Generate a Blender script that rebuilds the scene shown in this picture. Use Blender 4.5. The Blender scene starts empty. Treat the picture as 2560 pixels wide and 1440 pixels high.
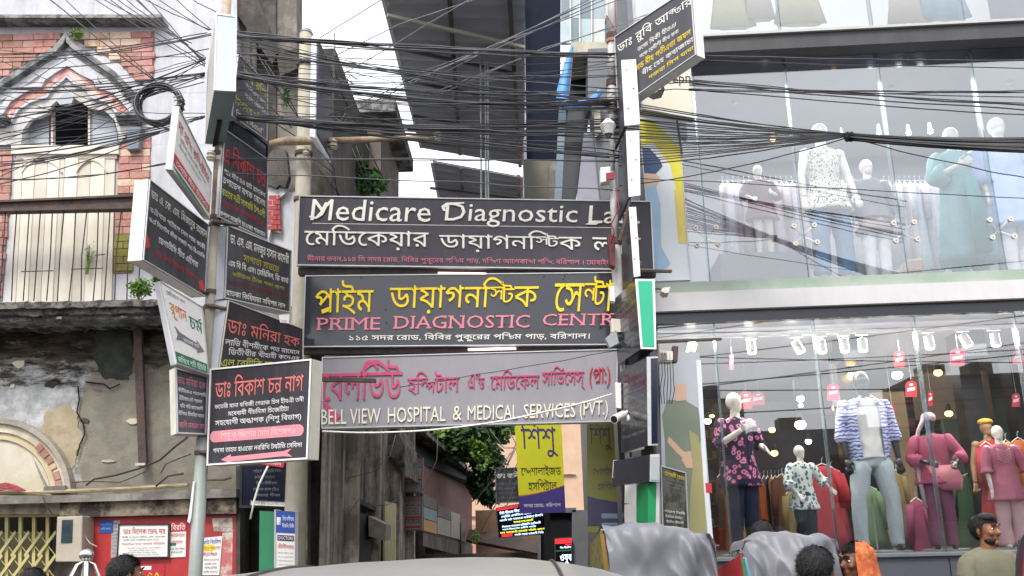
import bpy, bmesh, math, random
from mathutils import Vector, Matrix, noise
from mathutils.geometry import delaunay_2d_cdt
R = math.radians
random.seed(7)
scene = bpy.context.scene
COL = scene.collection
# ---------------------------------------------------------------- camera
FPX, PITCH, ROLL = 2300.0, 14.7, -1.55
CAM = Vector((0, 0, 1.6))
cd = bpy.data.cameras.new('camera'); cam = bpy.data.objects.new('camera', cd); COL.objects.link(cam)
cd.sensor_width = 36.0; cd.lens = 36.0 * FPX / 2560.0; cd.clip_start = 0.05; cd.clip_end = 2000
CROT = Matrix.Rotation(R(90 + PITCH), 3, 'X') @ Matrix.Rotation(R(ROLL), 3, 'Z')
cam.matrix_world = Matrix.Translation(CAM) @ CROT.to_4x4()
scene.camera = cam
# ---------------------------------------------------------------- world, sun, exposure
SUN_EL, SUN_ROT = 52, 200
world = bpy.data.worlds.new('World'); scene.world = world; world.use_nodes = True
nt = world.node_tree; nt.nodes.clear()
sky = nt.nodes.new('ShaderNodeTexSky'); sky.sky_type = 'NISHITA'; sky.sun_disc = False
sky.sun_elevation = R(SUN_EL); sky.sun_rotation = R(SUN_ROT); sky.air_density = 1.6; sky.dust_density = 4.0
hs = nt.nodes.new('ShaderNodeHueSaturation'); hs.inputs['Saturation'].default_value = 0.22
mixc = nt.nodes.new('ShaderNodeMix'); mixc.data_type = 'RGBA'; mixc.inputs[0].default_value = 0.55   # overcast veil over the sky
mixc.inputs[7].default_value = (9.0, 9.2, 9.6, 1)
bg = nt.nodes.new('ShaderNodeBackground'); bg.inputs[1].default_value = 0.12
wo = nt.nodes.new('ShaderNodeOutputWorld')
nt.links.new(sky.outputs[0], hs.inputs['Color']); nt.links.new(hs.outputs[0], mixc.inputs[6])
nt.links.new(mixc.outputs[2], bg.inputs[0]); nt.links.new(bg.outputs[0], wo.inputs[0])
sl = bpy.data.lights.new('sun', 'SUN'); sl.energy = 1.4; sl.angle = R(14); sl.color = (1.0, 0.96, 0.9)
so = bpy.data.objects.new('sun', sl); COL.objects.link(so)
_d = Vector((math.sin(R(SUN_ROT)) * math.cos(R(SUN_EL)), math.cos(R(SUN_ROT)) * math.cos(R(SUN_EL)), math.sin(R(SUN_EL))))
so.rotation_euler = _d.to_track_quat('Z', 'Y').to_euler()
scene.view_settings.view_transform = 'Standard'; scene.view_settings.look = 'None'
scene.view_settings.exposure = 1.08; scene.view_settings.gamma = 1.0; scene.view_settings.use_curve_mapping = False
scene.cycles.max_bounces = 8; scene.cycles.transparent_max_bounces = 24
# ---------------------------------------------------------------- geometry helpers
def ray(px, py):
    return CROT @ Vector(((px - 1280) / FPX, -(py - 720) / FPX, -1.0))
def P(px, py, Y):                       # point of the place at depth Y along the street's depth axis
    d = ray(px, py); return CAM + d * (Y / d.y)
SK = 0.045                              # the street front is turned a little against the lens
def F(px, py, off=0.0, base=9.7):       # point on the street frontage (plane) pushed back by off
    d = ray(px, py); A = base + off
    return CAM + d * (A / (d.y + SK * d.x))
def L(px, py, off=0.0): return F(px, py, off, 9.95)
def nz(v, s=1.0): return noise.noise(Vector(v) * s)

def s2l(c): return c / 12.92 if c <= 0.04045 else ((c + 0.055) / 1.055) ** 2.4
def hexc(h):
    h = h.lstrip('#'); return tuple(s2l(int(h[i:i + 2], 16) / 255) for i in (0, 2, 4))
def lum(c): return c if not isinstance(c, str) else hexc(c)

def smooth_all(me, on=True):
    me.polygons.foreach_set('use_smooth', [on] * len(me.polygons))

class MB:
    def __init__(s): s.v = []; s.f = []; s.sm = False
    def add(s, vs, fs):
        o = len(s.v); s.v += [Vector(p) for p in vs]; s.f += [tuple(i + o for i in f) for f in fs]; return s
    def box(s, c, d, rot=None, taper=None):
        hx, hy, hz = d[0] / 2, d[1] / 2, d[2] / 2; vs = []
        for sz in (-1, 1):
            k = taper if (taper and sz > 0) else 1
            for sx, sy in ((-1, -1), (1, -1), (1, 1), (-1, 1)): vs.append(Vector((sx * hx * k, sy * hy * k, sz * hz)))
        if rot is not None: vs = [rot @ v for v in vs]
        c = Vector(c)
        return s.add([v + c for v in vs], [(0, 3, 2, 1), (4, 5, 6, 7), (0, 1, 5, 4), (1, 2, 6, 5), (2, 3, 7, 6), (3, 0, 4, 7)])
    def quad(s, a, b, c, d): return s.add([a, b, c, d], [(0, 1, 2, 3)])
    def prism(s, pts, off):             # polygon pts, extruded by vector off
        n = len(pts); pts = [Vector(p) for p in pts]; off = Vector(off)
        return s.add(pts + [p + off for p in pts], [tuple(range(n)), tuple(range(2 * n - 1, n - 1, -1))] + [(i, i + n, (i + 1) % n + n, (i + 1) % n) for i in range(n)])
    def band(s, A, B, off):             # strip between two polylines, extruded
        n = len(A); off = Vector(off); vs = []
        for a, b in zip(A, B): vs += [Vector(a), Vector(b), Vector(b) + off, Vector(a) + off]
        fs = []
        for i in range(n - 1):
            a = 4 * i; b = a + 4
            for k in range(4): fs.append((a + k, a + (k + 1) % 4, b + (k + 1) % 4, b + k))
        fs += [(3, 2, 1, 0), tuple(4 * (n - 1) + k for k in range(4))]
        return s.add(vs, fs)
    def tube(s, pts, r, n=6, caps=True, sq=1.0, twist=0.0):
        pts = [Vector(p) for p in pts]; m = len(pts)
        rs = r if isinstance(r, (list, tuple)) else [r] * m
        ref = None; vs = []
        for i, p in enumerate(pts):
            t = (pts[min(i + 1, m - 1)] - pts[max(i - 1, 0)])
            if t.length < 1e-9: t = Vector((0, 0, 1))
            t.normalize()
            if ref is None:
                ref = Vector((0, 0, 1)) if abs(t.z) < 0.9 else Vector((0, 1, 0))
                ref = (ref - t * ref.dot(t)).normalized()
            else:
                q = ref - t * ref.dot(t)
                if q.length > 1e-6: ref = q.normalized()
            b = t.cross(ref)
            ra = rs[i] if not isinstance(rs[i], (tuple, list)) else rs[i]
            r1, r2 = (ra, ra * sq) if not isinstance(ra, (tuple, list)) else ra
            for k in range(n):
                a = 2 * math.pi * k / n + twist
                vs.append(p + b * (math.cos(a) * r1) + ref * (math.sin(a) * r2))
        fs = []
        for i in range(m - 1):
            for k in range(n):
                k2 = (k + 1) % n
                fs.append((i * n + k, i * n + k2, (i + 1) * n + k2, (i + 1) * n + k))
        if caps: fs += [tuple(range(n - 1, -1, -1)), tuple((m - 1) * n + k for k in range(n))]
        return s.add(vs, fs)
    def ell(s, c, r, n=14, m=9, rot=None):
        c = Vector(c); vs = []; r = Vector(r) if not isinstance(r, (int, float)) else Vector((r, r, r))
        for j in range(1, m):
            ph = math.pi * j / m
            for i in range(n):
                th = 2 * math.pi * i / n
                v = Vector((r.x * math.sin(ph) * math.cos(th), r.y * math.sin(ph) * math.sin(th), r.z * math.cos(ph)))
                vs.append((rot @ v if rot is not None else v) + c)
        t = Vector((0, 0, r.z)); b = Vector((0, 0, -r.z))
        if rot is not None: t = rot @ t; b = rot @ b
        k = len(vs); vs += [c + t, c + b]; fs = []
        for j in range(m - 2):
            for i in range(n): fs.append((j * n + i, (j + 1) * n + i, (j + 1) * n + (i + 1) % n, j * n + (i + 1) % n))
        for i in range(n):
            fs.append((k, i, (i + 1) % n)); fs.append((k + 1, (m - 2) * n + (i + 1) % n, (m - 2) * n + i))
        return s.add(vs, fs)
    def rings(s, rs, n=28, fold=0.0, k=9, seed=0.0, caps=True, grow=1.0):   # horizontal elliptical rings (cx, cy, z, rx, ry)
        vs = []; m = len(rs)
        for j, (cx, cy, z, rx, ry) in enumerate(rs):
            t = j / max(1, m - 1); am = fold * (t ** grow)
            for i in range(n):
                a = 2 * math.pi * i / n
                w = 1 + am * (math.sin(k * a + seed + 1.3 * math.sin(2 * a + seed)) + 0.5 * math.sin((k + 4) * a + 2.1 * seed)) \
                    + 0.03 * (1 if fold else 0) * nz((math.cos(a) * 2, math.sin(a) * 2, z * 9 + seed))
                vs.append(Vector((cx + rx * w * math.cos(a), cy + ry * w * math.sin(a), z)))
        fs = [(j * n + i, (j + 1) * n + i, (j + 1) * n + (i + 1) % n, j * n + (i + 1) % n) for j in range(m - 1) for i in range(n)]
        if caps: fs += [tuple(range(n)), tuple(range(m * n - 1, (m - 1) * n - 1, -1))]
        return s.add(vs, fs)
    def build(s, name, m, parent=None, smooth=False, local=False, label=None, cat=None, group=None, kind=None, bevel=0):
        me = bpy.data.meshes.new(name); o = bpy.data.objects.new(name, me)
        if parent is not None:
            org = Vector((0, 0, 0)) if local else root_loc(parent)
            o.parent = parent
        else:
            if s.v and not local:
                xs = [v.x for v in s.v]; ys = [v.y for v in s.v]; zs = [v.z for v in s.v]
                org = Vector(((min(xs) + max(xs)) / 2, (min(ys) + max(ys)) / 2, min(zs)))
                if kind == 'structure': org = Vector((0, 0, 0))
            else: org = Vector((0, 0, 0))
            o.location = org
        me.from_pydata([v - org for v in s.v], [], s.f); me.materials.append(m)
        if len(me.polygons) < 60000:
            bm = bmesh.new(); bm.from_mesh(me); bmesh.ops.recalc_face_normals(bm, faces=bm.faces)
            if bevel:
                bmesh.ops.bevel(bm, geom=[e for e in bm.edges], offset=bevel, segments=1, affect='EDGES', clamp_overlap=True)
            bm.to_mesh(me); bm.free()
        if smooth: smooth_all(me)
        COL.objects.link(o); tag(o, label, cat, group, kind)
        return o
def root_loc(o):
    p = o; l = Vector(o.location)
    while p.parent: p = p.parent; l += Vector(p.location)
    return l
def tag(o, label=None, cat=None, group=None, kind=None):
    if label: o['label'] = label
    if cat: o['category'] = cat
    if group: o['group'] = group
    if kind: o['kind'] = kind
    return o
def thing(name, loc, label, cat, group=None, rz=0.0):
    o = bpy.data.objects.new(name, None); o.location = Vector(loc); o.rotation_euler = (0, 0, rz)
    o.empty_display_size = 0.1; COL.objects.link(o); return tag(o, label, cat, group)
def copy_tree(o, parent=None, loc=None, rz=None, label=None, group=None):
    c = o.copy(); COL.objects.link(c); c.parent = parent
    if loc is not None: c.location = loc
    if rz is not None: c.rotation_euler = (0, 0, rz)
    if label: c['label'] = label
    if group: c['group'] = group
    for ch in list(o.children): copy_tree(ch, c)
    return c
def grid_mesh(fn, nu, nv):              # fn(u,v)->Vector ; returns MB with a sheet
    b = MB(); vs = [fn(i / nu, j / nv) for j in range(nv + 1) for i in range(nu + 1)]
    fs = [(j * (nu + 1) + i, j * (nu + 1) + i + 1, (j + 1) * (nu + 1) + i + 1, (j + 1) * (nu + 1) + i) for j in range(nv) for i in range(nu)]
    b.add(vs, fs); return b
def remeshed(mb, voxel, name, m, parent, smooth_it=4, label=None):
    me = bpy.data.meshes.new('tmp'); me.from_pydata(mb.v, [], mb.f)
    bm = bmesh.new(); bm.from_mesh(me); bmesh.ops.recalc_face_normals(bm, faces=bm.faces); bm.to_mesh(me); bm.free()
    o = bpy.data.objects.new('tmp', me); COL.objects.link(o)
    r = o.modifiers.new('r', 'REMESH'); r.mode = 'VOXEL'; r.voxel_size = voxel
    if smooth_it:
        q = o.modifiers.new('s', 'SMOOTH'); q.iterations = smooth_it; q.factor = 0.5
    dg = bpy.context.evaluated_depsgraph_get()
    m2 = bpy.data.meshes.new_from_object(o.evaluated_get(dg), depsgraph=dg)
    bpy.data.objects.remove(o); bpy.data.meshes.remove(me)
    m2.name = name; m2.materials.clear(); m2.materials.append(m); smooth_all(m2)
    no = bpy.data.objects.new(name, m2); no.parent = parent; COL.objects.link(no)
    if label: no['label'] = label
    return no
# ---------------------------------------------------------------- materials
MC = {}
def mat(name, c1, c2=None, rough=0.7, scale=3.0, metal=0.0, spec=0.4, bump=0.0, bscale=30.0, stain=None, stain_amt=0.5, sscale=1.2,
        stretch=(1, 1, 1), detail=6.0, grime=None, grime_amt=0.0):
    if name in MC: return MC[name]
    m = bpy.data.materials.new(name); m.use_nodes = True; t = m.node_tree; b = t.nodes['Principled BSDF']; N = t.nodes.new; K = t.links.new
    c1 = lum(c1); c2 = lum(c2) if c2 else tuple(min(1, x * 0.8) for x in c1)
    tc = N('ShaderNodeTexCoord'); mp = N('ShaderNodeMapping'); mp.inputs['Scale'].default_value = stretch; K(tc.outputs['Object'], mp.inputs[0])
    n1 = N('ShaderNodeTexNoise'); n1.inputs['Scale'].default_value = scale; n1.inputs['Detail'].default_value = detail; n1.inputs['Roughness'].default_value = 0.65; K(mp.outputs[0], n1.inputs[0])
    cr = N('ShaderNodeValToRGB'); cr.color_ramp.elements[0].position = 0.32; cr.color_ramp.elements[1].position = 0.7
    cr.color_ramp.elements[0].color = (*c2, 1); cr.color_ramp.elements[1].color = (*c1, 1); K(n1.outputs['Fac'], cr.inputs[0]); out = cr.outputs[0]
    def over(col, amt, sc, st, lo, hi, src):
        nn = N('ShaderNodeTexNoise'); nn.inputs['Scale'].default_value = sc; nn.inputs['Detail'].default_value = 9; nn.inputs['Roughness'].default_value = 0.7
        mm = N('ShaderNodeMapping'); mm.inputs['Scale'].default_value = st; mm.inputs['Location'].default_value = (3.1, 1.7, 5.2); K(tc.outputs['Object'], mm.inputs[0]); K(mm.outputs[0], nn.inputs[0])
        rr = N('ShaderNodeMapRange'); rr.inputs[1].default_value = lo; rr.inputs[2].default_value = hi; rr.inputs[4].default_value = amt; K(nn.outputs['Fac'], rr.inputs[0])
        mx = N('ShaderNodeMix'); mx.data_type = 'RGBA'; K(rr.outputs[0], mx.inputs[0]); K(src, mx.inputs[6]); mx.inputs[7].default_value = (*lum(col), 1)
        return mx.outputs[2]
    if stain: out = over(stain, stain_amt, sscale, (1, 1, 1), 0.46, 0.56, out)
    if grime: out = over(grime, grime_amt, 2.0, (3.0, 3.0, 0.35), 0.45, 0.7, out)
    K(out, b.inputs['Base Color']); b.inputs['Roughness'].default_value = rough; b.inputs['Metallic'].default_value = metal
    b.inputs['Specular IOR Level'].default_value = spec
    if bump:
        n2 = N('ShaderNodeTexNoise'); n2.inputs['Scale'].default_value = bscale; n2.inputs['Detail'].default_value = 8; K(mp.outputs[0], n2.inputs[0])
        bp = N('ShaderNodeBump'); bp.inputs['Strength'].default_value = bump; bp.inputs['Distance'].default_value = 0.02; K(n2.outputs['Fac'], bp.inputs['Height']); K(bp.outputs[0], b.inputs['Normal'])
    MC[name] = m; return m
def flat(name, c, rough=0.5, metal=0.0, spec=0.4): return mat(name, c, tuple(x * 0.86 for x in lum(c)), rough, 5.0, metal, spec)
def glow(name, c, st):
    if name in MC: return MC[name]
    m = bpy.data.materials.new(name); m.use_nodes = True; b = m.node_tree.nodes['Principled BSDF']
    b.inputs['Base Color'].default_value = (*lum(c), 1); b.inputs['Emission Color'].default_value = (*lum(c), 1); b.inputs['Emission Strength'].default_value = st
    MC[name] = m; return m
def glassm(name, tint, refl, rough=0.02, base=0.05):
    if name in MC: return MC[name]
    m = bpy.data.materials.new(name); m.use_nodes = True; t = m.node_tree; t.nodes.clear(); N = t.nodes.new; K = t.links.new
    tr = N('ShaderNodeBsdfTransparent'); tr.inputs[0].default_value = (*lum(tint), 1); gl = N('ShaderNodeBsdfGlossy'); gl.inputs['Roughness'].default_value = rough
    gl.inputs['Color'].default_value = (0.95, 0.97, 1, 1)
    fr = N('ShaderNodeFresnel'); fr.inputs[0].default_value = 1.45; ma = N('ShaderNodeMath'); ma.operation = 'MULTIPLY_ADD'; ma.inputs[1].default_value = refl; ma.inputs[2].default_value = base
    K(fr.outputs[0], ma.inputs[0]); mx = N('ShaderNodeMixShader'); K(ma.outputs[0], mx.inputs[0]); K(tr.outputs[0], mx.inputs[1]); K(gl.outputs[0], mx.inputs[2])
    o = N('ShaderNodeOutputMaterial'); K(mx.outputs[0], o.inputs[0]); MC[name] = m; return m
def patt(name, kind, base, c1, c2, scale=14.0, rough=0.8):
    """printed cloth: 'spots', 'chevron', 'paisley', 'speckle', 'lines'"""
    if name in MC: return MC[name]
    m = bpy.data.materials.new(name); m.use_nodes = True; t = m.node_tree; b = t.nodes['Principled BSDF']; N = t.nodes.new; K = t.links.new
    tc = N('ShaderNodeTexCoord'); mp = N('ShaderNodeMapping'); K(tc.outputs['Object'], mp.inputs[0])
    ds = N('ShaderNodeTexNoise'); ds.inputs['Scale'].default_value = 6.0; K(mp.outputs[0], ds.inputs[0])
    va = N('ShaderNodeVectorMath'); va.operation = 'SCALE'; va.inputs[3].default_value = 0.06; K(ds.outputs['Color'], va.inputs[0])
    ad = N('ShaderNodeVectorMath'); ad.operation = 'ADD'; K(mp.outputs[0], ad.inputs[0]); K(va.outputs[0], ad.inputs[1])
    cr = N('ShaderNodeValToRGB'); cr.color_ramp.interpolation = 'CONSTANT'
    if kind in ('chevron', 'lines'):
        tx = N('ShaderNodeTexWave'); tx.bands_direction = 'Z'; tx.inputs['Scale'].default_value = scale; tx.inputs['Distortion'].default_value = 6.0 if kind == 'chevron' else 1.0; tx.inputs['Detail Scale'].default_value = 2.0
        K(mp.outputs[0], tx.inputs[0]); src = tx.outputs['Fac']; stops = [(0, c1), (0.34, c2), (0.45, base)]
    elif kind == 'speckle':
        tx = N('ShaderNodeTexNoise'); tx.inputs['Scale'].default_value = scale * 3; tx.inputs['Detail'].default_value = 3; K(mp.outputs[0], tx.inputs[0]); src = tx.outputs['Fac']; stops = [(0, c1), (0.38, c2), (0.44, base)]
    else:
        tx = N('ShaderNodeTexVoronoi'); tx.inputs['Scale'].default_value = scale; K(ad.outputs[0], tx.inputs[0]); src = tx.outputs['Distance']
        stops = [(0, c2), (0.14, c1), (0.34, c2), (0.42, base)] if kind == 'spots' else [(0, c1), (0.12, base), (0.2, c2), (0.36, c1), (0.44, base)]
    e = cr.color_ramp.elements
    while len(e) < len(stops): e.new(0.5)
    for k, (p, c) in enumerate(stops): e[k].position = p; e[k].color = (*lum(c), 1)
    K(src, cr.inputs[0]); K(cr.outputs[0], b.inputs['Base Color']); b.inputs['Roughness'].default_value = rough; b.inputs['Specular IOR Level'].default_value = 0.2
    MC[name] = m; return m
def wrinkle(o, amp=.006, freq=7.0, cuts=1, stretch=(1, 1, .45), seed=0.0):
    me = o.data; bm = bmesh.new(); bm.from_mesh(me)
    if cuts: bmesh.ops.subdivide_edges(bm, edges=bm.edges[:], cuts=cuts, use_grid_fill=True, smooth=.6)
    bm.normal_update()
    for v in bm.verts:
        p = Vector((v.co.x * stretch[0], v.co.y * stretch[1], v.co.z * stretch[2])) * freq + Vector((seed, seed * .7, seed * 1.3))
        q = p + noise.noise_vector(p * .6) * .9
        r = (1 - abs(noise.noise(q)) * 2.2) * .7 + noise.noise(q * 2.3) * .5
        v.co += v.normal * (amp * (r - .35))
    bm.to_mesh(me); bm.free(); smooth_all(me); return o
# ---------------------------------------------------------------- lettering
GC = {}
def _contours(s, bold):
    c = bpy.data.curves.new('t', 'FONT'); c.body = s; c.offset = bold; c.fill_mode = 'NONE'; c.resolution_u = 2
    o = bpy.data.objects.new('t', c); COL.objects.link(o); dg = bpy.context.evaluated_depsgraph_get()
    me = o.evaluated_get(dg).to_mesh()
    if me is None: bpy.data.objects.remove(o); bpy.data.curves.remove(c); return []
    vs = [v.co.xy.copy() for v in me.vertices]
    nx = {}
    for e in me.edges: nx.setdefault(e.vertices[0], []).append(e.vertices[1]); nx.setdefault(e.vertices[1], []).append(e.vertices[0])
    seen = set(); out = []
    for i in range(len(vs)):
        if i in seen or i not in nx: continue
        lo = [i]; seen.add(i); cur = i
        while True:
            nn = [k for k in nx[cur] if k not in seen]
            if not nn: break
            k = (cur + 1) if (cur + 1) in nn else nn[0]
            lo.append(k); seen.add(k); cur = k
        if len(lo) > 2: out.append([vs[k] for k in lo])
    bpy.data.objects.remove(o); bpy.data.curves.remove(c); return out
def _maxx(cs): return max((p.x for c in cs for p in c), default=0)
def glyph(ch, bold=0.0):
    key = (ch, bold)
    if key in GC: return GC[key]
    adv = _maxx(_contours(ch + 'MMM', 0)) - _maxx(_contours('MMM', 0))
    if ch == ' ': adv = _maxx(_contours('M M', 0)) - _maxx(_contours('MM', 0))
    cs = [] if ch == ' ' else _contours(ch, bold); vs = []; es = []
    for c in cs:
        o = len(vs); vs += c; es += [(o + i, o + (i + 1) % len(c)) for i in range(len(c))]
    V, T = [], []
    if vs:
        try:
            ov, oe, of, *_ = delaunay_2d_cdt(vs, es, [], 0, 1e-5)
        except Exception: ov, of = [], []
        for f in of:
            cx = sum(ov[i].x for i in f) / 3; cy = sum(ov[i].y for i in f) / 3; w = 0
            for c in cs:
                for i in range(len(c)):
                    a, b = c[i], c[(i + 1) % len(c)]
                    if (a.y <= cy) != (b.y <= cy):
                        x = a.x + (cy - a.y) / (b.y - a.y) * (b.x - a.x)
                        if x > cx: w += 1 if b.y > a.y else -1
            if w: T.append(tuple(f))
        V = [Vector(v) for v in ov]
    GC[key] = (V, T, adv); return GC[key]
PRE = 'িেৈ'; VIR = '্'; MARKS = 'াীুূৃঁ'
def isc(c): return 'ক' <= c <= 'হ' or c in 'ড়ঢ়য়'
def layout(s, bold):
    """places glyphs; Bengali clusters are reordered and conjuncts stacked"""
    s = s.replace('\u200c', '').replace('ড়', 'ড়').replace('ঢ়', 'ঢ়').replace('য়', 'য়')
    out = []; x = 0.0; i = 0
    def put(ch, sx=1, sy=1, dx=0, dy=0, adv=True, b=bold):
        nonlocal x
        g = glyph(ch, b); out.append((g, x + dx, dy, sx, sy))
        if adv: x += g[2] * sx
    HL = 0.62
    while i < len(s):
        c = s[i]
        if not isc(c): put(c); i += 1; continue
        cl = [c]; i += 1
        while i + 1 < len(s) and s[i] == VIR and isc(s[i + 1]): cl.append(s[i + 1]); i += 2
        tail = ''
        while i < len(s) and s[i] in 'ািীুূৃেৈোৌঁ': tail += s[i]; i += 1
        post = ''
        for t in tail:
            if t in PRE: put(t)
            elif t == 'ো': put('ে'); post += 'া'
            elif t == 'ৌ': put('ে'); post += 'ৗ'
            else: post += t
        reph = len(cl) > 1 and cl[0] == 'র'
        if reph: cl = cl[1:]
        x0 = x
        if len(cl) == 1: put(cl[0])
        elif cl[-1] == 'র':
            put(cl[0]); out.append(('bar', x - 0.44, 0.02, x - 0.16, 0.10, 0.05 + bold))
        elif cl[-1] == 'য':
            put(cl[0]); out.append(('bar', x - .02, 0.42, x + .12, 0.2, 0.05 + bold)); out.append(('bar', x + .12, 0.2, x + .12, 0.0, 0.06 + bold)); out.append(('bar', x - .02, 0.05, x + .12, 0.2, 0.05 + bold)); x += 0.2
        else:
            put(cl[0], 0.74, 0.62, 0, HL * 0.38); x -= 0.12; put(cl[1], 0.8, 0.72, 0, 0 if cl[1] != 'ট' else .12)
            if len(cl) > 2: out.append(('bar', x - 0.36, -0.06, x - 0.1, 0.04, 0.05 + bold))
        if reph: out.append(('bar', x - 0.30, 0.66, x - 0.08, 0.80, 0.05 + bold))
        for t in post: put(t)
    return out, x
def text_uv(s, bold=0.0, shear=0.0):
    items, w = layout(s, bold); V = []; T = []
    for it in items:
        o = len(V)
        if it[0] == 'bar':
            _, x0, y0, x1, y1, th = it; d = Vector((x1 - x0, y1 - y0)); n = Vector((-d.y, d.x)).normalized() * (th * 0.6)
            for a, sg in (((x0, y0), 1), ((x0, y0), -1), ((x1, y1), -1), ((x1, y1), 1)): V.append(Vector(a) + n * sg)
            T += [(o, o + 1, o + 2), (o, o + 2, o + 3)]
        else:
            g, dx, dy, sx, sy = it
            V += [Vector((v.x * sx + dx, v.y * sy + dy)) for v in g[0]]; T += [tuple(k + o for k in t) for t in g[1]]
    if shear: V = [Vector((v.x + v.y * shear, v.y)) for v in V]
    return V, T
def put_text(mb, place, s, rect, bold=0.0, depth=0.0, shear=0.0, fit='box', lift=0.004):
    """fits the text into rect=(u0,v0,u1,v1) of a sheet; place(u,v,h)->3D"""
    V, T = text_uv(s, bold, shear)
    if not V: return
    x0 = min(v.x for v in V); x1 = max(v.x for v in V); y0 = min(v.y for v in V); y1 = max(v.y for v in V)
    u0, v0, u1, v1 = rect
    Q = [((v.x - x0) / (x1 - x0 + 1e-9) * (u1 - u0) + u0, v1 - (v.y - y0) / (y1 - y0 + 1e-9) * (v1 - v0)) for v in V]
    h = lift + depth
    mb.add([place(a, b, h) for a, b in Q], T)
    if depth:
        cnt = {}
        for t in T:
            for a, b in ((t[0], t[1]), (t[1], t[2]), (t[2], t[0])):
                cnt[(min(a, b), max(a, b))] = cnt.get((min(a, b), max(a, b)), 0) + 1
        for (a, b), n in cnt.items():
            if n == 1: mb.quad(place(*Q[a], h), place(*Q[b], h), place(*Q[b], 0.0005), place(*Q[a], 0.0005))
def sheet(TL, TR, BR, BL):
    TL, TR, BR, BL = map(Vector, (TL, TR, BR, BL))
    n = ((TR - TL).cross(BL - TL)).normalized()
    if n.dot(CAM - TL) < 0: n = -n
    def place(u, v, h=0.0):
        return (TL * (1 - u) + TR * u) * (1 - v) + (BL * (1 - u) + BR * u) * v + n * h
    return place, n
def shape(mb, place, pts, lift=0.003):
    mb.add([place(u, v, lift) for u, v in pts], [tuple(range(len(pts)))])
def rectp(u0, v0, u1, v1): return [(u0, v0), (u1, v0), (u1, v1), (u0, v1)]

def board(name, label, cat, pts, th, face, rim, texts=(), shapes=(), group=None, rimw=0.025, side=None, proud=0.0, brackets=None):
    """a sign: pts = four 3D corners TL,TR,BR,BL of its face; casing behind, thin rim, print on the face"""
    TL, TR, BR, BL = [Vector(p) for p in pts]; place, n = sheet(TL, TR, BR, BL)
    root = thing(name, (BL + BR) / 2 - n * th / 2, label, cat, group)
    warp = abs(((BR - TL)).dot(n)) > 0.002
    def slab_(h0, h1):
        if not warp: return MB().prism([place(u, v, h0) for u, v in rectp(0, 0, 1, 1)], -n * (h0 - h1))
        b = MB(); N = 8; q = N + 1
        for h in (h0, h1): b.v += [place(i / N, j / N, h) for j in range(q) for i in range(q)]
        o = q * q
        for j in range(N):
            for i in range(N): a = j * q + i; b.f += [(a, a + 1, a + q + 1, a + q), (a + o, a + q + o, a + q + 1 + o, a + 1 + o)]
        for i in range(N):
            for a, c in ((i, i + 1), (N * q + i, N * q + i + 1), (i * q, (i + 1) * q), (i * q + N, (i + 1) * q + N)): b.f.append((a, c, c + o, a + o))
        return b
    slab_(-.006, -th).build('casing', side or rim, root); slab_(0, -.006).build('face_panel', face, root)
    if rimw:
        W = (TR - TL).length; H = (BL - TL).length; a = rimw / W; b = rimw / H; r = MB()
        for q in (rectp(0, 0, 1, b), rectp(0, 1 - b, 1, 1), rectp(0, b, a, 1 - b), rectp(1 - a, b, 1, 1 - b)):
            r.prism([place(u, v, 0.0105) for u, v in q], -n * 0.010)
        r.build('rim', rim, root)
    for k, (m, pl) in enumerate(shapes):
        mb = MB()
        for pp in pl: shape(mb, place, pp, 0.002 + 0.0012 * k)
        mb.build('printed_shape', m, root)
    for t in texts:
        s, rect, m = t[:3]; o = t[3] if len(t) > 3 else dict(bold=.018)
        mb = MB(); put_text(mb, place, s, rect, **o)
        if mb.f: mb.build('lettering', m, root)
    return root, place
# ================================================================ ray helpers on other planes
def PZ(px, py, z): d = ray(px, py); return CAM + d * ((z - CAM.z) / d.z)
def PX(px, py, X): d = ray(px, py); return CAM + d * (X / d.x)
def Lp(pts, off): return [L(x, y, off) for x, y in pts]
BK = Vector((SK, 1, 0)).normalized()
# ---------------------------------------------------------------- materials
WHITEWASH = mat('whitewash', '#c9c9ce', '#b6b6bd', .9, 2.0, bump=.25, bscale=14, grime='#8e8e90', grime_amt=.55)
PLASTER = mat('old_plaster', '#8d867b', '#6f695f', .95, 2.2, bump=.5, bscale=9, stain='#b3aa9a', stain_amt=.85, sscale=.9, grime='#2c2926', grime_amt=.8)
PLASTER_LT = mat('pale_plaster', '#d3cbb9', '#c3b9a4', .95, 2.5, bump=.3, bscale=10, stain='#a19683', stain_amt=.6, sscale=1.5)
BLACKMOULD = mat('mouldy_cement', '#4a4846', '#232323', .95, 5, bump=.8, bscale=16, stain='#84807a', stain_amt=.7, sscale=5)
MOULD2 = mat('grey_moulding', '#6d6e70', '#46484b', .9, 5, bump=.4, bscale=16, stain='#a8a8a6', stain_amt=.6, sscale=6)
BRICKM = [mat('brick_red_%s' % k, a, b, .9, 9, bump=.35, bscale=25, stain=c, stain_amt=.35, sscale=6) for k, a, b, c in
          (('rust', '#ab7d70', '#9a6e62', '#c0a195'), ('pink', '#b5827b', '#a6716b', '#cbaca4'), ('clay', '#a37a6d', '#91675b', '#bd9f92'))]
BRICKY = mat('brick_worn', '#c9a58d', '#b58e76', .9, 9, bump=.35, bscale=25, stain='#dcc9b8', stain_amt=.6, sscale=5)
BRICKG = mat('brick_mossy', '#8a7a4c', '#7d5b45', .95, 9, bump=.35, bscale=25, stain='#7e8a3c', stain_amt=.7, sscale=5)
MORTAR = mat('mortar', '#8f7a72', '#755f58', .95, 8)
PINKP = mat('pink_plaster', '#c8938c', '#bd7f7a', .9, 7, stain='#e2c6bd', stain_amt=.8, sscale=5, bump=.3)
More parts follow.
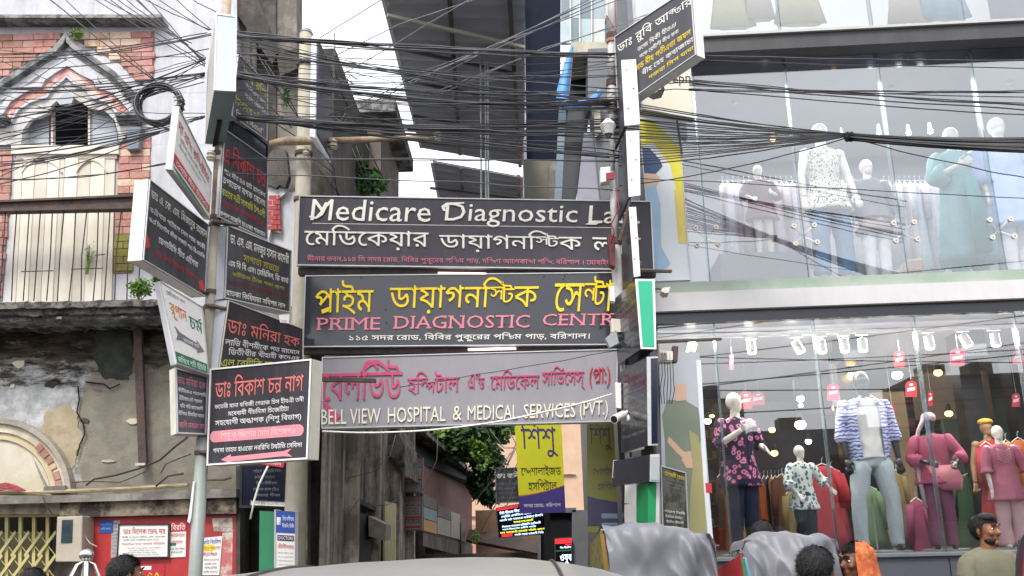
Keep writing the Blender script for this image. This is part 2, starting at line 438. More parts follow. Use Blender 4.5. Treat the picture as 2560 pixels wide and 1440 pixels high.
CREAM = mat('cream_paint', '#dcd6cb', '#cfc8ba', .65, 2, grime='#b0a48e', grime_amt=.4)
CREAM2 = mat('cream_paint_dull', '#cfc9c0', '#bfb7a9', .7, 2, grime='#a89c88', grime_amt=.4)
DARK = mat('dark_interior', '#15161c', '#0e0f14', .9, 3)
PANEG = mat('dusty_pane', '#aeb4bc', '#9a9fa8', .25, 2.5, spec=.6)
RUST = mat('rusty_steel', '#5c504c', '#463b38', .85, 12, bump=.3, bscale=40, stain='#6d5347', stain_amt=.4, sscale=6)
IRON = mat('dark_iron', '#4b403d', '#332b29', .8, 12)
CONC = mat('concrete_grey', '#9c978f', '#7d7871', .9, 3, bump=.4, bscale=18, stain='#57524c', stain_amt=.6, sscale=1.6, grime='#4b4743', grime_amt=.6)
CONC_D = mat('concrete_dark', '#6a655f', '#4c4844', .95, 2.5, bump=.5, bscale=14, stain='#393633', stain_amt=.7, sscale=1.4, grime='#262423', grime_amt=.8)
CONC_P = mat('concrete_pole', '#aaa59a', '#97917f', .85, 4, bump=.3, bscale=25, grime='#74695c', grime_amt=.5)
REDP = mat('red_panel', '#b93a3a', '#a12f32', .45, 3, stain='#8b3538', stain_amt=.5, sscale=1.3)
YGATE = mat('yellow_gate_paint', '#c9c08a', '#b3a970', .55, 6, grime='#7f764e', grime_amt=.4)
ALU = mat('aluminium_rim', '#c9cacc', '#b6b7ba', .35, 8, metal=.3)
WHITEP = mat('white_paint', '#ecebe8', '#e0dedb', .5, 4, grime='#b9b2a6', grime_amt=.3)
OFFW = mat('offwhite_side', '#d9d4c8', '#c8c2b4', .6, 4, grime='#9a917e', grime_amt=.4)
STEEL = mat('painted_steel', '#a9aeb0', '#969b9d', .45, 6, spec=.5, grime='#7a7a76', grime_amt=.3)
SLATE = mat('slate_cladding', '#54565c', '#46484e', .4, 3)
GREYC = mat('grey_cladding', '#74767b', '#686a70', .45, 3)
NAVY = mat('navy_glass', '#141c33', '#0e1528', .15, 1.5, spec=.7)
ASPH = mat('asphalt', '#4a4a4c', '#3b3b3d', .9, 12, bump=.4, bscale=60)
PAVE = mat('paving', '#7f7a74', '#6b665f', .9, 8, bump=.3, bscale=40)
# ---------------------------------------------------------------- ground
MB().box((0, 60, -.15), (300, 300, .3)).build('ground', ASPH, kind='structure')
MB().box((-17.5, 9.2, .06), (30.4, 1.5, .13)).build('pavement', PAVE, kind='structure')
MB().box((17, 8.9, .06), (31, 1.5, .13)).build('pavement', PAVE, kind='structure')
MB().box((-.5, 24, .004), (3.6, 30, .008)).build('lane', PAVE, kind='structure')
def jag(pts, amp=5, step=9, seed=0):
    r = random.Random(seed); out = []
    for i, p in enumerate(pts):
        q = pts[(i + 1) % len(pts)]; n = max(1, int(math.hypot(q[0] - p[0], q[1] - p[1]) / step))
        for k in range(n):
            t = k / n; out.append((p[0] + (q[0] - p[0]) * t + r.uniform(-amp, amp) + 4 * nz((p[0] * .05, t * 3, seed)), p[1] + (q[1] - p[1]) * t + r.uniform(-amp, amp) * .8))
    return out
# ================================================================ OLD BUILDING on the left
ob = thing('old_building', L(200, 1440, 0).xy.to_3d(), 'old whitewashed two storey building with ogee arch window and crumbling balcony ledge', 'building')
zc = L(200, 770, 0).z
def wallrect(mb, x0, y0, x1, y1, off, th): mb.prism(Lp([(x0, y0), (x1, y0), (x1, y1), (x0, y1)], off), BK * th)
m = MB()
wallrect(m, -700, -500, 592, 232, 0, .3); wallrect(m, -700, 232.5, 60, 362, 0, .3); wallrect(m, 306, 232.5, 592, 362, 0, .3); wallrect(m, -700, 362.5, 592, 765, 0, .3); wallrect(m, 592, 480, 738, 765, .05, .25)
m.build('upper_wall', WHITEWASH, ob)
def street_wall():
    m = bpy.data.materials.new('street_wall'); m.use_nodes = True; t = m.node_tree; b = t.nodes['Principled BSDF']; N = t.nodes.new; K = t.links.new
    tc = N('ShaderNodeTexCoord'); sp = N('ShaderNodeSeparateXYZ'); K(tc.outputs['Object'], sp.inputs[0]); rl = root_loc(ob)
    def ns(sc, det=10, st=(1, 1, 1), rg=.65):
        mp = N('ShaderNodeMapping'); mp.inputs['Scale'].default_value = st; K(tc.outputs['Object'], mp.inputs[0])
        n = N('ShaderNodeTexNoise'); n.inputs['Scale'].default_value = sc; n.inputs['Detail'].default_value = det; n.inputs['Roughness'].default_value = rg; K(mp.outputs[0], n.inputs[0]); return n.outputs['Fac']
    def mr(src, a, c, lo=0, hi=1):
        r = N('ShaderNodeMapRange'); r.inputs[1].default_value = a; r.inputs[2].default_value = c; r.inputs[3].default_value = lo; r.inputs[4].default_value = hi; K(src, r.inputs[0]); return r.outputs[0]
    def mth(op, a, c):
        r = N('ShaderNodeMath'); r.operation = op
        for i, v in enumerate((a, c)):
            if isinstance(v, (int, float)): r.inputs[i].default_value = v
            else: K(v, r.inputs[i])
        return r.outputs[0]
    def mix(f, a, c):
        r = N('ShaderNodeMix'); r.data_type = 'RGBA'; K(f, r.inputs[0])
        for i, v in ((6, a), (7, c)):
            if isinstance(v, str): r.inputs[i].default_value = (*hexc(v), 1)
            else: K(v, r.inputs[i])
        return r.outputs[2]
    base = mix(mr(ns(2.2), .35, .65), '#7a746a', '#948e82'); base = mix(mr(ns(5.5), .52, .6, 0, .5), base, '#77736b')
    xw = mr(sp.outputs[0], L(250, 1000).x - rl.x, L(150, 1000).x - rl.x); zw = mr(sp.outputs[2], L(100, 885).z, L(100, 930).z)
    pw = mth('MULTIPLY', xw, zw); pw = mr(mth('ADD', pw, mr(ns(3.2), .3, .7, -.45, .45)), .45, .6, 0, .9)
    base = mix(pw, base, mix(mr(ns(9), .4, .65), '#9c9e9e', '#c6c9cd'))
    moss = mth('MULTIPLY', mr(sp.outputs[2], L(100, 1000).z, L(100, 930).z), mr(sp.outputs[0], L(200, 1000).x - rl.x, L(300, 1000).x - rl.x)); base = mix(mr(mth('ADD', moss, mr(ns(6), .3, .7, -.4, .4)), .7, .9, 0, .7), base, '#5e6349')
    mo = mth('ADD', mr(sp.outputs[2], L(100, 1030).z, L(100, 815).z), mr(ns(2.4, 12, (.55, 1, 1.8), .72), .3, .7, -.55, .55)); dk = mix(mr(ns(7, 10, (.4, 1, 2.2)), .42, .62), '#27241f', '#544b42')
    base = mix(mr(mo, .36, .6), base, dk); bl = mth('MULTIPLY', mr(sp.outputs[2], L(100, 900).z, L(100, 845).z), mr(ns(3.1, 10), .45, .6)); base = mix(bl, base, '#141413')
    K(base, b.inputs['Base Color']); b.inputs['Roughness'].default_value = .95; b.inputs['Specular IOR Level'].default_value = .2
    bp = N('ShaderNodeBump'); bp.inputs['Strength'].default_value = .7; bp.inputs['Distance'].default_value = .03; K(ns(9, 12), bp.inputs['Height']); K(bp.outputs[0], b.inputs['Normal']); return m
m = MB(); wallrect(m, -700, 765.5, 600, 1236, .02, .3); wallrect(m, 208, 1236.5, 600, 1700, .02, .3); m.build('lower_wall', street_wall(), ob)
m = MB(); wallrect(m, -700, 1236.5, 204, 1285, .0, .3); m.build('lintel', PLASTER, ob)
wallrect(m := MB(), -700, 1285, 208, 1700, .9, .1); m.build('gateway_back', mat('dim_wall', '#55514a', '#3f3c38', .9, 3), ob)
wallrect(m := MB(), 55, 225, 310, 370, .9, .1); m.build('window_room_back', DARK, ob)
wallrect(m := MB(), -700, 36, 402, 44, -.22, .22); m.build('ledge', MOULD2, ob)
# bricks laid proud of the wall in painted courses
def brick_patch(poly, course, blen, mats, off=-.025, th=.024, seed=1, skew=-.03):
    rnd = random.Random(seed)
    ys = [p[1] for p in poly]; xs = [p[0] for p in poly]
    MB().prism(Lp([(x, y + x * skew + 2) for x, y in poly], off + .012), BK * .01).build('mortar_bed', MORTAR, ob)
    def inside(x, y):
        c = False
        for i in range(len(poly)):
            a, b = poly[i], poly[(i + 1) % len(poly)]
            if (a[1] > y) != (b[1] > y) and x < (b[0] - a[0]) * (y - a[1]) / (b[1] - a[1]) + a[0]: c = not c
        return c
    y = min(ys); r = 0
    while y < max(ys):
        x = min(xs) - (r % 2) * blen / 2
        while x < max(xs):
            x0, x1 = x, x + blen * rnd.uniform(.97, 1.03)
            k = x0; ins = [t for t in range(12) if inside(x0 + (x1 - x0) * (t + .5) / 12, y + course / 2)]
            if len(ins) > 2:
                a = x0 + (x1 - x0) * ins[0] / 12; b = x0 + (x1 - x0) * (ins[-1] + 1) / 12
                dy = rnd.uniform(-.5, .5); o = off - rnd.uniform(0, .006)
                sk = lambda X: (X - 0) * skew
                yy = y + dy
                MB().prism(Lp([(a + .9, yy + .9 + sk(a)), (b - .9, yy + .9 + sk(b)), (b - .9, yy + course - .9 + sk(b)), (a + .9, yy + course - .9 + sk(a))], o), BK * th).build('brick', mats(x, y, rnd), ob)
            x = x1
        y += course; r += 1
BR = lambda x, y, r: r.choice(BRICKM)
BW = lambda x, y, r: r.choice(BRICKM[:2] + [BRICKY, BRICKY])
brick_patch([(-20, 90), (158, 85), (135, 125), (60, 160), (-20, 205)], 17.5, 52, lambda x, y, r: BRICKY if x > 100 and r.random() < .7 else r.choice(BRICKM), seed=3)
brick_patch([(172, 92), (385, 88), (385, 160), (382, 205), (345, 215), (300, 165), (215, 118)], 17.5, 52, lambda x, y, r: (BRICKM[1] if x > 320 else BRICKY if x < 255 or y < 112 else r.choice(BRICKM)), seed=4)
brick_patch([(297, 345), (378, 345), (372, 470), (372, 500), (293, 500)], 18.5, 62, BW, seed=5)
brick_patch([(288, 520), (335, 520), (330, 690), (283, 690)], 18.5, 48, lambda x, y, r: BRICKG if y > 590 else r.choice(BRICKM), seed=6)
brick_patch([(-20, 385), (32, 372), (22, 520), (5, 750), (-20, 750)], 18.5, 52, BR, seed=8)
brick_patch([(667, 512), (700, 508), (702, 603), (667, 590)], 12.5, 26, lambda x, y, r: REDP, seed=9)
# ogee arch
OUT = [(-30, 222), (0, 203), (55, 166), (100, 136), (133, 118), (150, 98), (163, 80), (175, 98), (187, 111), (213, 127), (247, 150), (287, 178), (317, 208), (337, 234), (343, 256)]
INN = [(52, 362), (57, 325), (76, 300), (120, 283), (130, 262), (165, 232), (212, 262), (222, 270), (262, 277), (286, 300), (294, 330), (297, 362)]
def offs(poly, d):
    res = []
    for i, p in enumerate(poly):
        a = poly[max(i - 1, 0)]; b = poly[min(i + 1, len(poly) - 1)]
        t = Vector((b[0] - a[0], b[1] - a[1])).normalized(); res.append((p[0] - t.y * d, p[1] + t.x * d))
    return res
def aband(name, curve, d0, d1, off, th, m): MB().band(Lp(offs(curve, d0), off), Lp(offs(curve, d1), off), BK * th).build(name, m, ob)
tym = [(-30, 222)] + OUT[1:] + [(345, 300), (297, 362)] + INN[::-1] + [(20, 362), (-30, 362)]
MB().prism(Lp(tym, -.05), BK * .05).build('tympanum', mat('arch_plaster', '#cdccca', '#b9b8b6', .9, 3, bump=.3, bscale=12, stain='#b2a9a0', stain_amt=.6, grime='#77777a', grime_amt=.5), ob)
aband('arch_moulding', OUT, 0, 12, -.15, .1, MOULD2)
aband('arch_moulding', OUT, 20, 25, -.09, .04, MOULD2)
aband('arch_moulding', OUT, 25.5, 42, -.075, .03, WHITEWASH)
MID = [(4, 292), (27, 256), (67, 230), (104, 220), (113, 202), (138, 184), (167, 166), (200, 188), (232, 203), (238, 220), (277, 232), (302, 256), (322, 280)]
aband('arch_moulding', MID, -16, -2, -.1, .05, WHITEWASH)
aband('arch_infill', MID, 0, 20, -.065, .02, PINKP)
aband('arch_moulding', MID, 21, 27, -.085, .04, WHITEWASH)
for px, a, b in ((22, 250, 268), (48, 232, 250), (258, 226, 244), (280, 236, 256), (296, 250, 272)):
    MB().prism(Lp([(px, a), (px + 10, a - 3), (px + 13, b - 6), (px + 3, b)], -.075), BK * .02).build('brick', BRICKM[1], ob)
# grey wedge of stone at the window apex
MB().prism(Lp([(140, 250), (168, 228), (184, 240), (178, 262), (150, 262)], -.08), BK * .03).build('keystone', PANEG, ob)
for yy, hh, o in ((280, 9, -.2), (289.5, 10, -.15), (300, 8, -.11)):
    MB().prism(Lp([(287 + (yy - 280) * .3, yy), (345, yy - 2), (345, yy + hh - 2), (287 + (yy - 280) * .3, yy + hh)], o), BK * -o * .98).build('capital', MOULD2 if yy != 289.5 else CONC, ob)
    MB().prism(Lp([(-30, yy + 8), (14 - (yy - 280) * .2, yy + 6), (14 - (yy - 280) * .2, yy + hh + 6), (-30, yy + hh + 8)], o), BK * -o * .98).build('capital', MOULD2, ob)
MB().prism(Lp([(316, 318), (352, 314), (346, 372), (316, 375)], -.12), BK * .115).build('pilaster_block', mat('slate_block', '#7d858e', '#6a727c', .7, 6), ob, bevel=.01)
# window
wn = MB().prism(Lp([(55, 360), (60, 325), (80, 303), (122, 286), (122, 362)], .1), BK * .02).build('window_pane', PANEG, ob)
MB().prism(Lp([(222, 362), (222, 268), (262, 279), (284, 302), (292, 330), (295, 362)], .1), BK * .02).build('window_pane', PANEG, ob)
for x in (127, 220): wallrect(m := MB(), x, 262, x + 5, 362, .07, .06); m.build('window_post', CREAM2, ob)
wallrect(m := MB(), 28, 363, 296, 384, -.07, .07); m.build('window_sill', CREAM, ob)
wallrect(m := MB(), 40, 384.5, 292, 396, -.04, .04); m.build('window_sill', CREAM2, ob)
# tall shutter doors: eight boards, each a leaf of its own
xs = [38, 58, 88, 120, 150, 163, 196, 228, 262, 288]
for i in range(len(xs) - 1):
    a, b = xs[i], xs[i + 1]; s = -0.052
    sh = lambda x, y: x + (y - 396) * s * (1 if x < 250 else .5)
    MB().prism(Lp([(sh(a, 396) + .6, 396), (sh(b, 396) - .6, 396), (sh(b, 756) - .6, 756), (sh(a, 756) + .6, 756)], -.03 - .012 * (i % 2)), BK * .03).build('door_board', CREAM if i % 2 else CREAM2, ob)
for cx, w in ((103, 52), (228, 40)):
    arc = [(cx - w + 2 * w * t, 430 - 32 * math.sin(math.pi * t) ** .7) for t in [i / 12 for i in range(13)]]
    aband('door_moulding', arc, 0, 3, -.055, .02, CREAM2)
# balcony: beam, bars, slab
bal = -.55
wallrect(m := MB(), -400, 508 + 12, 330, 511, bal, .12)
MB().prism(Lp([(-400, 523), (330, 491), (330, 521), (-400, 536)], bal), BK * .12).build('balcony_beam', RUST, ob)
MB().prism(Lp([(-400, 517), (332, 485.5), (332, 490.5), (-400, 522.5)], bal - .04), BK * .2).build('balcony_beam', RUST, ob)
rnd = random.Random(11)
for i, x in enumerate([14, 42, 73, 101, 131, 160, 189, 217, 246, 275, 303, 332, 361]):
    t0 = (x, 530 if x < 335 else 640); b0 = (x - 15 + rnd.uniform(-2, 2), 752)
    MB().tube([L(*t0, bal + .05), L(x - 8 + rnd.uniform(-5, 5), 640, bal + .05), L(*b0, bal + .05)], .007, 5).build('railing_bar', IRON, ob)
for a, b, y in ((53, 133, 679), (178, 258, 673), (238, 262, 638)): MB().tube([L(a, y, bal + .045), L(b, y - 2, bal + .045)], .006, 5).build('railing_bar', IRON, ob)
zt = L(200, 752, bal).z; zb = L(200, 802, bal).z
# crumbling slab: jagged sheets of cement
def slab(y0, y1, o0, m, seed, jag=3):
    r = random.Random(seed); top = []; bot = []
    x = -400
    while x <= 415:
        sl = -.02 * x
        top.append((x, y0 + sl + r.uniform(-jag, jag))); bot.append((x, y1 + sl + r.uniform(-jag, jag))); x += 13
    MB().band(Lp(top, o0), Lp(bot, o0), BK * (-o0 + .01)).build('balcony_slab', m, ob)
slab(756, 772, bal - .1, BLACKMOULD, 1, 2); slab(773, 789, bal - .03, BLACKMOULD, 2, 2.5); slab(790, 803, bal + .06, MOULD2, 3, 3)
slab(804, 826, -.12, BLACKMOULD, 4, 5)
for i in range(12):                       # flakes of loose render under the slab and on the wall
    x = rnd.uniform(-10, 400); y = rnd.choice([rnd.uniform(776, 796), rnd.uniform(905, 1190)]); w = rnd.uniform(6, 24); h = rnd.uniform(1.5, 4) if y < 810 else rnd.uniform(4, 10)
    pts = [(x + w * math.cos(a) * rnd.uniform(.6, 1.1), y + h * math.sin(a) * rnd.uniform(.6, 1.1)) for a in [k * math.pi / 3.5 for k in range(7)]]
    o = bal - .045 if y < 810 else .005
    MB().prism(Lp(jag(pts, 2, 6, i), o), BK * .03).build('plaster_flake', (CONC if y < 810 else PLASTER_LT) if rnd.random() < .5 else CONC_D, ob)
# patches where render has fallen away
def patch(pts, m, off, name='plaster_patch', th=.02): pts = jag(pts, 3.5, 9, len(pts)); MB().prism(Lp(pts, off), BK * th).build(name, m, ob)
if False: patch([(-40, 850), (60, 845), (150, 880), (210, 925), (205, 965), (160, 1020), (120, 1035), (90, 1070), (30, 1040), (-40, 1030)], mat('blue_grey_plaster', '#9c9d9b', '#7f7c76', .95, 4, bump=.5, bscale=14, stain='#b3b4b4', stain_amt=.6, sscale=3.5, grime='#5f5b55', grime_amt=.5), -.004)
patch([(112, 1030), (165, 1010), (196, 1035), (192, 1062), (210, 1090), (195, 1125), (185, 1160), (175, 1190), (140, 1120), (100, 1085)], mat('tan_plaster', '#a89c84', '#958870', .95, 4, bump=.4, bscale=14, stain='#b8ab92', stain_amt=.5, sscale=4), .012, th=.01)
if False: patch([(225, 905), (330, 925), (400, 990), (400, 1180), (250, 1215), (205, 1150), (212, 1085), (196, 1040), (204, 970)], mat('grey_render', '#95918a', '#7b776f', .95, 3, bump=.5, bscale=12, stain='#625e57', stain_amt=.6, sscale=2), -.002, th=.015)
if False: patch([(-60, 806), (120, 806), (260, 812), (425, 806), (430, 870), (415, 900), (345, 905), (300, 880), (240, 900), (190, 868), (120, 850), (40, 862), (-60, 850)], BLACKMOULD, -.012, th=.012)
patch([(240, 815), (326, 815), (330, 900), (322, 950), (255, 945), (232, 880)], mat('green_black_mould', '#3c3f3a', '#2a2d29', .95, 5, bump=.5, bscale=14, stain='#4b4d45', stain_amt=.5, sscale=3), .008, th=.012)
# cracks and the old arch over the gateway
for pts in ([(195, 965), (198, 1000), (192, 1030), (208, 1060), (212, 1085), (200, 1110), (193, 1140)], [(215, 955), (260, 960), (275, 972), (300, 960)], [(330, 830), (335, 850), (352, 862)]):
    MB().tube([L(x, y, -.012) for x, y in pts], .008, 4).build('crack', DARK, ob)
ac = (-8, 1238)
def arcp(r, a0=-8, a1=100, n=26, asp=.96): return [(ac[0] + r * math.cos(R(a0 + (a1 - a0) * i / n)) * asp, ac[1] - r * math.sin(R(a0 + (a1 - a0) * i / n))) for i in range(n + 1)]
MB().band(Lp(arcp(193), -.1), Lp(arcp(180), -.1), BK * .11).build('gate_arch', mat('arch_rim', '#b3aba0', '#8f877b', .9, 4, stain='#67615a', stain_amt=.5, bump=.3), ob)
MB().band(Lp(arcp(179.5), -.06), Lp(arcp(158), -.06), BK * .07).build('gate_arch', PLASTER_LT, ob)
MB().band(Lp(arcp(157.5), -.035), Lp(arcp(140), -.035), BK * .045).build('gate_arch', mat('arch_cream', '#cbbd9f', '#b9a985', .9, 3), ob)
MB().prism(Lp([(-200, 1060)] + arcp(139)[::-1] + [(130, 1236), (-200, 1236)], -.01), BK * .02).build('arch_panel', mat('arch_fill', '#cfc9bb', '#bdb6a5', .9, 2.5, stain='#b5a88f', stain_amt=.5, sscale=2), ob)
for a, b in ((44, 50), (37, 43), (30, 35), (14, 21), (6, 12), (24, 28)):
    MB().band(Lp(arcp(171, a, b, 3), -.075), Lp(arcp(153, a, b, 3), -.075), BK * .03).build('brick', BRICKM[2] if a != 24 else BRICKY, ob)
MB().tube([L(-60, 1234, -.14), L(200, 1227, -.14), L(330, 1221, -.14), L(470, 1212, -.14)], .022, 7).build('bamboo_pole', mat('bamboo', '#b9a98a', '#9a8a6c', .7, 8), label='long bamboo pole laid along the wall above the yellow gate', cat='pole')
MB().prism(Lp([(-200, 1243), (165, 1238), (300, 1234), (470, 1225), (590, 1222), (590, 1243), (300, 1252), (-200, 1266)], -.2), BK * .2).build('concrete_ledge', CONC, ob)
MB().prism(Lp([(150, 1250), (590, 1244), (590, 1284), (470, 1286), (235, 1292), (150, 1290)], -.13), BK * .13).build('concrete_ledge', mat('stained_ledge', '#a0937f', '#6c6358', .95, 5, bump=.6, bscale=12, stain='#211f1e', stain_amt=.9, sscale=1.6), ob)
MB().prism(Lp([(333, 815), (352, 812), (366, 1164), (346, 1166)], -.1), BK * .05).build('rusty_post', RUST, ob)
MB().prism(Lp([(338, 1158), (362, 1157), (362, 1163), (338, 1164)], -.13), BK * .1).build('post_foot', CREAM2, ob)
MB().prism(Lp([(110, 1216), (160, 1214), (166, 1226), (108, 1226)], -.16), BK * .12).build('concrete_block', CONC, label='loose grey concrete block lying on the ledge beside the arch', cat='block')
MB().prism(Lp([(590, 1165), (600, 1165), (600, 1700), (590, 1700)], -.06), BK * .3).build('door_jamb', CONC_D, ob)
# right end of the building over the doorway
m = MB(); wallrect(m, 600, 766, 760, 1160, .05, .3); wallrect(m, 692, 1160.5, 760, 1700, .05, .3); m.build('lower_wall', CONC, ob)
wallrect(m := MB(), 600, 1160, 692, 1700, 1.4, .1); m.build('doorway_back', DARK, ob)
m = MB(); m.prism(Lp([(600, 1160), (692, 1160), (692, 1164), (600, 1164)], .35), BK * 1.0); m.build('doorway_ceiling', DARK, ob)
# sticks, wires, rags on the ledge
for nm, pts, r_, mm, lab in (('stick', [(390, 1215), (420, 1190), (458, 1184)], .012, RUST, 'crooked wooden stick sticking up from the ledge left of the pole'),
                        ('stick', [(516, 1200), (560, 1199), (578, 1194)], .012, RUST, 'short wooden stick lying on the ledge right of the pole'),
                        ('wire', [(215, 1213), (235, 1198), (290, 1188), (345, 1172), (400, 1150), (440, 1115), (470, 1092)], .011, IRON, 'thick black wire rising along the old plaster wall to the pole'),
                        ('wire', [(180, 1206), (225, 1203), (300, 1206), (340, 1190), (365, 1178)], .006, IRON, 'thin slack wire looped low along the plaster wall'),
                        ('wire', [(402, 1183), (415, 1160), (445, 1147), (478, 1135)], .006, IRON, 'thin wire curving from the wall to the pole clamp'),
                        ('wire', [(212, 1330), (215, 1345), (225, 1358), (243, 1367)], .006, CREAM2, 'loose pale wire hanging beside the meter cabinet'),
                        ('wire', [(105, 1238), (115, 1262), (130, 1285)], .005, IRON, 'thin dark wire drooping over the ledge above the gate')):
    MB().tube([L(x, y, -.22) for x, y in pts], r_, 6).build(nm, mm, smooth=True, label=lab, cat=nm)
m = MB()
for k in range(5): m.tube([L(-30 + 5 * k, 1216 + 3 * k, -.2), L(15, 1208 + 4 * k, -.22), L(40 + 6 * k, 1214 + 3 * k, -.2), L(62, 1226, -.2)], .008, 5)
m.build('wire_tangle', flat('red_wire', '#9b2c3c'), label='tangle of red wires on the ledge above the gate', cat='wires')
# ---------------------------------------------------------------- yellow collapsible gate
g = thing('collapsible_gate', L(60, 1440, .2).xy.to_3d(), 'pale yellow collapsible lattice gate half drawn across the entrance', 'gate')
MB().prism(Lp([(-200, 1278), (152, 1276), (152, 1292), (-200, 1294)], .1), BK * .05).build('top_track', YGATE, g)
for i, x in enumerate([-85, -52, -20, 12, 46, 80, 114]): MB().prism(Lp([(x, 1292), (x + 8, 1292), (x + 7, 1640), (x - 1, 1640)], .14), BK * .03).build('picket', YGATE, g)
for k in range(-4, 5):
    for y in (1360, 1418, 1476):
        x = k * 33.5 + 16
        if x > 135: continue
        for s in (-1, 1): MB().prism(Lp([(x - 24, y - s * 30 - 3), (x - 21, y - s * 30 + 4), (x + 24, y + s * 30 + 3), (x + 21, y + s * 30 - 4)], .12 + .008 * s), BK * .006).build('lattice_bar', YGATE, g)
wallrect(m := MB(), -100, 1330, 120, 1700, .5, .03); m.build('gate_sheet', mat('beige_sheet', '#8f8a6c', '#7b765c', .6, 3), g)
# meter cabinet
mc = thing('meter_cabinet', L(172, 1405, -.2), 'beige metal meter cabinet with a dark glass window beside the gate', 'cabinet')
MB().prism(Lp([(142, 1292), (206, 1290), (203, 1405), (138, 1405)], -.3), BK * .26).build('cabinet_body', mat('cabinet_beige', '#b3a999', '#a2988a', .5, 4), mc, bevel=.008)
MB().prism(Lp([(155, 1300), (182, 1299), (180, 1357), (152, 1358)], -.306), BK * .01).build('cabinet_window', mat('meter_glass', '#4d5a60', '#2f3b42', .1, 4, spec=.8), mc)
# red panel + posters
rp = MB().prism(Lp([(233, 1292), (465, 1283), (592, 1284), (588, 1700), (233, 1700)], -.05), BK * .05).build('red_panel', REDP, label='red painted shop front panel covered with pasted posters', cat='panel')
INK = {k: flat('ink_' + k, v, .7) for k, v in dict(red='#c43c44', black='#26262a', blue='#2b4fa0', yellow='#e6cf2f', green='#2f7a57', pink='#dd8d98', white='#efeeec', navy='#28244a', grey='#77777a', orange='#d8832c', crimson='#b02a3a', paleblue='#9db8cf').items()}
PAPER = mat('paper', '#e3e1df', '#d6d3d0', .8, 3)
def bn(n, seed):                        # filler words of plausible Bengali letters for print too small to read
    r = random.Random(seed); cs = 'কখগচজটডতদনপবভমযরলশসহএ'; vs = ['', 'া', 'ি', '', 'ে', 'া', '', 'ী']; s = ''
    while len(s) < n:
        for _ in range(r.randint(2, 4)): s += r.choice(cs) + r.choice(vs)
        s += ' '
    return s.strip()
def F4(fn, pts, off): return [fn(x, y, off) for x, y in pts]
def poster(name, label, cat, fn, pts, off, face, texts=(), shapes=(), th=.004, rim=None, rimw=0, group=None):
    return board(name, label, cat, F4(fn, pts, off), th, face, rim or face, texts, shapes, group, rimw)
def rows(n, v0, v1, m, seed, u0=.08, u1=.92, fill=.62, chars=22):
    h = (v1 - v0) / n
    return [(bn(chars, seed + k), (u0 + (k % 3) * .03, v0 + k * h, u1 - (k * 7 % 4) * .04, v0 + k * h + h * fill), m) for k in range(n)]
poster('wall_sign', 'white rounded notice board with red heading on the red panel', 'sign', L, [(297, 1310), (424, 1309), (422, 1394), (292, 1396)], -.09, PAPER,
       [('ডাঃ মিলেক ভেন্য ঘর', (.1, .1, .92, .3), INK['red'])] + rows(2, .36, .52, INK['black'], 3) + rows(1, .54, .66, INK['red'], 5) + rows(4, .68, .95, INK['grey'], 7, .2, .85), rim=INK['black'], rimw=.012, th=.03)
poster('poster', 'white poster with red text right of the rounded notice board', 'poster', L, [(424, 1303), (466, 1301), (464, 1392), (424, 1394)], -.06, PAPER, [('বিরতি', (.1, .06, .95, .26), INK['white'])] + rows(2, .34, .7, INK['red'], 11) + rows(2, .74, .92, INK['black'], 15, chars=12), [(INK['red'], [rectp(0, 0, 1, .3)]), (INK['green'], [rectp(.05, .6, .4, .68)])])
poster('poster', 'blue pasted poster at the top left of the red panel', 'poster', L, [(249, 1301), (283, 1300), (283, 1332), (249, 1333)], -.056, INK['blue'], rows(2, .2, .9, INK['paleblue'], 21, chars=8))
poster('poster', 'torn grey newspaper sheet left of the rounded notice board', 'poster', L, [(280, 1302), (300, 1301), (292, 1394), (277, 1394)], -.053, mat('newsprint', '#b9b4b4', '#9b9796', .8, 30), rows(9, .05, .95, INK['grey'], 25, chars=6))
poster('poster', 'red and yellow poster low on the panel behind the man', 'poster', L, [(345, 1412), (412, 1411), (410, 1470), (345, 1470)], -.058, INK['crimson'], [('জোজিটিন', (.06, .34, .95, .85), INK['yellow'])], [(INK['white'], [rectp(.1, .06, .5, .22)])])
poster('poster', 'torn strip of coloured posters pasted right of the pole', 'poster', L, [(507, 1345), (556, 1340), (548, 1438), (505, 1438)], -.06, PAPER,
       [(bn(9, 31), (.05, .05, .95, .18), INK['blue']), (bn(9, 32), (.05, .22, .95, .34), INK['orange']), (bn(10, 33), (.05, .38, .8, .5), INK['crimson'])] + rows(4, .56, .98, INK['grey'], 35, chars=8), [(INK['yellow'], [rectp(.0, .2, .6, .36)])])
poster('poster', 'ragged patch of half removed paper above the coloured strips', 'poster', L, [(530, 1296), (580, 1294), (584, 1330), (534, 1328)], -.055, mat('torn_paper', '#a8988f', '#7f6f68', .9, 40, stain='#d2c9c2', stain_amt=.7, sscale=9))
poster('poster', 'torn white and red paper beside the door jamb', 'poster', L, [(556, 1332), (582, 1330), (580, 1440), (550, 1440)], -.052, mat('torn_paper_b', '#cfc6bf', '#b5aaa2', .9, 20, stain='#b8474a', stain_amt=.8, sscale=4))
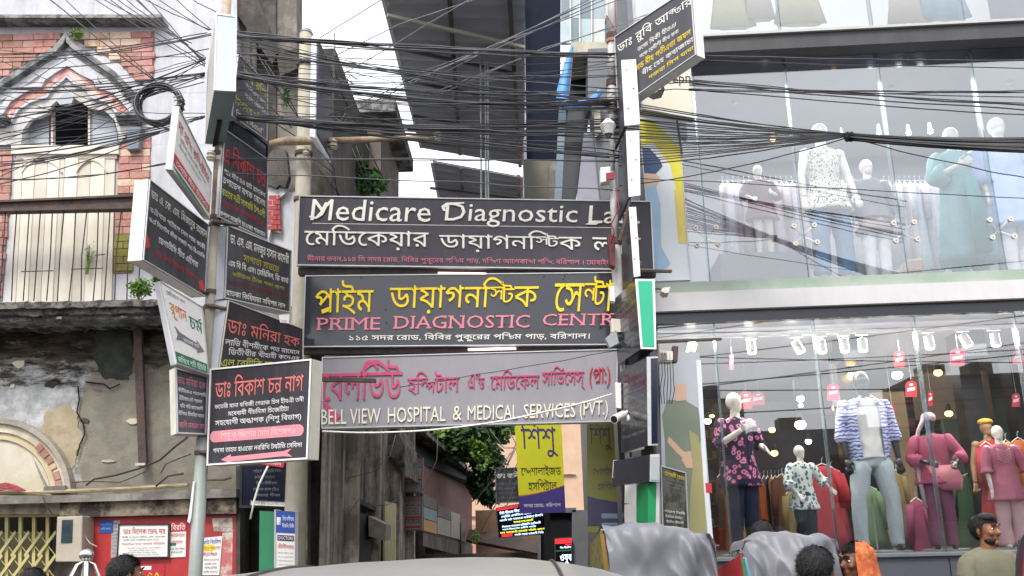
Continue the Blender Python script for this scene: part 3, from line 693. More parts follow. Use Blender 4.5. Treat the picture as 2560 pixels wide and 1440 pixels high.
# doorway signs
SIGNBLK = mat('sign_black', '#35353b', '#2d2d33', .4, 1.5, spec=.45, grime='#757272', grime_amt=.28)
SIGNGREY = mat('sign_charcoal', '#45444b', '#3c3b42', .4, 1.2, spec=.4, grime='#77757a', grime_amt=.25)
poster('signboard', 'dark signboard with faint rows of text above the doorway', 'sign', L, [(600, 1160), (722, 1158), (718, 1270), (598, 1270)], -.12, NAVY, rows(5, .12, .8, INK['grey'], 41, .28, .85, chars=12), rim=INK['black'], rimw=.03, th=.06)
poster('sign_strip', 'narrow white name strip fixed under the dark signboard', 'sign', L, [(626, 1250), (716, 1255), (716, 1267), (626, 1263)], -.2, PAPER, [(bn(24, 45), (.06, .25, .94, .75), INK['grey'])], rim=INK['grey'], rimw=.004, th=.02)
poster('signboard', 'small red sign tucked behind the lowest pole sign', 'sign', L, [(640, 1150), (712, 1150), (708, 1169), (648, 1160)], -.25, INK['red'], [(bn(7, 46), (.1, .3, .9, .8), INK['white'])], th=.03)
MB().tube([L(670, 1165, -.3), L(648, 1210, -.3), L(636, 1250, -.3), L(626, 1298, -.3)], .011, 8).build('tube_lamp', WHITEP, smooth=True, label='thin white tube hanging slanted in front of the dark doorway', cat='tube')
bk = thing('light_box', L(690, 1700, -.3), 'green sided light box with blue headed text panel in the doorway', 'sign')
pts = F4(L, [(690, 1276), (738, 1279), (735, 1560), (690, 1560)], -.42); place, n_ = sheet(*pts)
MB().prism(pts, BK * .25).build('text_panel', PAPER, bk)
MB().prism(F4(L, [(649, 1277), (685, 1279), (684, 1560), (646, 1560)], -.40), BK * .25).build('green_panel', INK['green'], bk)
MB().prism(F4(L, [(685.5, 1274), (689.5, 1274), (689.5, 1560), (684.5, 1560)], -.43), BK * .2).build('edge_trim', ALU, bk)
m = MB(); shape(m, place, rectp(0, 0, 1, .2)); m.build('printed_shape', INK['blue'], bk)
m = MB(); shape(m, place, rectp(.08, .22, .95, .27)); m.build('printed_shape', INK['navy'], bk)
m = MB(); put_text(m, place, bn(7, 51), (.35, .04, .95, .09)); put_text(m, place, bn(7, 52), (.32, .11, .95, .15)); put_text(m, place, 'DOCTORS', (.15, .23, .9, .26)); shape(m, place, rectp(.04, .06, .26, .13), .003); m.build('lettering', INK['white'], bk)
m = MB(); put_text(m, place, bn(7, 53), (.1, .295, .95, .34), lift=.006); m.build('lettering', INK['red'], bk)
m = MB(); [put_text(m, place, bn(14, 60 + k), (.1, .37 + k * .035, .92, .385 + k * .035)) for k in range(6)]; m.build('lettering', INK['grey'], bk)
poster('poster', 'white poster with a pink figure on the beige wall right of the doorway', 'poster', L, [(737, 1210), (764, 1209), (764, 1268), (737, 1269)], -.02, PAPER, (), [(INK['pink'], [[(.1, .95), (.5, .3), (.6, .35), (.3, .95)], [(.4, .98), (.5, .55), (.95, .5), (1, .98)]]), (INK['black'], [[(.6, .25), (.8, .2), (.9, .4), (.7, .42)]])], rim=INK['grey'], rimw=.004, th=.02)
poster('poster', 'torn beige poster with dark scribbles right of the green light box', 'poster', L, [(740, 1285), (768, 1283), (768, 1400), (740, 1402)], -.02, mat('torn_paper_c', '#c4b79f', '#a99c86', .9, 12, stain='#5d5650', stain_amt=.6, sscale=7), rows(2, .1, .3, INK['grey'], 66, chars=5))
poster('poster', 'small red and white sticker at the foot of the beige wall', 'poster', L, [(738, 1402), (758, 1402), (758, 1418), (738, 1418)], -.025, INK['red'], [(bn(3, 68), (.15, .2, .85, .8), INK['white'])])
m = MB(); [m.prism(F4(L, rectp(732 + a, 1172 + b, 732 + a + 5, 1172 + b + 3), .04), BK * -.01) for a in (0, 7) for b in (0, 5)]; m.build('wall_plate', MOULD2, ob)
# ================================================================ LANE, left side
LX = -2.17
ztop = P(850, 258, 12.1).z
lb = thing('lane_building', (LX - 1, 11, 0), 'stained dark concrete building lining the left side of the lane', 'building')
MB().box((LX - 1.5, 13.15, ztop / 2), (3.0, 5.2, ztop)).build('side_wall', CONC_D, lb)
MB().box((LX - 2.3, 10.35, 7.2 + 3), (4.6, .5, 12)).build('front_wall', CONC, lb) if False else None
for i, (x0, x1, y0, y1, mm) in enumerate(((592, 640, -40, 520, CONC), (641, 690, -40, 520, CONC_D), (691, 742, -60, 760, CONC))):
    MB().prism([P(x0, y0, 10.3 + .04 * i), P(x1, y0, 10.3 + .04 * i), P(x1, y1, 10.3 + .04 * i), P(x0, y1, 10.3 + .04 * i)], (0, .3, 0)).build('front_wall', mm, lb)
for a, b, c, d in (((560, -10), (640, -10), (700, 130), (680, 160)), ((690, 135), (745, 120), (745, 170), (700, 190))):
    MB().prism([P(*q, 10.12) for q in (a, b, c, d)], (0, .15, 0)).build('broken_slab', CONC_D, lb)
for x in (622, 636): MB().tube([P(x, -20, 10.15), P(x + 2, 430, 10.15)], .03, 7).build('drain_pipe', CONC_D, lb, smooth=True)
MB().prism([P(q[0], q[1], 10.05) for q in ((690, 500), (712, 485), (716, 470), (700, 455), (665, 470), (660, 560), (672, 600))], (0, .1, 0)).build('stone_quoin', WHITEWASH, lb)
MB().prism([P(q[0], q[1], 10.0) for q in ((632, 400), (665, 395), (690, 365), (715, 375), (722, 440), (712, 470), (700, 462), (690, 470), (660, 458))], (0, .12, 0)).build('broken_slab', CONC_D, lb)
# weathered wall along the lane at street level
lw = thing('lane_wall', (LX, 12, 0), 'weathered grey plank and plaster wall running back into the lane', 'wall')
WOOD = mat('weathered_wall', '#b3a99e', '#857c73', .95, 3, bump=.5, bscale=10, stretch=(1, 1, .25), stain='#3c3733', stain_amt=.6, sscale=1.2, grime='#22201f', grime_amt=.85)
WOOD2 = mat('weathered_wall_pale', '#c8beb2', '#9a9187', .95, 3, bump=.5, bscale=10, stretch=(1, 1, .25), stain='#4a443f', stain_amt=.6, sscale=1.5, grime='#2a2826', grime_amt=.8)
Y = 10.15; rr = random.Random(5); i = 0
while Y < 18:
    w = .42 + rr.uniform(-.05, .12); zt_ = 3.9 + rr.uniform(-.15, .1)
    MB().box((LX + .06 + rr.uniform(-.015, .015), Y + w / 2, zt_ / 2), (.05, w - .012, zt_)).build('wall_board', WOOD if i % 2 else WOOD2, lw); Y += w; i += 1
for Yp in (11.4, 13.2, 15.4, 17.6): MB().box((LX + .17, Yp, 2.1), (.16, .16, 4.2)).build('pillar', WOOD2, lw, bevel=.01)
MB().box((LX + .14, 12.6, 1.95), (.12, 2.2, .06), Matrix.Rotation(R(-3), 3, 'X')).build('rail', CONC_D, lw)
MB().box((LX + .14, 12.2, 1.1), (.03, 1.6, 1.5)).build('door_panel', mat('dark_door', '#4a4541', '#33302d', .9, 4, stretch=(1, 1, .3)), lw)
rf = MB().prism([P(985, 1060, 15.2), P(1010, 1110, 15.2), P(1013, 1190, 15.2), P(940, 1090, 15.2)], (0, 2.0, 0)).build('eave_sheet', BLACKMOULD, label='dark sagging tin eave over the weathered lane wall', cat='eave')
t = thing('hood_box', P(950, 1300, 12.6), 'dark box with a pale crumpled metal lid fixed to the lane wall', 'box')
MB().prism([P(886, 1300, 12.6), P(922, 1288, 12.6), P(925, 1348, 12.6), P(886, 1350, 12.6)], (0, .5, 0)).build('box_body', DARK, t)
MB().prism([P(921, 1290, 12.4), P(965, 1312, 12.4), P(963, 1352, 12.4), P(922, 1340, 12.4)], (0, .5, 0)).build('lid', mat('crumpled_tin', '#a3998b', '#7d7468', .6, 8, bump=.6, bscale=8), t)
t = thing('shutter', P(920, 1440, 14), 'pale yellow ribbed door further down the weathered lane wall', 'door')
for k in range(8): MB().box((LX + .2, 14.0 + .16 * k, 1.1), (.03, .14, 1.9)).build('slat', YGATE, t)
# far flats over the lane on the left
fb = thing('concrete_block_house', P(920, 490, 13), 'brown grey concrete house with flat eave behind the cables', 'building')
p0 = P(862, 255, 13.2); p1 = P(983, 252, 13.2); zt_ = p1.z
BRN = mat('brown_render', '#8b8179', '#746b64', .9, 2, stain='#5d5650', stain_amt=.5, sscale=1.2)
MB().box(((p0.x + p1.x) / 2, 14.35, zt_ - .12), (p1.x - p0.x + .1, 2.5, .22)).build('roof', MOULD2, fb)
MB().box(((p0.x + p1.x) / 2 - .12, 14.4, zt_ - .24 - .7), (p1.x - p0.x - .16, 2.2, 1.4)).build('upper_wall', BRN, fb)
MB().box(((p0.x + p1.x) / 2 - .5, 14.5, (zt_ - 1.65) / 2), (p1.x - p0.x - .5, 2.2, zt_ - 1.65)).build('lower_wall', BLACKMOULD, fb)
for k in range(3): MB().box(((p0.x + p1.x) / 2 - .62 + .3 * k, 13.5, zt_ - 1.5), (.05, .06, 1.6)).build('window_bar', CONC, fb)
MB().box(((p0.x + p1.x) / 2 - .2, 13.55, zt_ - 1.6), (.5, .06, .9)).build('window', mat('dim_window', '#4a4b50', '#33343a', .3, 3), fb)
# shed with tin roof beyond
sh = thing('lane_shop', P(1110, 1440, 19), 'low lane shop with red brown boards, dark tin eave and open front', 'building')
a0 = P(1055, 1160, 18.2); b0 = P(1180, 1222, 27); a1 = P(1055, 1330, 18.2); b1 = P(1180, 1362, 27)
MB().prism([a0, b0, b1, a1], (-.1, 0, 0)).build('front_board', mat('redbrown_board', '#6a4640', '#553632', .8, 3, grime='#2e2422', grime_amt=.5), sh)
place, n_ = sheet(a0, b0, b1, a1)
SHC = [mat('sheet_a', '#5d5450', '#4e4642', .7, 4), mat('sheet_b', '#8c8880', '#7b776f', .7, 4), mat('sheet_c', '#6e7f87', '#5f6f77', .7, 4), mat('sheet_d', '#a27a47', '#8e693b', .7, 4)]
for u0, v0, u1, v1, k in ((.0, .45, .2, .62, 0), (.0, .63, .2, .8, 2), (.0, .81, .2, .98, 3), (.21, .52, .45, .7, 0), (.21, .71, .45, .97, 1), (.46, .55, .66, .97, 1), (.67, .6, .8, .98, 0)):
    MB().prism([place(u, v, .03) for u, v in rectp(u0, v0, u1, v1)], -n_ * .03).build('panel', SHC[k], sh)
MB().prism([place(u, v, .02) for u, v in ((0, 1.01), (1, 1.01), (.99, 1.25), (0, 1.2))], -n_ * .1).build('lower_board', CONC_D, sh)
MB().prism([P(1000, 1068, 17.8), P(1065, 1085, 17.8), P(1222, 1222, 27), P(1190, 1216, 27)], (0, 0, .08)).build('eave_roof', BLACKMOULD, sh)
MB().box((-2.6, 22.5, 2.0), (.2, 9, 4.6)).build('inner_wall', DARK, sh)
MB().box((-1.9, 24, .9), (.9, .1, 1.8)).build('counter', CONC_D, sh)
for k, (pts, lab) in enumerate((([(995, 1143), (1058, 1145), (1056, 1233), (997, 1233)], 'upper white sign with red headings on the lane shop'), ([(997, 1240), (1057, 1240), (1055, 1326), (998, 1328)], 'lower white sign with red headings on the lane shop'))):
    board('lane_sign', lab, 'sign', [P(x, y, 17.4) for x, y in pts], .08, mat('dim_paper', '#aaa4a2', '#989290', .7, 3), INK['grey'],
          [(bn(10, 70 + k), (.06, .04, .94, .2), INK['red'])] + rows(4, .24, .58, INK['black'], 75 + k, chars=12) + [(bn(9, 79 + k), (.1, .66, .9, .8), INK['black'])], [(INK['red'], [rectp(.05, .59, .95, .645)] + ([rectp(.05, .86, .95, .93)] if k else []))], rimw=.03)
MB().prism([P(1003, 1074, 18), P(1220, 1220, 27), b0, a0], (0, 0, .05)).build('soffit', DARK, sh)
tr = thing('tin_roof_shed', P(1280, 1440, 22), 'low shed with a brown corrugated tin roof at the end of the lane', 'shed')
MB().prism([P(1165, 1348, 24), P(1390, 1392, 19), P(1395, 1400, 19), P(1165, 1356, 24)], (0, 1.5, .25)).build('roof', RUST, tr)
MB().box((-.4, 21.5, .55), (3.6, .2, 1.1)).build('wall', mat('shed_wall', '#6a5f54', '#4c443d', .9, 3), tr)
MB().box((.2, 24.5, 1.0), (2.6, .2, 2.2)).build('back_wall', mat('shed_back', '#a3806a', '#8b6b58', .9, 4), tr)
# pink apartment far behind
pk = thing('pink_building', P(1290, 1440, 34), 'distant peach painted apartment wall behind the tree and banner', 'building')
PEACH = mat('peach_wall', '#cdae96', '#bc9c84', .9, 1.2, grime='#b8947a', grime_amt=.3)
q0 = P(1150, 1060, 34); q1 = P(1480, 1440, 34)
MB().box(((q0.x + q1.x) / 2, 34.5, 4), (q1.x - q0.x, 1, 12)).build('wall', PEACH, pk)
for (x0, y0, x1, y1) in ((1282, 1188, 1302, 1212), (1225, 1348, 1255, 1360), (1275, 1345, 1322, 1366), (1345, 1340, 1372, 1370)):
    fr_ = MB().prism([P(*c, 33.98) for c in rectp(x0, y0, x1, y1)], (0, .2, 0)).build('window', DARK, pk)
for yy in (1185, 1290, 1325): MB().prism([P(*c, 33.9) for c in rectp(1160, yy, 1440, yy + 2)], (0, .08, 0)).build('ledge', CONC, pk)
MB().box(((q0.x + q1.x) / 2, 33.2, .9), (q1.x - q0.x, .2, 1.8)).build('brick_wall', mat('pink_brick_band', '#b98b7c', '#a27465', .9, 20), label='low reddish brick wall in front of the peach apartment', cat='wall')
# ================================================================ LANE, right side
RX = 1.22
GLOSSP = mat('gloss_panel', '#77787c', '#696a6e', .45, 1.0, spec=.5)
rb = thing('lane_side_cladding', (RX, 14, 0), 'glossy grey clad side wall along the right of the lane', 'wall')
Y = 9.95
for k in range(7):
    MB().box((RX + .06, Y + .55, 2.35), (.1, 1.09, 4.7)).build('cladding_panel', GLOSSP, rb); Y += 1.1
for z in (.6, 3.95): MB().box((RX - .03, 13.6, z), (.07, 7.4, .05)).build('trim', SLATE, rb)
m = MB().box((RX - .05, 10.05, 2.0), (.12, .14, 4.0)); m.build('dark_post', NAVY, rb)
fr = thing('side_doorway', P(1400, 1440, 14.5), 'dark metal framed doorway with lit advert at the end of the cladding', 'doorway')
MB().prism([P(*c, 14.6) for c in ((1350, 1280), (1430, 1282), (1430, 1440), (1350, 1440))], (0, .2, 0)).build('door_opening', DARK, fr)
for c in (((1345, 1275), (1352, 1275), (1352, 1600), (1345, 1600)), ((1345, 1268), (1440, 1270), (1440, 1280), (1345, 1279)), ((1430, 1275), (1470, 1275), (1470, 1600), (1430, 1600))):
    MB().prism([P(*q, 14.5) for q in c], (0, .25, 0)).build('door_frame', GREYC, fr)
SCR = flat('screen_black', '#111118', .2)
E_BL = glow('led_blue', '#bcd8ff', 1.6); E_RED = glow('led_red', '#e0202c', 1.0); E_YEL = glow('led_yellow', '#e8e23a', 1.2)
board('led_sign', 'lit advert screen with blue lettering inside the side doorway', 'sign', [P(*c, 14.4) for c in ((1386, 1345), (1430, 1342), (1430, 1412), (1388, 1414))], .05, SCR, SLATE,
      [('ওষুধ', (.3, .62, .98, .95), E_BL), (bn(8, 90), (.3, .32, .95, .4), E_BL)], [(E_RED, [rectp(.02, .04, .98, .22), rectp(.6, .25, .95, .29)]), (INK['green'], [rectp(.02, .45, .98, .5)])], rimw=.01)
board('led_sign', 'tilted dark LED board with rows of lit blue and yellow text', 'sign', [P(1240, 1270, 13.0), P(1362, 1248, 12.6), P(1366, 1336, 12.6), P(1246, 1346, 13.0)], .12, SCR, SLATE,
      [(bn(26, 91), (.07, .14, .86, .24), E_BL), (bn(26, 92), (.1, .27, .93, .36), E_BL), (bn(30, 93), (.06, .39, .95, .47), E_BL), (bn(14, 94), (.35, .5, .75, .57), E_YEL), (bn(26, 95), (.1, .6, .9, .68), E_BL), (bn(22, 96), (.1, .7, .8, .76), E_BL), (bn(30, 97), (.05, .79, .97, .86), E_YEL), (bn(18, 98), (.35, .89, .95, .96), E_BL)],
      [(E_RED, [rectp(.01, .01, .46, .1), rectp(.08, .88, .3, .96)])], rimw=.015)
board('signboard', 'black signboard with white heading left of the yellow banner', 'sign', [P(1237, 1170, 13.3), P(1300, 1168, 13.3), P(1302, 1256, 13.3), P(1240, 1258, 13.3)], .1, SIGNBLK, INK['grey'],
      [('ডাঃ জনি', (.05, .12, .95, .3), INK['white'])] + rows(4, .42, .95, INK['grey'], 99, chars=10), rimw=.012)
YB = mat('banner_yellow', '#d6d42c', '#c9c826', .6, 2); YP = mat('banner_purple', '#4a3d8c', '#40347c', .6, 2); INK['purple'] = flat('ink_purple', '#4c3a78', .6)
bp = [P(1283, 985, 12.0), P(1400, 985, 12.0), P(1414, 1281, 12.0), P(1299, 1284, 12.0)]
cv = [(0, .86)] + [(t / 10, .86 - .03 * (t / 10) - .05 * (t / 10) ** 2) for t in range(1, 11)] + [(1, 1), (0, 1)]
board('hanging_banner', 'yellow and purple vertical hospital banner hanging over the lane', 'banner', bp, .05, YB, INK['grey'],
      [('শিশু', (.12, .22, .9, .54), INK['purple'], dict(bold=.05)), ('স্পেশালাইজড', (.08, .6, .94, .695), INK['black'], dict(bold=.03)), ('হসপিটাল', (.22, .72, .84, .82), INK['black'], dict(bold=.03)), ('সদর রোড, বরিশাল', (.1, .915, .9, .955), INK['white'])],
      [(INK['orange'], [[(u, v - .008) for u, v in cv[:11]] + [(u, v + .004) for u, v in cv[:11]][::-1]]), (YP, [cv])], rimw=0)
YB2 = mat('mirrored_yellow', '#a5a556', '#97974c', .35, 1.5, spec=.6); YP2 = mat('mirrored_purple', '#5f5a7c', '#54506f', .35, 2, spec=.6)  # dulled colours: the yellow banner's reflection, built as a second board
board('hanging_banner', 'faded second yellow and purple banner standing behind the glossy side panel', 'banner', [P(1466, 985, 10.6), P(1531, 985, 10.6), P(1547, 1330, 10.6), P(1470, 1330, 10.6)], .03, YB2, GREYC,  # stands in for the yellow banner's mirror image on the lane wall
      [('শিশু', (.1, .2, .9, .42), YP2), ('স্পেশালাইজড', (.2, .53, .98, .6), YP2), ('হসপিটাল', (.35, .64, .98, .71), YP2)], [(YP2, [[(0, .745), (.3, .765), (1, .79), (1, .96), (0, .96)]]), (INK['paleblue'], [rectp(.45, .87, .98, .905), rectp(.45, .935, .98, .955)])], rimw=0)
MB().tube([P(1260, 980, 12.02), P(1430, 978, 12.02), Vector((RX, 12.02, P(1430, 978, 12.02).z))], .02, 6).build('banner_bracket', IRON, label='iron bracket pipe that holds the yellow banner', cat='bracket')
# upper right: concrete frame, blue tarp, navy wall, glass corner
uf = thing('concrete_frame_building', P(1460, 490, 10.5), 'grey concrete frame building with dark openings beside the navy wall', 'building')
def pp(mb, pts, Y, th): return mb.prism([P(x, y, Y) for x, y in pts], (0, th, 0))
pp(MB(), [(1309, -60), (1402, -60), (1400, 500), (1309, 505)], 17.2, .3).build('navy_wall', mat('navy_wall', '#12182a', '#0c1120', .5, 1, spec=.08), uf)
MB().tube([P(1306, -40, 16.9), P(1313, 495, 16.9)], .04, 6).build('corner_trim', ALU, uf)
pp(MB(), [(1309, 402), (1374, 400), (1376, 500), (1311, 500)], 16.8, .2).build('side_panel', mat('olive_grey', '#7d7a70', '#6d6a61', .8, 3), uf)
pp(MB(), [(1373, 400), (1405, 398), (1403, 500), (1373, 500)], 16.5, .3).build('column', CONC, uf)
pp(MB(), [(1428, 106), (1450, 103), (1520, 106), (1520, 122), (1432, 140)], 10.9, .8).build('beam', mat('beige_beam', '#c9c4b3', '#b5af9e', .9, 4, stain='#8a8577', stain_amt=.4), uf)
pp(MB(), [(1428, 140), (1433, 140), (1421, 262), (1416, 262)], 10.9, .3).build('column', CONC, uf)
pp(MB(), [(1433, 142), (1470, 145), (1470, 262), (1421, 262)], 11.6, .1).build('opening', DARK, uf)
pp(MB(), [(1470, 122), (1518, 120), (1520, 500), (1502, 500), (1478, 262), (1470, 262)], 10.8, .4).build('wall', GREYC, uf)
pp(MB(), [(1416, 263), (1470, 263), (1478, 263), (1440, 500), (1398, 500)], 11.3, .2).build('opening', mat('dark_glazing', '#23262e', '#1a1c22', .2, 2, spec=.8), uf)
pp(MB(), [(1398, 263), (1416, 263), (1404, 500), (1386, 500)], 11.0, .2).build('glass_strip', mat('dull_glass', '#6a7d8a', '#596b78', .15, 2, spec=.8), uf)
pp(MB(), [(1460, 330), (1482, 330), (1500, 500), (1442, 500)], 10.95, .2).build('wall', mat('lilac_grey', '#9b9ba6', '#8a8a96', .6, 2), uf)
pp(MB(), [(1484, 270), (1500, 268), (1502, 330), (1488, 345)], 10.7, .05).build('window', mat('beige_pane', '#b9b79e', '#a8a68f', .5, 2), uf)
cg = thing('glazed_corner', P(1470, 100, 11.6), 'pale blue glazed corner of the upper floors above the concrete frame', 'building')
GL2 = mat('pale_glass', '#b8c6cd', '#9fb0b9', .12, 2, spec=.9)
GL3 = mat('grey_glass', '#7c8b96', '#66757f', .12, 2, spec=.9)
for i, (x0, x1) in enumerate(((1403, 1425), (1426, 1448), (1449, 1478), (1479, 1512), (1513, 1545))):
    for j, (y0, y1) in enumerate(((-80, 45), (46, 108))):
        pp(MB(), rectp(x0, y0, x1, y1), 11.6, .05).build('glass_pane', (GL3, GL2, GL3, GL2, mat('white_pane', '#d9dbdc', '#c9cccd', .3, 2))[(i + j) % 5], cg)
for x in (1425.5, 1448.5, 1478.5): MB().tube([P(x, -80, 11.55), P(x + 1, 108, 11.55)], .012, 5).build('mullion', WHITEP, cg)
TARP = mat('blue_tarp', '#5c97d2', '#4b86c4', .5, 4, bump=.3, bscale=10)
tp = [[(1428, 112), (1434, 118)], [(1410, 160), (1428, 165)], [(1400, 195), (1425, 200)], [(1392, 225), (1422, 235)], [(1390, 250), (1424, 258)], [(1396, 262), (1436, 256)], [(1425, 272), (1450, 250)], [(1465, 270), (1475, 243)], [(1490, 255), (1492, 228)], [(1506, 230), (1496, 222)]]
m = MB().band([P(*a, 10.6) for a, b in tp], [P(*b, 10.62) for a, b in tp], (0, .04, 0)); m.build('tarpaulin', TARP, smooth=True, label='blue plastic tarpaulin strip wrapped round the concrete opening', cat='tarpaulin')
# ---------------------------------------------------------------- the big lean-to canopy overhead
ZC = 9.2
cn = thing('tin_canopy', PZ(1150, 200, ZC), 'dark corrugated tin canopy on steel purlins high over the lane', 'canopy')
TINM = mat('tin_underside', '#c3c5cd', '#b0b2ba', .6, 1.5)
def tin(pts, z):                        # corrugated sheet between four corners on one level
    A, B, C_, D = [PZ(x, y, z) for x, y in pts]; n = 90
    def fn(u, v):
        p = (A * (1 - u) + B * u) * (1 - v) + (D * (1 - u) + C_ * u) * v
        return p + Vector((0, 0, .045 * math.sin(v * 2 * math.pi * n / 5)))
    b = grid_mesh(fn, 2, n * 2); o = len(b.v); top = [v + Vector((0, 0, .03)) for v in b.v]; b.add(top, [tuple(reversed([i for i in f])) for f in b.f[:]])
    return b
tin([(945, -60), (1312, -60), (1312, 413), (1052, 368)], ZC).build('tin_sheet', TINM, cn, smooth=True)
tin([(1078, 404), (1312, 446), (1312, 640), (1125, 640)], ZC).build('tin_sheet', TINM, cn, smooth=True)
def bar(a, b, z0, r, m, nm, par): MB().tube([PZ(*a, z0), PZ(*b, z0)], r, 4, twist=math.pi / 4).build(nm, m, par)
for a, b in (((1122, -40), (1150, 385)), ((1272, -40), (1300, 415)), ((1152, 418), (1166, 600)), ((1296, 440), (1300, 600))): bar(a, b, ZC - .12, .05, SLATE, 'purlin', cn)
for a, b, mm in (((968, 38), (1310, 118), CREAM2), ((985, 118), (1310, 190), SLATE), ((1010, 200), (1310, 262), SLATE), ((1030, 290), (1310, 340), SLATE), ((1075, 470), (1310, 500), SLATE)):
    bar(a, b, ZC - .2, .035, mm, 'rafter', cn)
for a, b in (((944, -60), (1053, 368)), ((1079, 404), (1126, 640))): bar(a, b, ZC - .02, .04, ALU, 'edge_flashing', cn)
for x in (1200, 1212, 1218): MB().tube([P(x, -40, 13.5), P(x + 3, 500, 13.5)], .014, 5).build('hanging_rod', STEEL, label='thin vertical steel rod hanging under the tin canopy', cat='rod', group='steel rods hanging under the canopy')
MB().prism([P(*c, 12.9) for c in ((1258, 92), (1270, 88), (1278, 108), (1264, 105))], (0, .05, .02)).build('roof_hole', glow('sky_gap', '#ffffff', 1.0), cn) if False else None
for k in range(12):  # unseen cables added behind the lens to give the glass reflections
    a_ = Vector((-14, -1.5 - .45 * k, 4.2 + (k * 37 % 11) * .34)); b_ = Vector((15, -2.5 - .3 * ((k * 5) % 12), 4.4 + (k * 23 % 13) * .3)); pts = [a_.lerp(b_, i / 20) - Vector((0, 0, 1.2 * (i / 20) * (1 - i / 20))) for i in range(21)]
    MB().tube(pts, .014, 5).build('added_cable', IRON, smooth=True, label='black street cable seen only mirrored in the shop glass', cat='cable', group='street cables mirrored in the shop glass')  # added cables, there only for the shop glass to reflect
# ================================================================ unseen terrace added behind the lens for the shop glass to mirror
opp = thing('added_terrace', (3, -9, 0), 'plain grey terrace across the street mirrored in the shop glass', 'building')  # added unseen behind the lens, with all its parts, for the glass to reflect
FT = [mat('added_far_terrace_%d' % i, a, b, .9, .8, stain=c, stain_amt=.6, sscale=.5) for i, (a, b, c) in enumerate((('#67635f', '#4c4946', '#8a8378'), ('#7a6f62', '#5d544a', '#a0937f'), ('#54585c', '#3f4347', '#75797d')))]
xo_ = -26
for i, (w_, h_) in enumerate(((5, 4.2), (4, 5.1), (3, 3.4), (6, 4.6), (3.4, 5.6), (2.6, 4.0), (4.2, 4.9), (3.2, 5.4), (5, 4.3), (3.6, 5.8), (4.4, 4.5), (5, 5.2), (6, 4.1))):
    MB().box((xo_ + w_ / 2, -11.0 - .13 * (i % 4), h_ / 2), (w_ - .05, 3, h_)).build('wall', FT[i % 3], opp)
    for q in range(2): MB().box((xo_ + w_ * (.3 + .4 * q), -11.0, h_ + .25), (.7, .8, .5)).build('added_roof_tank', FT[(i + 1) % 3], opp)
    xo_ += w_
for k in range(14): MB().box((-16 + 2.7 * k, -9.48, 2.2 + .6 * (k % 2)), (1.3, .1, 1.4)).build('window', DARK, opp)
# ================================================================ SIGNS SPANNING THE LANE
def Pq(pts, Y): return [P(x, y, Y) for x, y in pts]
WL = mat('letter_white', '#f0eee4', '#e4e2d8', .35, 3); PKL = mat('letter_pink', '#d98595', '#cf7788', .4, 3); YLW = mat('letter_yellow', '#f0d21e', '#e5c518', .35, 3)
CRL = mat('letter_crimson', '#c04a72', '#b23c66', .4, 3); REDL = mat('letter_red', '#b3243e', '#a31d36', .4, 3); IVORY = mat('letter_ivory', '#e3dfcf', '#d6d1be', .4, 3)
SMOKE = mat('sign_smoke', '#47454d', '#413f47', .45, .8, spec=.3, grime='#5f5d64', grime_amt=.3); GLOSSD = mat('sign_gloss_navy', '#3a3a42', '#2d2e39', .12, .7, spec=.6)
LILAC = mat('sign_lilac', '#949298', '#8b898f', .5, .8, spec=.3, grime='#7c7980', grime_amt=.35)
YS = 9.25
tx = [('Medicare', (.035, .055, .375, .36), WL, dict(bold=.052, depth=.012, shear=.08)), ('Diagnostic', (.415, .075, .79, .42), WL, dict(bold=.052, depth=.012, shear=.08)), ('Lab.', (.82, .085, .965, .34), WL, dict(bold=.052, depth=.012, shear=.08)),
      ('মেডিকেয়ার', (.02, .42, .37, .77), WL, dict(bold=.045, depth=.012)), ('ডায়াগনস্টিক', (.40, .46, .80, .78), WL, dict(bold=.045, depth=.012)), ('ল্যাব', (.83, .52, .965, .78), WL, dict(bold=.045, depth=.012)),
      ('মীনার ভবন,১১৪ সি সদর রোড, বিবির পুকুরের পশ্চিম পাড়, দক্ষিণ আলেকান্দা পল্লি, বরিশাল । মোবাইল: ০১৭১৫৪', (.03, .845, .965, .955), PKL, dict(bold=.012, depth=.004))]
md, place = board('lane_signboard', 'topmost charcoal signboard across the lane with white raised letters and pink address line', 'sign', Pq([(748, 489), (1628, 503), (1636, 676), (741, 664)], YS), .16, SMOKE, ALU, tx, rimw=.012)
m = MB(); shape(m, place, rectp(.04, .395, .945, .402), .004)
for pts in ([(.03, .30), (.035, .33), (.052, .34), (.07, .28), (.088, .10), (.075, .10), (.062, .24), (.05, .31), (.04, .30)], [(.405, .13), (.41, .19), (.418, .2), (.416, .14), (.43, .1), (.47, .085), (.47, .065), (.42, .075)], [(.81, .36), (.825, .33), (.85, .345), (.84, .365)]):
    m.prism([place(u, v, .017) for u, v in pts], (0, .01, 0))
m.build('lettering', WL, md)
tx = [('প্রাইম', (.035, .08, .215, .56), YLW, dict(bold=.05, depth=.018)), ('ডায়াগনস্টিক', (.265, .06, .725, .56), YLW, dict(bold=.05, depth=.018)), ('সেন্টার', (.775, .06, 1.01, .55), YLW, dict(bold=.05, depth=.018)),
      ('১১৫ সদর রোড, বিবির পুকুরের পশ্চিম পাড়, বরিশাল।', (.145, .82, .895, .94), WL, dict(bold=.014, depth=.006))]
pr, place = board('lane_signboard', 'middle glossy dark signboard across the lane with yellow raised Bengali letters', 'sign', Pq([(763, 689), (1572, 680), (1556, 862), (757, 868)], YS), .14, GLOSSD, ALU, tx, rimw=.01)
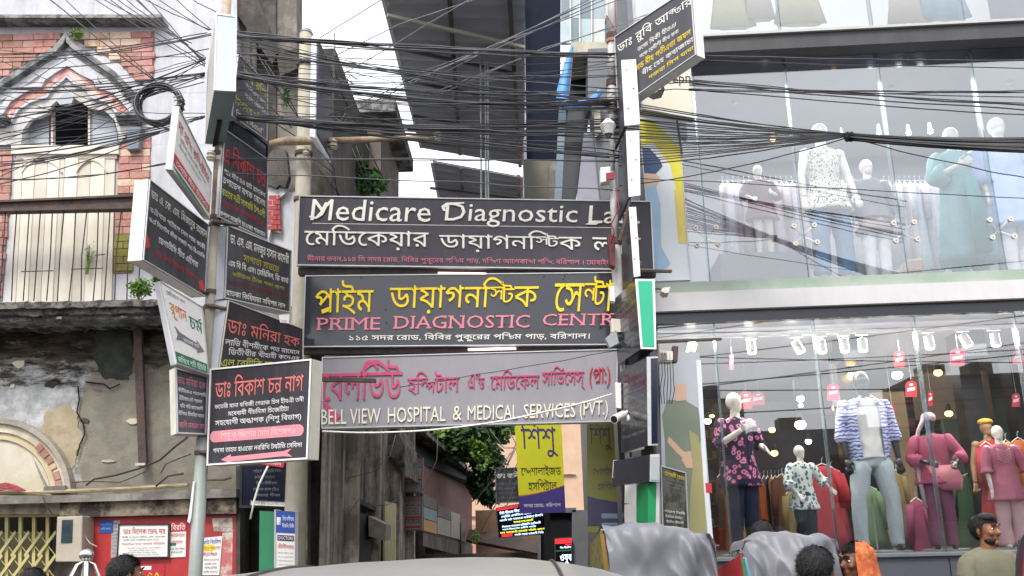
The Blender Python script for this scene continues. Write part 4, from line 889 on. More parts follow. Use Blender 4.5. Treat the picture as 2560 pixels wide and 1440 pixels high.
def serif_text(mb, s, u0, v0, u1, v1):  # capitals with slab serifs added at the stem ends
    V, T = text_uv(s, .012); x0 = min(v.x for v in V); x1 = max(v.x for v in V); H = max(v.y for v in V)
    put_text(mb, place, s, (u0, v0, u1, v1), bold=.012, depth=.01)
    x = 0
    for ch in s:
        g = glyph(ch, .012)
        ex = {'P': (.12,), 'R': (.12, .52), 'I': (.12,), 'M': (.1, .72), 'E': (.12,), 'D': (.12,), 'A': (.05, .58), 'N': (.12, .62), 'T': (.26,), 'C': (), 'G': (.56,)}.get(ch, ())
        for e in ex:
            for tp in ((0,) if ch in 'TA' else (0, 1)):
                cu = u0 + (x + e - x0) / (x1 - x0) * (u1 - u0); w = .085 / (x1 - x0) * (u1 - u0) * 1.3; vv = v1 if tp == 0 else v0; dv = (v1 - v0) * .1 * (1 if tp else -1)
                mb.add([place(cu - w, vv, .0148), place(cu + w, vv, .0148), place(cu + w, vv + dv, .0148), place(cu - w, vv + dv, .0148)], [(0, 1, 2, 3)])
        x += g[2]
for a_ in (('PRIME', .045, .60, .24, .77), ('DIAGNOSTIC', .285, .585, .705, .76), ('CENTRE', .745, .575, 1.0, .735)): m = MB(); serif_text(m, *a_); m.build('lettering', PKL, pr)
rr = random.Random(2)
for k in range(26): m = MB(); u, v = rr.uniform(.1, .97), rr.choice([.45, .52, .58, .66, .74, .79, .06]) + rr.uniform(-.03, .03); m.tube([place(u, v, .002), place(u, v, .008)], .007, 6); m.build('screw', DARK, pr)
tx = [('বেলভিউ', (.0, .06, .272, .62), CRL, dict(bold=.012, depth=.012, shear=.05)), ('হস্‌পিটাল', (.29, .24, .465, .56), CRL, dict(bold=.004, depth=.01)), ('এণ্ড', (.495, .28, .55, .51), CRL, dict(bold=.004, depth=.01)),
      ('মেডিকেল', (.57, .25, .735, .52), CRL, dict(bold=.004, depth=.01)), ('সার্ভিসেস্', (.745, .22, .89, .55), CRL, dict(bold=.004, depth=.01)), ('(প্রা:)', (.905, .25, .975, .54), REDL, dict(bold=.01, depth=.01)),
      ('BELL VIEW', (.0, .74, .20, .945), IVORY, dict(bold=.042, depth=.012)), ('HOSPITAL', (.225, .735, .42, .94), IVORY, dict(bold=.042, depth=.012)), ('&', (.445, .735, .475, .93), IVORY, dict(bold=.02, depth=.012)),
      ('MEDICAL', (.495, .735, .665, .935), IVORY, dict(bold=.042, depth=.012)), ('SERVICES', (.685, .735, .86, .93), IVORY, dict(bold=.042, depth=.012)), ('(PVT.)', (.875, .71, .97, .97), IVORY, dict(bold=.014, depth=.012))]
bv, place = board('lane_signboard', 'lowest pale lilac signboard across the lane with crimson hospital lettering', 'sign', Pq([(805, 893), (1545, 872), (1541, 1054), (804, 1072)], YS), .15, LILAC, ALU, tx, rimw=.01)
m = MB(); m.band([place(.01 + .03 * t, .62 + .12 * t, .014) for t in (0, .5, 1, 1.8)], [place(.0 + .02 * t, .62 + .14 * t, .014) for t in (0, .6, 1.1, 2.2)], (0, .008, 0)); m.build('lettering', CRL, bv)
m = MB(); m.band([place(.13 + .1 * t, .22 - .16 * math.sin(math.pi * t), .014) for t in [i / 10 for i in range(11)]], [place(.14 + .085 * t, .24 - .12 * math.sin(math.pi * t), .014) for t in [i / 10 for i in range(11)]], (0, .008, 0)); m.build('lettering', CRL, bv)
# carrying steelwork between the boards
for y0, y1, x0, x1, lab in ((668, 686, 745, 1640, 'brown steel beam that carries the topmost lane signboard'), (869, 884, 757, 1545, 'dark steel beam between the middle and lowest lane signboards')):
    MB().prism([P(x0, y0 + 2, YS + .05), P(x1, y0 - 2 if y0 > 800 else y0 + 8, YS + .05), P(x1, y1 - 2 if y0 > 800 else y1 + 4, YS + .05), P(x0, y1, YS + .05)], (0, .1, 0)).build('steel_beam', IRON, label=lab, cat='beam')
MB().prism(Pq([(1585, 673), (1680, 674), (1680, 679), (1585, 680)], 9.1), (0, .05, 0)).build('steel_angle', RUST, label='short rusty angle iron sticking out right of the topmost lane sign', cat='angle iron')
MB().prism(Pq([(1640, 850), (1804, 844), (1805, 849), (1640, 857)], 8.9), (0, .05, 0)).build('steel_angle', RUST, label='long rusty angle iron in front of the lower shop window', cat='angle iron')
MB().prism(Pq([(1095, 680), (1215, 682), (1215, 685), (1095, 684)], YS - .02), (0, .05, 0)).build('tube_light', glow('tube_light', '#ffe9e0', 1.0), label='thin lit tube light under the topmost lane signboard', cat='light')
MB().prism(Pq([(1170, 871), (1290, 868), (1290, 872), (1170, 875)], YS - .02), (0, .05, 0)).build('tube_light', glow('tube_light', '#ffe9e0', 1.0), label='thin warm tube light above the lilac signboard', cat='light')
MB().prism(Pq([(805, 944), (938, 946), (938, 955), (805, 953)], 8.7), (0, .06, 0)).build('square_pipe', IRON, label='dark square pipe stub in front of the lilac signboard', cat='pipe')
# ================================================================ POLES
def vline(px, py, Y, z0, z1): p = P(px, py, Y); return [Vector((p.x, p.y, z0)), Vector((p.x, p.y, z1))]
YP1 = 8.0
pl = thing('utility_pole', vline(492, 1400, YP1, 0, 1)[0], 'slim green grey steel pole carrying the left cluster of doctors signs', 'pole')
pb = P(488, 1440, YP1); pt = P(568, 0, YP1)
ax = (pt - pb); 
def onpole(y): t = (1440 - y) / 1440; return P(488 + 80 * t, y, YP1)
MB().tube([onpole(2000), onpole(1095)], .056, 20).build('pole_base', mat('pole_green', '#8f9592', '#818784', .45, 5, grime='#7b7c73', grime_amt=.5), pl, smooth=True)
MB().tube([onpole(1100), onpole(560)], .045, 16).build('pole_shaft', CONC_P, pl, smooth=True)
MB().tube([onpole(562), onpole(-60)], .04, 16).build('pole_top', mat('pole_rust', '#b3a896', '#8a6a55', .7, 6, grime='#6b4c3c', grime_amt=.5), pl, smooth=True)
for y in (398, 385, 1132, 730, 768, 562, 545): MB().tube([onpole(y + 5), onpole(y - 5)], .065 if y > 1000 else .055, 12).build('clamp', RUST if y != 398 else CREAM2, pl)
for y, dx in ((735, -50), (768, 40), (560, 60), (1132, 45), (240, 30)):
    a = onpole(y); b = P(488 + 80 * (1440 - y) / 1440 + dx, y + 4, YP1 - .05); MB().tube([a + Vector((0, -.06, 0)), b], .018, 4).build('bracket', RUST, pl)
MB().prism(Pq([(1447 / 3, 1204), (487, 1202), (478, 1290), (474, 1308), (468, 1304), (472, 1285)], YP1 - .07), (0, .012, 0)).build('paper_strip', PAPER, pl)
p2 = thing('concrete_pole', vline(760, 1200, 9.85, 0, 1)[0], 'thick old concrete electricity pole at the left mouth of the lane', 'pole')
q = P(748, 1000, 9.85); q2 = P(765, 85, 9.85)
MB().tube([Vector((q.x, q.y, 0)), q, q2], [.13, .105, .075], 18).build('shaft', CONC_P, p2, smooth=True)
MB().tube([P(766, 84, 9.85), P(767, 76, 9.85)], [.08, .06], 18).build('pole_cap', MOULD2, p2)
for y in (500, 385, 160): c = P(748 + (1000 - y) * .0185, y, 9.85); MB().tube([c - Vector((0, 0, .02)), c + Vector((0, 0, .02))], .105, 14).build('clamp', RUST, p2)
ca = thing('crossarm', P(880, 350, 9.6), 'rusty pipe crossarm with insulators bolted on the concrete pole', 'crossarm')
MB().tube([P(675, 358, 9.62), P(720, 352, 9.6), P(825, 352, 9.6), P(1000, 346, 9.6), P(1085, 347, 9.6)], [.03, .055, .04, .03, .028], 10).build('pipe', mat('pipe_rust', '#8c8076', '#6b574a', .7, 6, stain='#c0a27c', stain_amt=.5, sscale=5), ca, smooth=True)
PORC = mat('porcelain', '#d6cfbc', '#b8ac92', .3, 5)
def insulator(c, parent=None, s=1.0, lab=None):
    m = MB()
    for k, r_ in enumerate((.05, .065, .05, .06, .035)): m.tube([c + Vector((0, 0, .028 * k * s)), c + Vector((0, 0, (.028 * k + .022) * s))], [r_ * s, r_ * .8 * s], 12)
    return m.build('insulator', PORC, parent, smooth=True, label=lab if parent is None else None, cat='insulator' if parent is None else None)
insulator(P(800, 300, 9.5), ca, .9); insulator(P(832, 372, 9.5), ca, .9); insulator(P(1094, 350, 9.5), ca, .8); insulator(P(765, 388, 9.65), ca, .7)
insulator(P(527, 400, 7.9), pl, .7)
st = thing('edge_on_sign', P(782, 340, 9.0), 'narrow pale blue white signboard seen edge on beside the concrete pole', 'sign')
MB().prism(Pq([(778, 92), (791, 94), (788, 345), (774, 340)], 9.0), (.02, .7, 0)).build('edge_strip', mat('pale_edge', '#dcdfe8', '#cfd3de', .5, 2), st)
MB().prism(Pq([(792, 100), (798, 102), (794, 335), (789, 338)], 9.05), (.02, .65, 0)).build('sign_face', SIGNGREY, st)
# right pole group
pr_ = thing('conduit_pole', vline(1565, 1200, 8.85, 0, 1)[0], 'pale grey steel pole with old bands at the right mouth of the lane', 'pole')
def rp_(y): return P(1530 + max(0, (y - 450)) * .055, y, 8.85)
PG = mat('pole_pale', '#c9c6c4', '#b4b0ae', .5, 5, grime='#8e8781', grime_amt=.5)
for a, b, r_ in ((-60, 92, .045), (108, 205, .047), (215, 280, .05), (430, 610, .036), (610, 860, .052), (868, 1160, .022)):
    MB().tube([rp_(b), rp_(a)], r_, 14).build('pole_section', PG, pr_, smooth=True)
for y in (92, 100, 208, 605, 865, 950): MB().tube([rp_(y + 7), rp_(y - 7)], .062 if y < 700 else .04, 12).build('band', RUST if y != 100 else mat('brick_band', '#b78c78', '#9c7260', .9, 9), pr_)
MB().tube([rp_(450), rp_(280)], .03, 10).build('pole_section', PG, pr_, smooth=True)
cp = thing('concrete_post', vline(1590, 1330, 8.95, 0, 1)[0], 'whitewashed round concrete post behind the grey rickshaw hood', 'post')
MB().tube([vline(1592, 1330, 8.95, 0, 1)[0], P(1592, 1290, 8.95), P(1588, 1145, 8.95)], [.125, .118, .095], 22).build('shaft', mat('white_post', '#e0ded9', '#cfccc6', .7, 3, grime='#a9a59d', grime_amt=.4), cp, smooth=True)
MB().tube([P(1590, 1262, 8.95), P(1590, 1259, 8.95)], .11, 18).build('wire_tie', IRON, cp)
# ================================================================ SIGNS ON THE LEFT POLE
def B4(pts, YL, YR): a, b, c, d = pts; return [P(*a, YL), P(*b, YR), P(*c, YR), P(*d, YL)]
EDGEB = mat('edge_pale_blue', '#bdd0da', '#aec3cf', .4, 2)
lb_ = thing('projecting_light_box', P(560, 380, 7.5), 'tall narrow blue ended light box projecting from the top of the left pole', 'sign')
fpt = [P(540, 33, 6.95), P(592, 40, 6.95), P(590, 229, 6.95), P(535, 226, 6.95)]; back = Vector((P(512, 368, 8.0).x - P(535, 226, 6.95).x, 1.05, 0))
MB().prism([p + back * .012 for p in fpt], back * .988).build('casing', mat('box_sides', '#c9c5bf', '#b6b2ab', .5, 2, grime='#8d8b85', grime_amt=.3), lb_)
MB().prism(fpt, back * .012).build('end_panel', EDGEB, lb_)
pl4, n_ = sheet(*fpt); m = MB(); a = .06
for qd in (rectp(0, 0, 1, .02), rectp(0, .98, 1, 1), rectp(0, .02, a, .98), rectp(1 - a, .02, 1, .98)): m.prism([pl4(u, v, .008) for u, v in qd], -n_ * .0078)
m.build('rim', WHITEP, lb_)
dn = Vector((0, 0, -.006)); bl, br = fpt[3], fpt[2]
MB().prism([bl + dn * .2, br + dn * .2, br + back + dn * .2, bl + back + dn * .2], dn).build('bottom_panel', mat('box_bottom', '#6f7f80', '#5f6e70', .5, 2), lb_)
c0 = bl * .5 + br * .5 + dn * 1.3
MB().prism([c0 + back * .5 + Vector((-.02, 0, 0)), c0 + back * .5 + Vector((.02, 0, 0)), c0 + back + Vector((.02, 0, 0)), c0 + back + Vector((-.02, 0, 0))], dn * 4).build('mounting_bar', DARK, lb_)
board('pole_sign', 'white tilted sign with red heading and green stripe high on the left pole', 'sign', B4([(445, 266), (527, 432), (521, 550), (427, 424)], 6.3, 7.9), .04, PAPER, ALU,
      [('দা যান্ন কম্পিউটার', (.05, .1, .95, .3), INK['red']), (bn(16, 110), (.12, .34, .85, .42), INK['grey']), (bn(14, 111), (.1, .46, .7, .53), INK['grey']), (bn(18, 112), (.08, .73, .95, .84), INK['white'])],
      [(INK['red'], [rectp(.0, .70, 1, .86)]), (INK['green'], [[(.0, .9), (.5, .9), (1, .94), (1, 1), (.3, 1), (.1, .94)]])], rimw=.006)
board('pole_sign', 'black sign with white doctor name and red hearts on the left side of the pole', 'sign', B4([(373, 448), (520, 562), (512, 742), (356, 650)], 7.0, 7.95), .13, SIGNBLK, ALU,
      [('ডাঃ এ. কে. এম. মিজানুর রহমান', (.04, .07, .98, .24), WL, dict(bold=.025)), (bn(26, 120), (.04, .3, .96, .38), INK['white']), (bn(26, 121), (.04, .43, .96, .5), INK['white']), (bn(18, 122), (.2, .58, .85, .68), INK['white']), (bn(18, 123), (.15, .77, .85, .86), INK['crimson'])],
      [(INK['red'], [[(.01, .7), (.03, .66), (.07, .72), (.08, .8), (.04, .84), (.01, .8)], [(.88, .84), (.94, .8), (.99, .93), (.9, .94)]])], rimw=.008, side=WHITEP)
board('pole_sign', 'white tapering sign with red and green script and grey arrow on the left pole', 'sign', [P(398, 703, 7.3), P(505, 768, 7.9), P(520, 938, 7.9), P(440, 910, 7.35)], .05, PAPER, ALU,
      [(bn(10, 130), (.12, .05, .55, .12), INK['grey']), ('রূপান', (.14, .2, .55, .42), INK['orange'], dict(bold=.01)), ('চর্ম', (.6, .2, .95, .42), INK['green']), (bn(10, 131), (.35, .6, .8, .66), INK['white']), (bn(16, 132), (.08, .87, .94, .96), INK['white'])],
      [(INK['green'], [rectp(.02, .84, .99, .98)]), (INK['grey'], [[(.16, .5), (.3, .56), (.74, .6), (.74, .55), (.95, .67), (.72, .74), (.72, .69), (.3, .66), (.14, .68), (.22, .6)]])], rimw=.006)
board('pole_sign', 'small charcoal sign with faded pink heading below the arrow sign', 'sign', [P(438, 919, 7.75), P(520, 942, 7.95), P(515, 1087, 7.95), P(442, 1084, 7.75)], .12, SIGNGREY, ALU,
      [('ডাঃ মনিরা হক', (.06, .08, .92, .24), PKL)] + rows(4, .29, .76, INK['white'], 141, .06, .95, chars=16) + [(bn(14, 146), (.08, .79, .95, .91), PKL)], rimw=.012, side=OFFW)
bkp, place = board('pole_sign', 'large black sign with pink doctor name and pink arrow lowest on the pole', 'sign', [P(526, 922, 7.9), P(780, 897, 7.55), P(770, 1148, 7.55), P(518, 1164, 7.9)], .16, mat('sign_black_b', '#322f37', '#2b2930', .45, 1.4, spec=.3, grime='#6b676c', grime_amt=.22), WHITEP,
      [('ডাঃ বিকাশ চন্দ্র নাগ', (.06, .09, .93, .32), mat('letter_salmon', '#e07a72', '#d56f68', .4, 3), dict(bold=.022)), (bn(34, 150), (.06, .37, .94, .43), INK['white']), (bn(20, 151), (.2, .45, .8, .51), INK['white']),
       ('সহযোগী অধ্যাপক (শিশু বিভাগ)', (.07, .53, .92, .62), INK['white'], dict(bold=.008)), ('শিশু ও কিশোর রোগ বিশেষজ্ঞ', (.13, .66, .87, .76), mat('letter_pale', '#f0c9cb', '#e6bcbf', .5, 3)), (bn(36, 153), (.06, .815, .94, .88), INK['white'])],
      [(INK['pink'], [[(.06 + .05 * math.cos(a) + (.86 if math.cos(a) > 0 else .03) - .02, .71 - .06 * math.sin(a)) for a in [k * math.pi / 8 for k in range(16)]], [(.14, .95), (.24, .90), (.24, .925), (.76, .905), (.84, .885), (.8, .925), (.85, .965), (.76, .955), (.24, .975), (.25, .995)]])], rimw=.014, side=OFFW)
board('pole_sign', 'dark sign with salmon name above the large black arrow sign', 'sign', B4([(570, 750), (757, 822), (757, 925), (545, 925)], 7.95, 9.0), .15, mat('sign_black_c', '#322f35', '#2b292f', .45, 1.4, spec=.3, grime='#6b676c', grime_amt=.22), CREAM2,
      [('ডাঃ মনিরা হক', (.03, .18, .95, .48), mat('letter_salmon', '#e07a72', '#d56f68'), dict(bold=.022)), (bn(20, 160), (.03, .52, .95, .64), INK['white']), (bn(18, 161), (.08, .66, .95, .78), INK['white']), (bn(14, 162), (.02, .8, .7, .95), mat('letter_lime', '#c9c86a', '#bcbb5c', .5, 3))], rimw=.008, side=mat('grey_side', '#b9bfc6', '#a9afb6', .4, 3))
board('pole_sign', 'black sign with white name and yellow lines in the middle right of the pole', 'sign', B4([(567, 562), (728, 627), (724, 782), (560, 746)], 7.95, 8.8), .14, SIGNBLK, ALU,
      [('ডা. এস. এম. মনজুর হাসান কাদেরী', (.05, .06, .96, .28), WL), (bn(12, 170), (.25, .32, .8, .42), mat('letter_olive', '#b5a93c', '#a89c33', .5, 3)), ('এম বি বি এস। মেডিসিন, ডি কার্ড', (.04, .44, .96, .56), WL), (bn(20, 171), (.1, .6, .9, .67), mat('letter_olive', '#b5a93c', '#a89c33')), (bn(24, 172), (.04, .7, .96, .8), mat('letter_maroon', '#7a2f38', '#6c2830', .5, 3)), (bn(24, 173), (.02, .85, .92, .95), WL)], rimw=.01, side=mat('grey_side', '#b9bfc6'))
board('pole_sign', 'black sign with large red name and yellow line above the middle one', 'sign', B4([(560, 322), (668, 398), (668, 602), (546, 543)], 7.95, 8.6), .08, SIGNBLK, ALU,
      [('এ বিকাশ চন্দ্র', (.02, .12, .96, .38), INK['red'], dict(bold=.03)), (bn(16, 180), (.05, .42, .95, .5), WL), (bn(16, 181), (.04, .53, .95, .61), WL), (bn(18, 182), (.03, .64, .95, .74), mat('letter_olive2', '#d3cf45', '#c5c13c', .5, 3)), (bn(20, 183), (.05, .77, .9, .86), INK['crimson']), (bn(20, 184), (.02, .9, .95, .97), WL)], rimw=.008)
board('pole_sign', 'uppermost black sign with lime heading behind the blue light box', 'sign', B4([(594, 132), (668, 212), (666, 352), (578, 290)], 7.95, 8.7), .08, SIGNGREY, ALU,
      [(bn(8, 190), (.2, .08, .95, .28), mat('letter_lime', '#c9c86a')), (bn(12, 191), (.3, .32, .95, .4), WL), (bn(14, 192), (.3, .46, .95, .56), WL), (bn(12, 193), (.05, .62, .8, .78), mat('letter_lime', '#c9c86a')), (bn(12, 194), (.1, .84, .9, .94), WL)], rimw=.008)
board('pole_sign', 'plain navy signboard wedged between the two black upper signs', 'sign', B4([(585, 296), (668, 362), (668, 400), (575, 330)], 8.1, 8.75), .06, NAVY, INK['black'], rimw=.01)
board('name_tag', 'small white paper tag hanging from the edge of the salmon sign', 'sign', Pq([(697, 787), (724, 786), (722, 808), (700, 806)], 8.5), .01, PAPER, ALU, [(bn(5, 195), (.2, .7, .8, .9), INK['blue'])], rimw=0)
# ================================================================ SIGNS ON THE RIGHT POLE
board('pole_sign', 'dark slanted sign with white and yellow writing high on the right pole', 'sign', B4([(1537, 92), (1728, -34), (1741, 137), (1545, 272)], 8.75, 7.9), .12, SIGNGREY, ALU,
      [('ডাঃ রুবি আক্তার', (.03, .1, 1.0, .3), WL, dict(bold=.03)), (bn(14, 200), (.3, .34, .8, .42), WL), (bn(16, 201), (.32, .46, .82, .53), WL), (bn(20, 202), (.2, .56, .96, .67), YLW), (bn(16, 203), (.34, .70, .98, .79), WL), (bn(14, 204), (.42, .83, .98, .9), YLW)], rimw=.01, side=WHITEP)
bs = board('wall_sign', 'cream square sign with black crescent logo behind the slanted sign', 'sign', Pq([(1602, 172), (1726, 160), (1735, 296), (1606, 272)], 9.3), .12, mat('cream_sign', '#d9d2c2', '#cbc4b3', .5, 2), ALU,
      [('epn', (.62, .22, .98, .42), INK['black'], dict(bold=.02))], [(INK['black'], [[(.05, .6), (.2, .62), (.38, .5), (.42, .32), (.46, .5), (.38, .68), (.22, .74), (.1, .68)]])], rimw=.01)
for nm, lab, pts, e, YY in (('edge_on_sign', 'upper white metal sign edge on the right pole', [(1553, 150), (1590, 148), (1600, 310), (1562, 314)], WHITEP, 8.5),
                       ('edge_on_sign', 'second white sign edge with louvred cracks on the right pole', [(1565, 328), (1598, 326), (1601, 488), (1572, 492)], WHITEP, 8.5),
                       ('edge_on_sign', 'slim white strip sign below the two white sign edges', [(1572, 518), (1590, 517), (1601, 690), (1585, 692)], WHITEP, 8.5)):
    t = thing(nm, P(*pts[2], YY), lab, 'sign')
    MB().prism(Pq(pts, YY), (0, .02, 0)).build('edge_panel', e, t)
    x0 = pts[0][0] - 14
    MB().prism([P(pts[0][0], pts[0][1], YY + .021), P(pts[3][0], pts[3][1], YY + .021), P(pts[3][0] - 27, pts[3][1] + 60, YY + .55), P(pts[0][0] - 20, pts[0][1] + 50, YY + .55)], (.03, 0, 0)).build('sign_face', SIGNGREY, t)
    pl5, n5 = sheet(*Pq(pts, YY)); m = MB()
    for k in range(3): m.tube([pl5(.3 + .4 * (k % 2), .15 + .3 * k, .001), pl5(.3 + .4 * (k % 2), .15 + .3 * k, .006)], .008, 6)
    m.build('screw', MOULD2, t)
# side faces: dark gloss boards projecting toward the street, end frames facing us
SIDEG = mat('board_gloss_black', '#3b3c42', '#2c2d33', .15, 2, spec=.8)
def proj_box(label, end, YE, YB, dxb, endm, sidem, texts=None, trim=WHITEP, inner=None):
    """a board standing out from the pole toward the street: end = 4 px corners of its near end"""
    TL, TR, BR_, BL = Pq(end, YE); bkv = Vector((dxb, YB - YE, 0))
    t = thing('projecting_sign', (BL + BR_) / 2, label, 'sign')
    MB().prism([p + bkv * .01 for p in (TL, TR, BR_, BL)], bkv * .99).build('casing', sidem, t)
    MB().prism([TL, TR, BR_, BL], bkv * .01).build('end_frame', trim, t)
    pl6, n6 = sheet(TL, TR, BR_, BL)
    if inner: m = MB(); m.prism([pl6(u, v, .006) for u, v in inner], -n6 * .0055); m.build('end_panel', endm, t)
    pf, nf = sheet(TL + bkv, TL, BL, BL + bkv)
    if texts:
        m = MB(); [put_text(m, pf, s, r_, lift=.004) for s, r_ in texts]; m.build('lettering', INK['grey'], t)
    return t
tr_ = [(bn(14, 210 + k), (.08, .1 + k * .1, .92, .15 + k * .1)) for k in range(8)]
proj_box('projecting sign with bright green end panel half way up the right pole', [(1588, 697), (1637, 698), (1641, 873), (1602, 872)], 8.0, 8.8, -.12, mat('end_green', '#35b08a', '#2ba37e', .4, 2), SIDEG, tr_, inner=rectp(.13, .03, .86, .965))
proj_box('long dark projecting sign below the green ended one', [(1617, 892), (1645, 891), (1645, 1113), (1620, 1114)], 8.0, 8.75, -.15, NAVY, SIDEG, tr_, trim=ALU, inner=rectp(.35, .02, .98, .98))
proj_box('grey ended projecting sign with green lower strip by the post', [(1626, 1136), (1649, 1135), (1649, 1204), (1625, 1204)], 8.0, 8.7, -.25, STEEL, SIDEG, None, trim=ALU, inner=rectp(.1, .1, .9, .95))
t = thing('edge_on_sign', P(1630, 1310, 8.1), 'flat green strip sign edge on beside the whitewashed post', 'sign')
MB().prism(Pq([(1620, 1206), (1640, 1206), (1638, 1312), (1620, 1312)], 8.1), (-.05, .4, 0)).build('green_panel', mat('strip_green', '#1f8a54', '#1a7d4b', .4, 3), t)
MB().prism(Pq([(1641, 1206), (1649, 1206), (1648, 1312), (1639, 1312)], 8.1), (-.05, .4, 0)).build('edge_trim', ALU, t)
board('wall_sign', 'black advertising board with yellow heading behind the rickshaw hood', 'sign', [P(1650, 1163, 8.6), P(1713, 1181, 8.9), P(1720, 1324, 8.9), P(1655, 1318, 8.6)], .05, mat('collage_black', '#33342f', '#23241f', .5, 9, stain='#6b6a5a', stain_amt=.6, sscale=8), ALU,
      [(bn(8, 230), (.15, .06, .95, .15), YLW)] + rows(3, .18, .36, INK['grey'], 231, chars=10) + rows(3, .7, .95, INK['white'], 235, .1, .9, chars=10), rimw=.01)
board('name_tag', 'small black plate with white stickers hung on the thin pole', 'sign', Pq([(1533, 1150), (1575, 1152), (1569, 1196), (1530, 1194)], 8.7), .02, INK['black'], ALU, [('ডাঃ মার', (.5, .1, .95, .34), INK['white']), (bn(7, 240), (.1, .45, .9, .62), INK['white']), (bn(7, 241), (.1, .72, .9, .92), INK['white'])], [(PAPER, [rectp(.1, .06, .42, .4)])], rimw=.006)
# small gear on the right pole
def camx(c, d, label):
    t = thing('security_camera', c, label, 'camera'); d = Vector(d).normalized()
    MB().tube([c - d * .09, c + d * .1], [.036, .04], 14).build('camera_body', WHITEP, t, smooth=False)
    MB().tube([c + d * .1, c + d * .104], .033, 14).build('lens', DARK, t)
    MB().tube([c - d * .09, c - d * .12 + Vector((.03, .02, .03)), c - d * .1 + Vector((.05, .06, -.02))], .014, 7).build('mount', WHITEP, t)
camx(P(1548, 1042, 8.45), (-.55, -.75, -.3), 'white bullet security camera aimed left over the lilac signboard')
camx(P(1592, 1050, 8.5), (.9, -.5, -.25), 'white bullet security camera aimed right beside the thin pole')
def lampx(c, s, label):
    t = thing('lamp', c, label, 'lamp')
    MB().tube([c, c + Vector((.0, 0, .10 * s))], [.05 * s, .085 * s], 8).build('lantern_glass', mat('lantern', '#c9c9cc', '#a5a5a8', .2, 6, spec=.8), t)
    MB().tube([c + Vector((0, 0, .1 * s)), c + Vector((0, 0, .17 * s))], [.085 * s, .02], 8).build('lantern_cap', WHITEP, t)
    MB().tube([c + Vector((0, 0, -.04 * s)), c], [.02, .04 * s], 8).build('lantern_base', RUST, t)
lampx(P(1521, 336, 8.55), 1.0, 'white lantern lamp on the right pole among the cables')
fl = thing('flood_lamp', P(1660, 745, 8.6), 'small beige floodlight on a bent arm right of the green framed sign', 'lamp')
MB().tube([P(1638, 722, 8.7), P(1650, 722, 8.65), P(1660, 733, 8.6)], .008, 6).build('arm', IRON, fl)
MB().prism(Pq([(1658, 719), (1677, 717), (1672, 732), (1660, 734), (1652, 727)], 8.6), (0, .1, -.02)).build('lamp_head', OFFW, fl, bevel=.004)
for nm, lab, pts, YY, d, mm in (('junction_box', 'white junction box on the pole beside the topmost signboard', [(1501, 418), (1526, 416), (1527, 452), (1502, 456)], 8.7, .12, WHITEP),
                           ('junction_box', 'small white box on the pole at the end of the yellow lettering', [(1524, 716), (1536, 716), (1538, 755), (1525, 752)], 8.6, .1, WHITEP),
                           ('junction_box', 'tall grey junction box fixed at the end of the middle signboard', [(1528, 796), (1554, 798), (1556, 830), (1529, 831)], 8.6, .12, OFFW),
                           ('junction_box', 'tilted grey box hanging open below the others', [(1513, 846), (1541, 824), (1548, 858), (1525, 870)], 8.6, .1, STEEL),
                           ('junction_box', 'slim white box on the pole beside the lilac signboard', [(1538, 956), (1553, 957), (1554, 1022), (1541, 1020)], 8.7, .08, WHITEP),
                           ('junction_box', 'dark scorched box wired in red beside the raised letters', [(1519, 585), (1538, 590), (1538, 668), (1525, 662)], 8.65, .12, mat('maroon_box', '#6d2f36', '#4a2228', .6, 8))):
    MB().prism(Pq(pts, YY), (0, d, 0)).build(nm, mm, label=lab, cat='box', bevel=.004)
mb_ = thing('meter_box', P(1668, 905, 8.7), 'stack of grey breaker boxes with dangling wires right of the green sign', 'box')
MB().prism(Pq([(1648, 876), (1682, 878), (1680, 906), (1648, 904)], 8.6), (0, .12, 0)).build('breaker', OFFW, mb_, bevel=.004)
for k in range(4): MB().prism(Pq([(1652 + 8 * k, 882), (1658 + 8 * k, 882), (1658 + 8 * k, 900), (1652 + 8 * k, 900)], 8.585), (0, .014, 0)).build('switch', MOULD2 if k < 2 else WHITEP, mb_)
MB().prism(Pq([(1683, 864), (1696, 866), (1694, 904), (1683, 905)], 8.65), (0, .1, 0)).build('holder', RUST, mb_)
for k in range(5): MB().tube([P(1654 + 7 * k, 905, 8.6), P(1656 + 7 * k, 935 + 5 * k, 8.6), P(1650 + 9 * k, 975, 8.65), P(1655 + 6 * k, 1010, 8.7)], .004, 5).build('wire', IRON, mb_)
def wire(pts, r_, lab, m_=None, cat='wire', name='wire'): return MB().tube(pts, r_, 5).build(name, m_ or IRON, smooth=True, label=lab, cat=cat)
REDW = mat('red_cable', '#8e2a3a', '#7a2431', .5, 8)
wire([P(1540, 470, 8.6), P(1548, 520, 8.6), P(1528, 560, 8.6), P(1536, 580, 8.6), P(1526, 610, 8.6)], .007, 'red wire looping down the right pole past the scorched box', REDW)
wire([P(1537, -20, 8.6), P(1538, 40, 8.6), P(1540, 80, 8.6), P(1516, 38, 8.6), P(1514, 60, 8.6)], .006, 'thin red wire bent over the top of the right pole', REDW)
MB().prism([P(1515, 432, 8.6), P(1538, 430, 8.6), P(1536, 446, 8.6), P(1516, 450, 8.6)], (0, .03, 0)).build('terminal_block', REDW, label='red taped cable joint below the lantern lamp', cat='joint')
MB().prism([P(1545, 600, 8.55), P(1572, 500, 8.5), P(1578, 500, 8.5), P(1552, 602, 8.55)], (0, .04, 0)).build('steel_strut', RUST, label='slanting rusty strut between the pole and the white strip sign', cat='strut')
